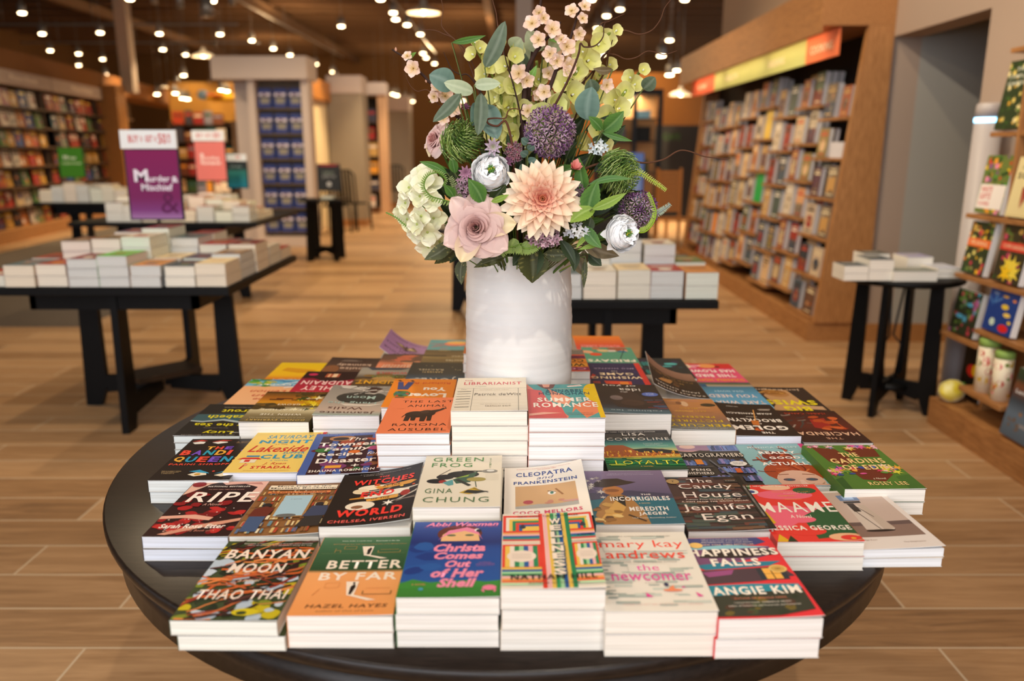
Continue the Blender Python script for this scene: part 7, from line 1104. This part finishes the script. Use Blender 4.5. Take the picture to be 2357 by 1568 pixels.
t = thing('tall_bookcase', 'narrow tall bookcase between the two grey end panels', 'bookcase', (0, 0, 0))
boxmb(-3.30, 18.0, .1, -2.89, 18.3, 2.45, m=mat('dark_back_board', '1d140e')).build('back_panel', t); boxmb(-2.885, 17.9, 0, -2.71, 18.3, 2.5, m=mat('light_post_wood', 'cda37c', .6)).build('post', t); boxmb(-3.32, 17.85, 2.501, -2.70, 18.3, 2.75, m=pale).build('header', t); boxmb(-3.3, 17.9, 0, -2.89, 18.0, .1, m=M_OAKH).build('plinth', t)
R = random.Random(4)
FARC = ['c8503a', 'd8b890', '3f5a3a', '8a8aa0', 'e0d0c0', '2f5a60', '7a4a3a', 'a83a3a', 'c8a060', 'e8a040', '4a4a5a']
FN = dict(zip(FARC, ['red', 'tan', 'green', 'lilac', 'cream', 'teal', 'brown', 'crimson', 'ochre', 'amber', 'slate']))
def rowbooks(case, x0, x1, y, zs, hmax, where, wr=(.13, .2)):
    for j, z in enumerate(zs):
        boxmb(x0, y-.02, z-.03, x1, y+.18, z, m=MD).build('shelf', case); x = x0+.02; k = 0
        while x < x1-wr[0]:
            w = R.uniform(*wr); h = R.uniform(.68, .95)*hmax; c = R.choice(FARC)
            if x+w > x1: break
            b = MB(); b.box(0, 0, 0, w, .03, h, c, M_COVER); b.box(w*.1, -.002, h*.6, w*.9, 0, h*.8, R.choice(FARC+['f0e4d0']), M_COVER)
            o = b.build('distant_book'); o.location = (x, y+.01, z+.001); k += 1
            tag(o, '%s book, shelf %s, place %d in the %s' % (FN[c], ('one', 'two', 'three', 'four', 'five', 'six', 'seven')[j], k, where), 'book', 'books in the '+where); x += w+R.uniform(.01, .04)
rowbooks(t, -3.3, -2.89, 17.81, [.14+.36*i for i in range(6)], .32, 'narrow tall bookcase')
# amber lit shelving at the back, behind the pink sign
t = thing('back_bookcase', 'amber lit bookcase at the back of the shop above the far tables', 'bookcase', (0, 0, 0))
amb = mat('amber_panel', 'b8863f', .6, .3)
boxmb(-8.6, 21.0, 2.05, -5.4, 21.2, 3.0, m=amb).build('upper_panel', t); boxmb(-8.6, 21.1, 0, -5.4, 21.2, 2.05, m=mat('dark_back_board', '1d140e')).build('back_panel', t)
for x in (-8.6, -7.0, -5.45): boxmb(x, 20.75, 0, x+.06, 21.1, 2.05, m=MD).build('upright', t)
rowbooks(t, -8.54, -7.0, 20.9, [.3+.42*i for i in range(5)], .36, 'amber lit back bookcase, outer half', (.16, .28)); rowbooks(t, -6.94, -5.45, 20.9, [.3+.42*i for i in range(5)], .36, 'amber lit back bookcase, inner half', (.16, .28))
for x in (-8.0, -6.9, -5.9): lamp('SPOT', 'back_shelf_light', (x, 19.6, 3.6), 100, (1, .72, .34), aim=(x, 21.0, 2.3), spot_size=.9, spot_blend=.6, shadow_soft_size=.05)
t = thing('wood_pillar', 'square oak pillar at the end of the far left book wall', 'pillar', (-8.15, 17.0, 0)); boxmb(-.22, -.2, 0, .22, .2, 2.62, m=wood('pillar_oak', '8a5a2c', 'a8743c', (9, 9, 1), .5)).build('shaft', t); boxmb(-.24, -.22, 0, .24, -.201, .14, m=M_OAKH).build('base', t)
# toys on top of the far shelf: yellow and blue
t = thing('toy_airplane', 'yellow and blue toy plane hanging beyond the pink poster', 'toy', (-6.1, 17.5, 2.42))
b = MB(); b.lathe([(0, -.3), (.05, -.28), (.09, -.1), (.09, .1), (.04, .45), (0, .5)], 'e8b02a', M_PLAIN, n=16, caps=False); b.xform(Matrix.Rotation(PI/2, 4, 'Y')); b.build('fuselage', t)
b = MB(); b.prism([(-.12, -.5), (.08, -.5), (.12, 0), (.08, .5), (-.12, .5), (-.14, 0)], lambda x, y, k: (x, y, .02+.02*k), 'd84a3a'); b.build('wing', t); b = MB(); b.lathe([(0, 0), (.10, .03), (.12, .1), (.08, .18), (0, .2)], '8ab0c8', M_PLAIN, n=16, caps=False); b.xform(Matrix.Translation((-.35, 0, -.05))); b.build('nose', t)
b = MB(); b.tube([(0, 0, .1), (0, 0, 2.0)], .004, m=M_DARKMETAL); b.build('wire', t)
# dark bistro chairs
def chair(label, x, y, rz):
    t = thing('bistro_chair', label, 'chair', (x, y, 0), rz)
    for sx in (-1, 1):
        for sy in (-1, 1):
            b = MB(); b.tube([(sx*.20, sy*.19, 0), (sx*.18, sy*.17, .45)], .017, m=M_BLACK); b.build('leg', t)
    b = MB(); b.lathe([(0, .45), (.21, .45), (.215, .47), (0, .475)], m=M_BLACK, n=24, caps=False); b.build('seat', t)
    b = MB(); b.tube([(-.19, .17, .47), (-.19, .21, .95), (-.1, .22, 1.02), (.1, .22, 1.02), (.19, .21, .95), (.19, .17, .47)], .017, m=M_BLACK)
    for q in (-.1, -.03, .04, .11): b.tube([(q, .18, .47), (q, .215, 1.0)], .018, m=M_BLACK, n=6)
    b.build('backrest', t)
chair('dark bistro chair just past the dark notice', -2.72, 14.1, 2.6); chair('dark bistro chair against the first grey end panel', -2.93, 13.45, 3.0); chair('dark bistro chair near the farther grey end panel', -2.55, 18.6, 2.9)
# ================================================================ cafe corner beyond the bookcase, right of the flowers
amw = wood('cafe_amber_wall', '9a5f26', 'bb7a34', (9, 1, 3), .5)
t = thing('cafe_counter', 'black cafe counter block before the amber wall', 'counter', (0, 0, 0)); boxmb(2.05, 16.5, 0, 3.9, 17.2, 1.83, m=mat('soft_black', '14100e', .6)).build('body', t)
b = MB(); V, F = text_in('BOOKS & CAFE', 0, 0, 1.0, .12, .01); b.add([(2.35+p, 16.495, 1.55+q) for p, q in V], F, '3a5a30', M_PLAIN); b.build('lettering', t)
struct('wall_cafe', boxmb(.3, 19.0, 0, 7, 19.2, 3.05, m=amw), 'amber wooden wall of the cafe corner')
t = thing('glass_cabinet', 'tall black framed glass cabinet with lit goods in the cafe corner', 'cabinet', (0, 0, 0))
gx0, gx1, gy = 1.35, 2.35, 13.2
for x in (gx0, (gx0+gx1)/2+.1, gx1): boxmb(x-.035, gy, 0, x+.035, gy+.07, 2.2, m=M_DARKMETAL).build('post', t)
boxmb(gx0-.035, gy, 2.201, gx1+.035, gy+.45, 2.29, m=M_DARKMETAL).build('top', t)
for z in (.45, 1.0, 1.5, 1.85): boxmb(gx0+.036, gy+.08, z-.02, gx1-.036, gy+.43, z, m=M_DARKMETAL).build('shelf', t)
boxmb(gx0, gy+.44, 0, gx1, gy+.47, 2.2, m=mat('lit_cream_back', 'c9925a', .7)).build('back_panel', t)
lamp('AREA', 'cabinet_light', ((gx0+gx1)/2, gy+.2, 2.19), 16, (1, .8, .55), aim=((gx0+gx1)/2, gy+.25, 0), size=.5)
for i, (x, z, w, h, c, nm) in enumerate(((1.55, 1.5, .16, .25, 'd8c8b0', 'cream'), (1.75, 1.5, .14, .2, '6a6a70', 'grey'), (2.1, 1.85, .22, .12, '7fa6b8', 'pale blue'), (2.12, 1.5, .2, .22, '2a2a2a', 'black'), (1.55, 1.0, .25, .3, 'c8a070', 'tan'), (2.1, 1.0, .2, .2, '4a5a3a', 'green'), (1.6, 1.85, .2, .15, 'e8c8a0', 'peach'))):
    t2 = thing('gift_box', '%s box in the glass cabinet, %s shelf' % (nm, 'upper' if z > 1.6 else 'middle' if z > 1.2 else 'low'), 'box', (x, gy+.2, z+.001)); boxmb(-w/2, -.08, 0, w/2, .08, h*.75, c, M_PLAIN).build('box', t2); boxmb(-w/2-.004, -.084, h*.75+.0005, w/2+.004, .084, h, c, M_PLAIN).build('lid', t2)
pl('blue framed board standing beside the flowers in the cafe corner', 1436, 1477, 500, 352, 9.3, .01, '5a7ac8', None, [('.', .15, .1, .85, .9, '7f9ad8', .3)], .001)
# armchair, dark
t = thing('armchair', 'dark blocky armchair low in front of the glass cabinet', 'armchair', (1.42, 11.4, 0)); dk = mat('charcoal_upholstery', '1f2226', .8)
boxmb(-.34, -.35, .12, .34, .3, .42, m=dk).build('seat', t, bevel=.03); boxmb(-.42, .22, .12, .42, .42, .92, m=dk).build('backrest', t, bevel=.03); boxmb(-.46, -.36, .1, -.35, .3, .62, m=dk).build('armrest', t, bevel=.02); boxmb(.35, -.36, .1, .46, .3, .62, m=dk).build('armrest', t, bevel=.02)
for sx in (-.38, .38):
    for sy in (-.3, .3): boxmb(sx-.02, sy-.02, 0, sx+.02, sy+.02, .1, m=M_BLACK).build('leg', t)
# slatted wooden chair
t = thing('slatted_chair', 'honey coloured chair with a slatted back at the end of the long bookcase', 'chair', (2.17, 10.95, 0), .25); hw = wood('honey_wood', 'a8662c', 'c98640', (9, 1, 9), .5)
for sx in (-.18, .16): boxmb(sx, -.18, 0, sx+.03, -.15, .44, m=hw).build('leg', t); boxmb(sx, .15, 0, sx+.03, .18, 1.12, m=hw).build('leg', t)
boxmb(-.19, -.2, .441, .20, .145, .47, m=hw).build('seat', t)
for k in range(9): boxmb(-.149, .155, .54+k*.062, .159, .175, .585+k*.062, m=hw).build('slat', t)
# ================================================================ lamps
bulb = mat('lamp_glow', emit='ffdcaa', estr=22); bulbd = mat('lamp_glow_dim', emit='ffc890', estr=6)
hb = MB(); hb.lathe([(0, .02), (.06, .02), (.065, .03), (.065, .16), (.05, .18), (0, .185)], m=M_METAL, n=20, caps=False); head_me = hb.mesh('head')
lbm = MB(); lbm.lathe([(0, .0), (.045, .002), (.06, .010), (.06, .019), (0, .019)], m=bulb, n=20, caps=False); lens_me = lbm.mesh('lens')
lbd = MB(); lbd.lathe([(0, .0), (.045, .002), (.06, .010), (.06, .019), (0, .019)], m=bulbd, n=20, caps=False); lensd_me = lbd.mesh('lens')
stm = MB(); stm.tube([(0, 0, .186), (0, 0, .30)], .010, m=M_METAL, n=6); stem_me = stm.mesh('stem')
A_ = [(215,135),(410,335),(970,325),(1545,335),(2132,340),(487,497),(762,528),(995,580),(1577,487),(1798,537),(345,640),(763,638),(1022,727),(1780,737),(1717,827),(1258,2),(2058,20),(1565,892),(1575,930),(1522,920),(1700,912),(1770,960),(1817,967),(2037,837),(2098,870),(2143,880),(2200,890),(2275,790),(2313,907)]
B_ = [(380,362),(567,432),(713,487),(940,567),(1088,635),(1112,670),(1162,238),(1506,4),(1617,120),(1638,178),(1738,226),(1854,307),(1877,473),(1905,512),(1978,562),(1460,775),(1530,783),(1612,828),(1648,840),(1722,865),(1735,897),(1780,893),(2225,888),(2197,820)]
LP = [(x*.2376, y*.2376) for x, y in A_]+[(480+x*.263, y*.263) for x, y in B_]+[(1396,39),(1427,24),(1375,67),(1385,128),(1541,95),(1522,131),(1557,164),(1541,175),(1576,2),(1361,2)]
SPOTS = []
R = random.Random(2)
for i, (px, py) in enumerate(LP):
    p = atz(px, py, 3.75)
    if p.y > 26: p = aty(px, py, 18.4+R.uniform(0, 7.5) if px < 1300 else 17.8)
    if px > 1500: p = aty(px, py, 12.5+R.uniform(0, 4))
    if p.y > 18 and px > 1330: p = aty(px, py, 17.5)
    if -8.8 < p.x < -5.2 and 20.3 < p.y < 21.6: p = aty(px, py, 20.1)
    t = thing('track_spotlight', '', 'spotlight', p, 0, 'spotlights under the shop ceiling')
    for n, me in (('head', head_me), ('lens', lens_me), ('stem', stem_me)):
        o = bpy.data.objects.new(n, me); COL.objects.link(o); o.parent = hd_ if n == 'lens' else t
        if n == 'head': hd_ = o
    top = 4.749-p.z
    b = MB(); b.tube([(0, 0, .301), (0, 0, max(top, .33))], .004, m=M_METAL, n=6); b.build('drop_rod', t)
    SPOTS.append((px, py, t))
    if i % 3 == 0: lamp('SPOT', 'spotlight_beam', (p.x, p.y, p.z-.03), 420 if p.y < 20 else 260, (1, .76, .46), aim=(p.x+R.uniform(-.8, .8), p.y+R.uniform(-1.0, .6), 0), spot_size=1.5, spot_blend=.6, shadow_soft_size=.04)
ORDN = 'nearest|second nearest|third nearest|fourth nearest|fifth nearest|sixth nearest|seventh nearest|eighth nearest|ninth nearest|tenth nearest|eleventh nearest|twelfth nearest|thirteenth nearest|fourteenth nearest|fifteenth nearest|sixteenth nearest|seventeenth nearest|eighteenth nearest'.split('|')
LM = [(468, 125, 'cream dome pendant'), (975, 22, 'large cream pendant'), (278, 90, 'pale ceiling column'), (640, 160, 'header of the blue book tower'), (1567, 214, 'flat cafe pendant'), (860, 200, 'header of the first grey end panel'), (430, 245, 'amber lit upper panel'), (1400, 75, 'tip of the tall bell stem'), (40, 190, 'picture book header'), (1030, 200, 'pink blossoms on the outreaching branch')]
near = {}
for px, py, t in SPOTS:
    d = sorted((math.hypot(px-x, py-y), n) for x, y, n in LM)[0]; near.setdefault(d[1], []).append((d[0], t))
for n, lst in near.items():
    for r_, (d, t) in enumerate(sorted(lst, key=lambda q: q[0])): t['label'] = 'small grey glowing ceiling spotlight, %s to the %s' % (ORDN[r_], n)
# tracks the heads hang from
for i, (x, y0, y1, z) in enumerate(((-2.33, 9, 26, 4.2), (-5.38, 9, 27, 4.2), (2.0, 8, 18, 4.2))):
    t = thing('lighting_track', '%s black and grey lighting track running towards the back' % ('middle', 'far left', 'cafe side')[i], 'track', (x, y0, z)); boxmb(-.02, 0, 0, .02, y1-y0, .03, m=M_METAL).build('rail', t)
    for k in range(4): b = MB(); yy = (k+.5)*(y1-y0)/4; b.tube([(0, yy, .03), (0, yy, 4.74-z)], .006, m=M_METAL, n=6); b.build('hanger', t)
for i, (px, py) in enumerate(((60, 58), (180, 100))):
    p = aty(px, py, 19+i*3); t = thing('lighting_track', 'grey track crossing the ceiling, %s of two' % ('nearer', 'farther')[i], 'track', (p.x-1.5, p.y, p.z)); boxmb(0, -.02, 0, 6.2, .02, .035, m=M_METAL).build('rail', t)
    for k in range(3): b = MB(); b.tube([(1+k*2, 0, .035), (1+k*2, 0, 4.74-p.z)], .006, m=M_METAL, n=6); b.build('hanger', t)
# pendants
enam = mat('cream_enamel', '9c948a', .4); enami = mat('cream_enamel_inside', 'f4e6cc', .5)
def pendant(label, px, py, wpx, zc, str_=1.0, Y=None):
    r_ = .225; tt = r_*2*FPX/wpx; w = -(py-784)/FPX*tt; y = tt*_c+w*_s; z = CH-tt*_s+w*_c; x = (px-1178.5)/FPX*tt
    t = thing('pendant_lamp', label, 'lamp', (x, y, z))
    b = MB(); b.lathe([(.225, -.045), (.222, -.03), (.17, .0), (.10, .03), (.05, .05), (.04, .12), (.0, .125)], m=enam, n=40, caps=False); b.lathe([(.223, -.046), (.168, -.004), (.10, .024), (0, .03)], m=enami, n=40, caps=False); b.build('shade', t)
    b = MB(); b.lathe([(0, -.06), (.025, -.052), (.037, -.028), (.025, .0), (.0, .01)], m=mat('pendant_bulb', emit='ffd08a', estr=14), n=16, caps=False); b.build('bulb', t)
    b = MB(); b.tube([(0, 0, .125), (0, 0, 4.74-z)], .006, m=M_METAL, n=6); b.build('cord', t)
    lamp('POINT', 'pendant_glow', (x, y, z-.10), 10*str_, (1, .78, .48), shadow_soft_size=.04)
pendant('large cream pendant lamp hanging left of the flower twigs', 975, 22, 78, 3.2); pendant('cream dome pendant lamp glowing above the left aisle', 468, 125, 52, 3.2)
pendant('flat pendant lamp over the cafe counter', 1567, 214, 55, 2.4, .6); pendant('flat pendant lamp just right of the yellow green bells', 1475, 230, 52, 2.3, .6); pendant('small pale pendant far off on the left side', 388, 197, 36, 2.6, .6)
# grey cylinders on the ceiling
for i, (px, py) in enumerate(((478, 38), (355, 8), (415, 18), (535, 12))):
    p = aty(px, py, 12.5); t = thing('cylinder_downlight', 'unlit grey cylinder fixture on the ceiling, %s' % ('above the dome pendant', 'first of three small ones from the wall', 'second small one', 'third small one')[i], 'ceiling light', p)
    b = MB(); b.lathe([(0, 0), (.09 if i == 0 else .05, 0), (.075 if i == 0 else .05, .26), (0, .27)], m=M_METAL, n=20, caps=False); b.build('body', t); b = MB(); b.tube([(0, 0, .27), (0, 0, 4.74-p.z)], .006, m=M_METAL, n=6); b.build('rod', t)
# wash lamps without fittings, added to brighten the ceiling and the shop behind
for x, y, z, e in ((-4.6, 5.0, 4.1, 150), (.9, 4.6, 4.1, 110), (-2.2, 3.2, 4.1, 110)): lamp('POINT', 'added_wash_lamp', (x, y, z), e, (1, .78, .50), shadow_soft_size=.06)
for x, y, e in ((-6, 10.5, 420), (-1.5, 9.5, 420), (-5.5, 16, 420), (.6, 14.5, 380), (1.0, 8.0, 160)): lamp('SPOT', 'added_wash_lamp', (x, y, 4.1), e, (1, .74, .42), aim=(x, y+.2, 0), spot_size=2.2, spot_blend=.9, shadow_soft_size=.08)
for x, y, e in ((-5, 19, 95), (-1, 20, 95), (-7, 24, 110), (-2.5, 26, 110), (2, 24, 80)): lamp('POINT', 'added_wash_lamp', (x, y, 3.6), e, (1, .70, .38), shadow_soft_size=.05)

lamp('SPOT', 'added_cafe_fill', (2.2, 17.4, 4.2), 260, (1, .70, .34), aim=(2.6, 19.0, 2.3), spot_size=1.4, spot_blend=.8, shadow_soft_size=.06)  # fill spot without a fitting, added to brighten the amber wall
lamp('SPOT', 'added_aisle_fill', (-1.6, 16.4, 4.1), 200, (1, .84, .64), aim=(-3.0, 18.2, 1.5), spot_size=.9, spot_blend=.8, shadow_soft_size=.06)  # these aisle fills have no fittings; added to brighten panels, bookcase and floor
lamp('SPOT', 'added_aisle_fill', (-1.4, 12.4, 4.1), 190, (1, .84, .64), aim=(-2.95, 14.9, 1.5), spot_size=.7, spot_blend=.8, shadow_soft_size=.06)
lamp('SPOT', 'added_aisle_fill', (-1.0, 5.4, 4.15), 170, (1, .78, .48), aim=(-.9, 7.6, 0), spot_size=1.5, spot_blend=.9, shadow_soft_size=.06)
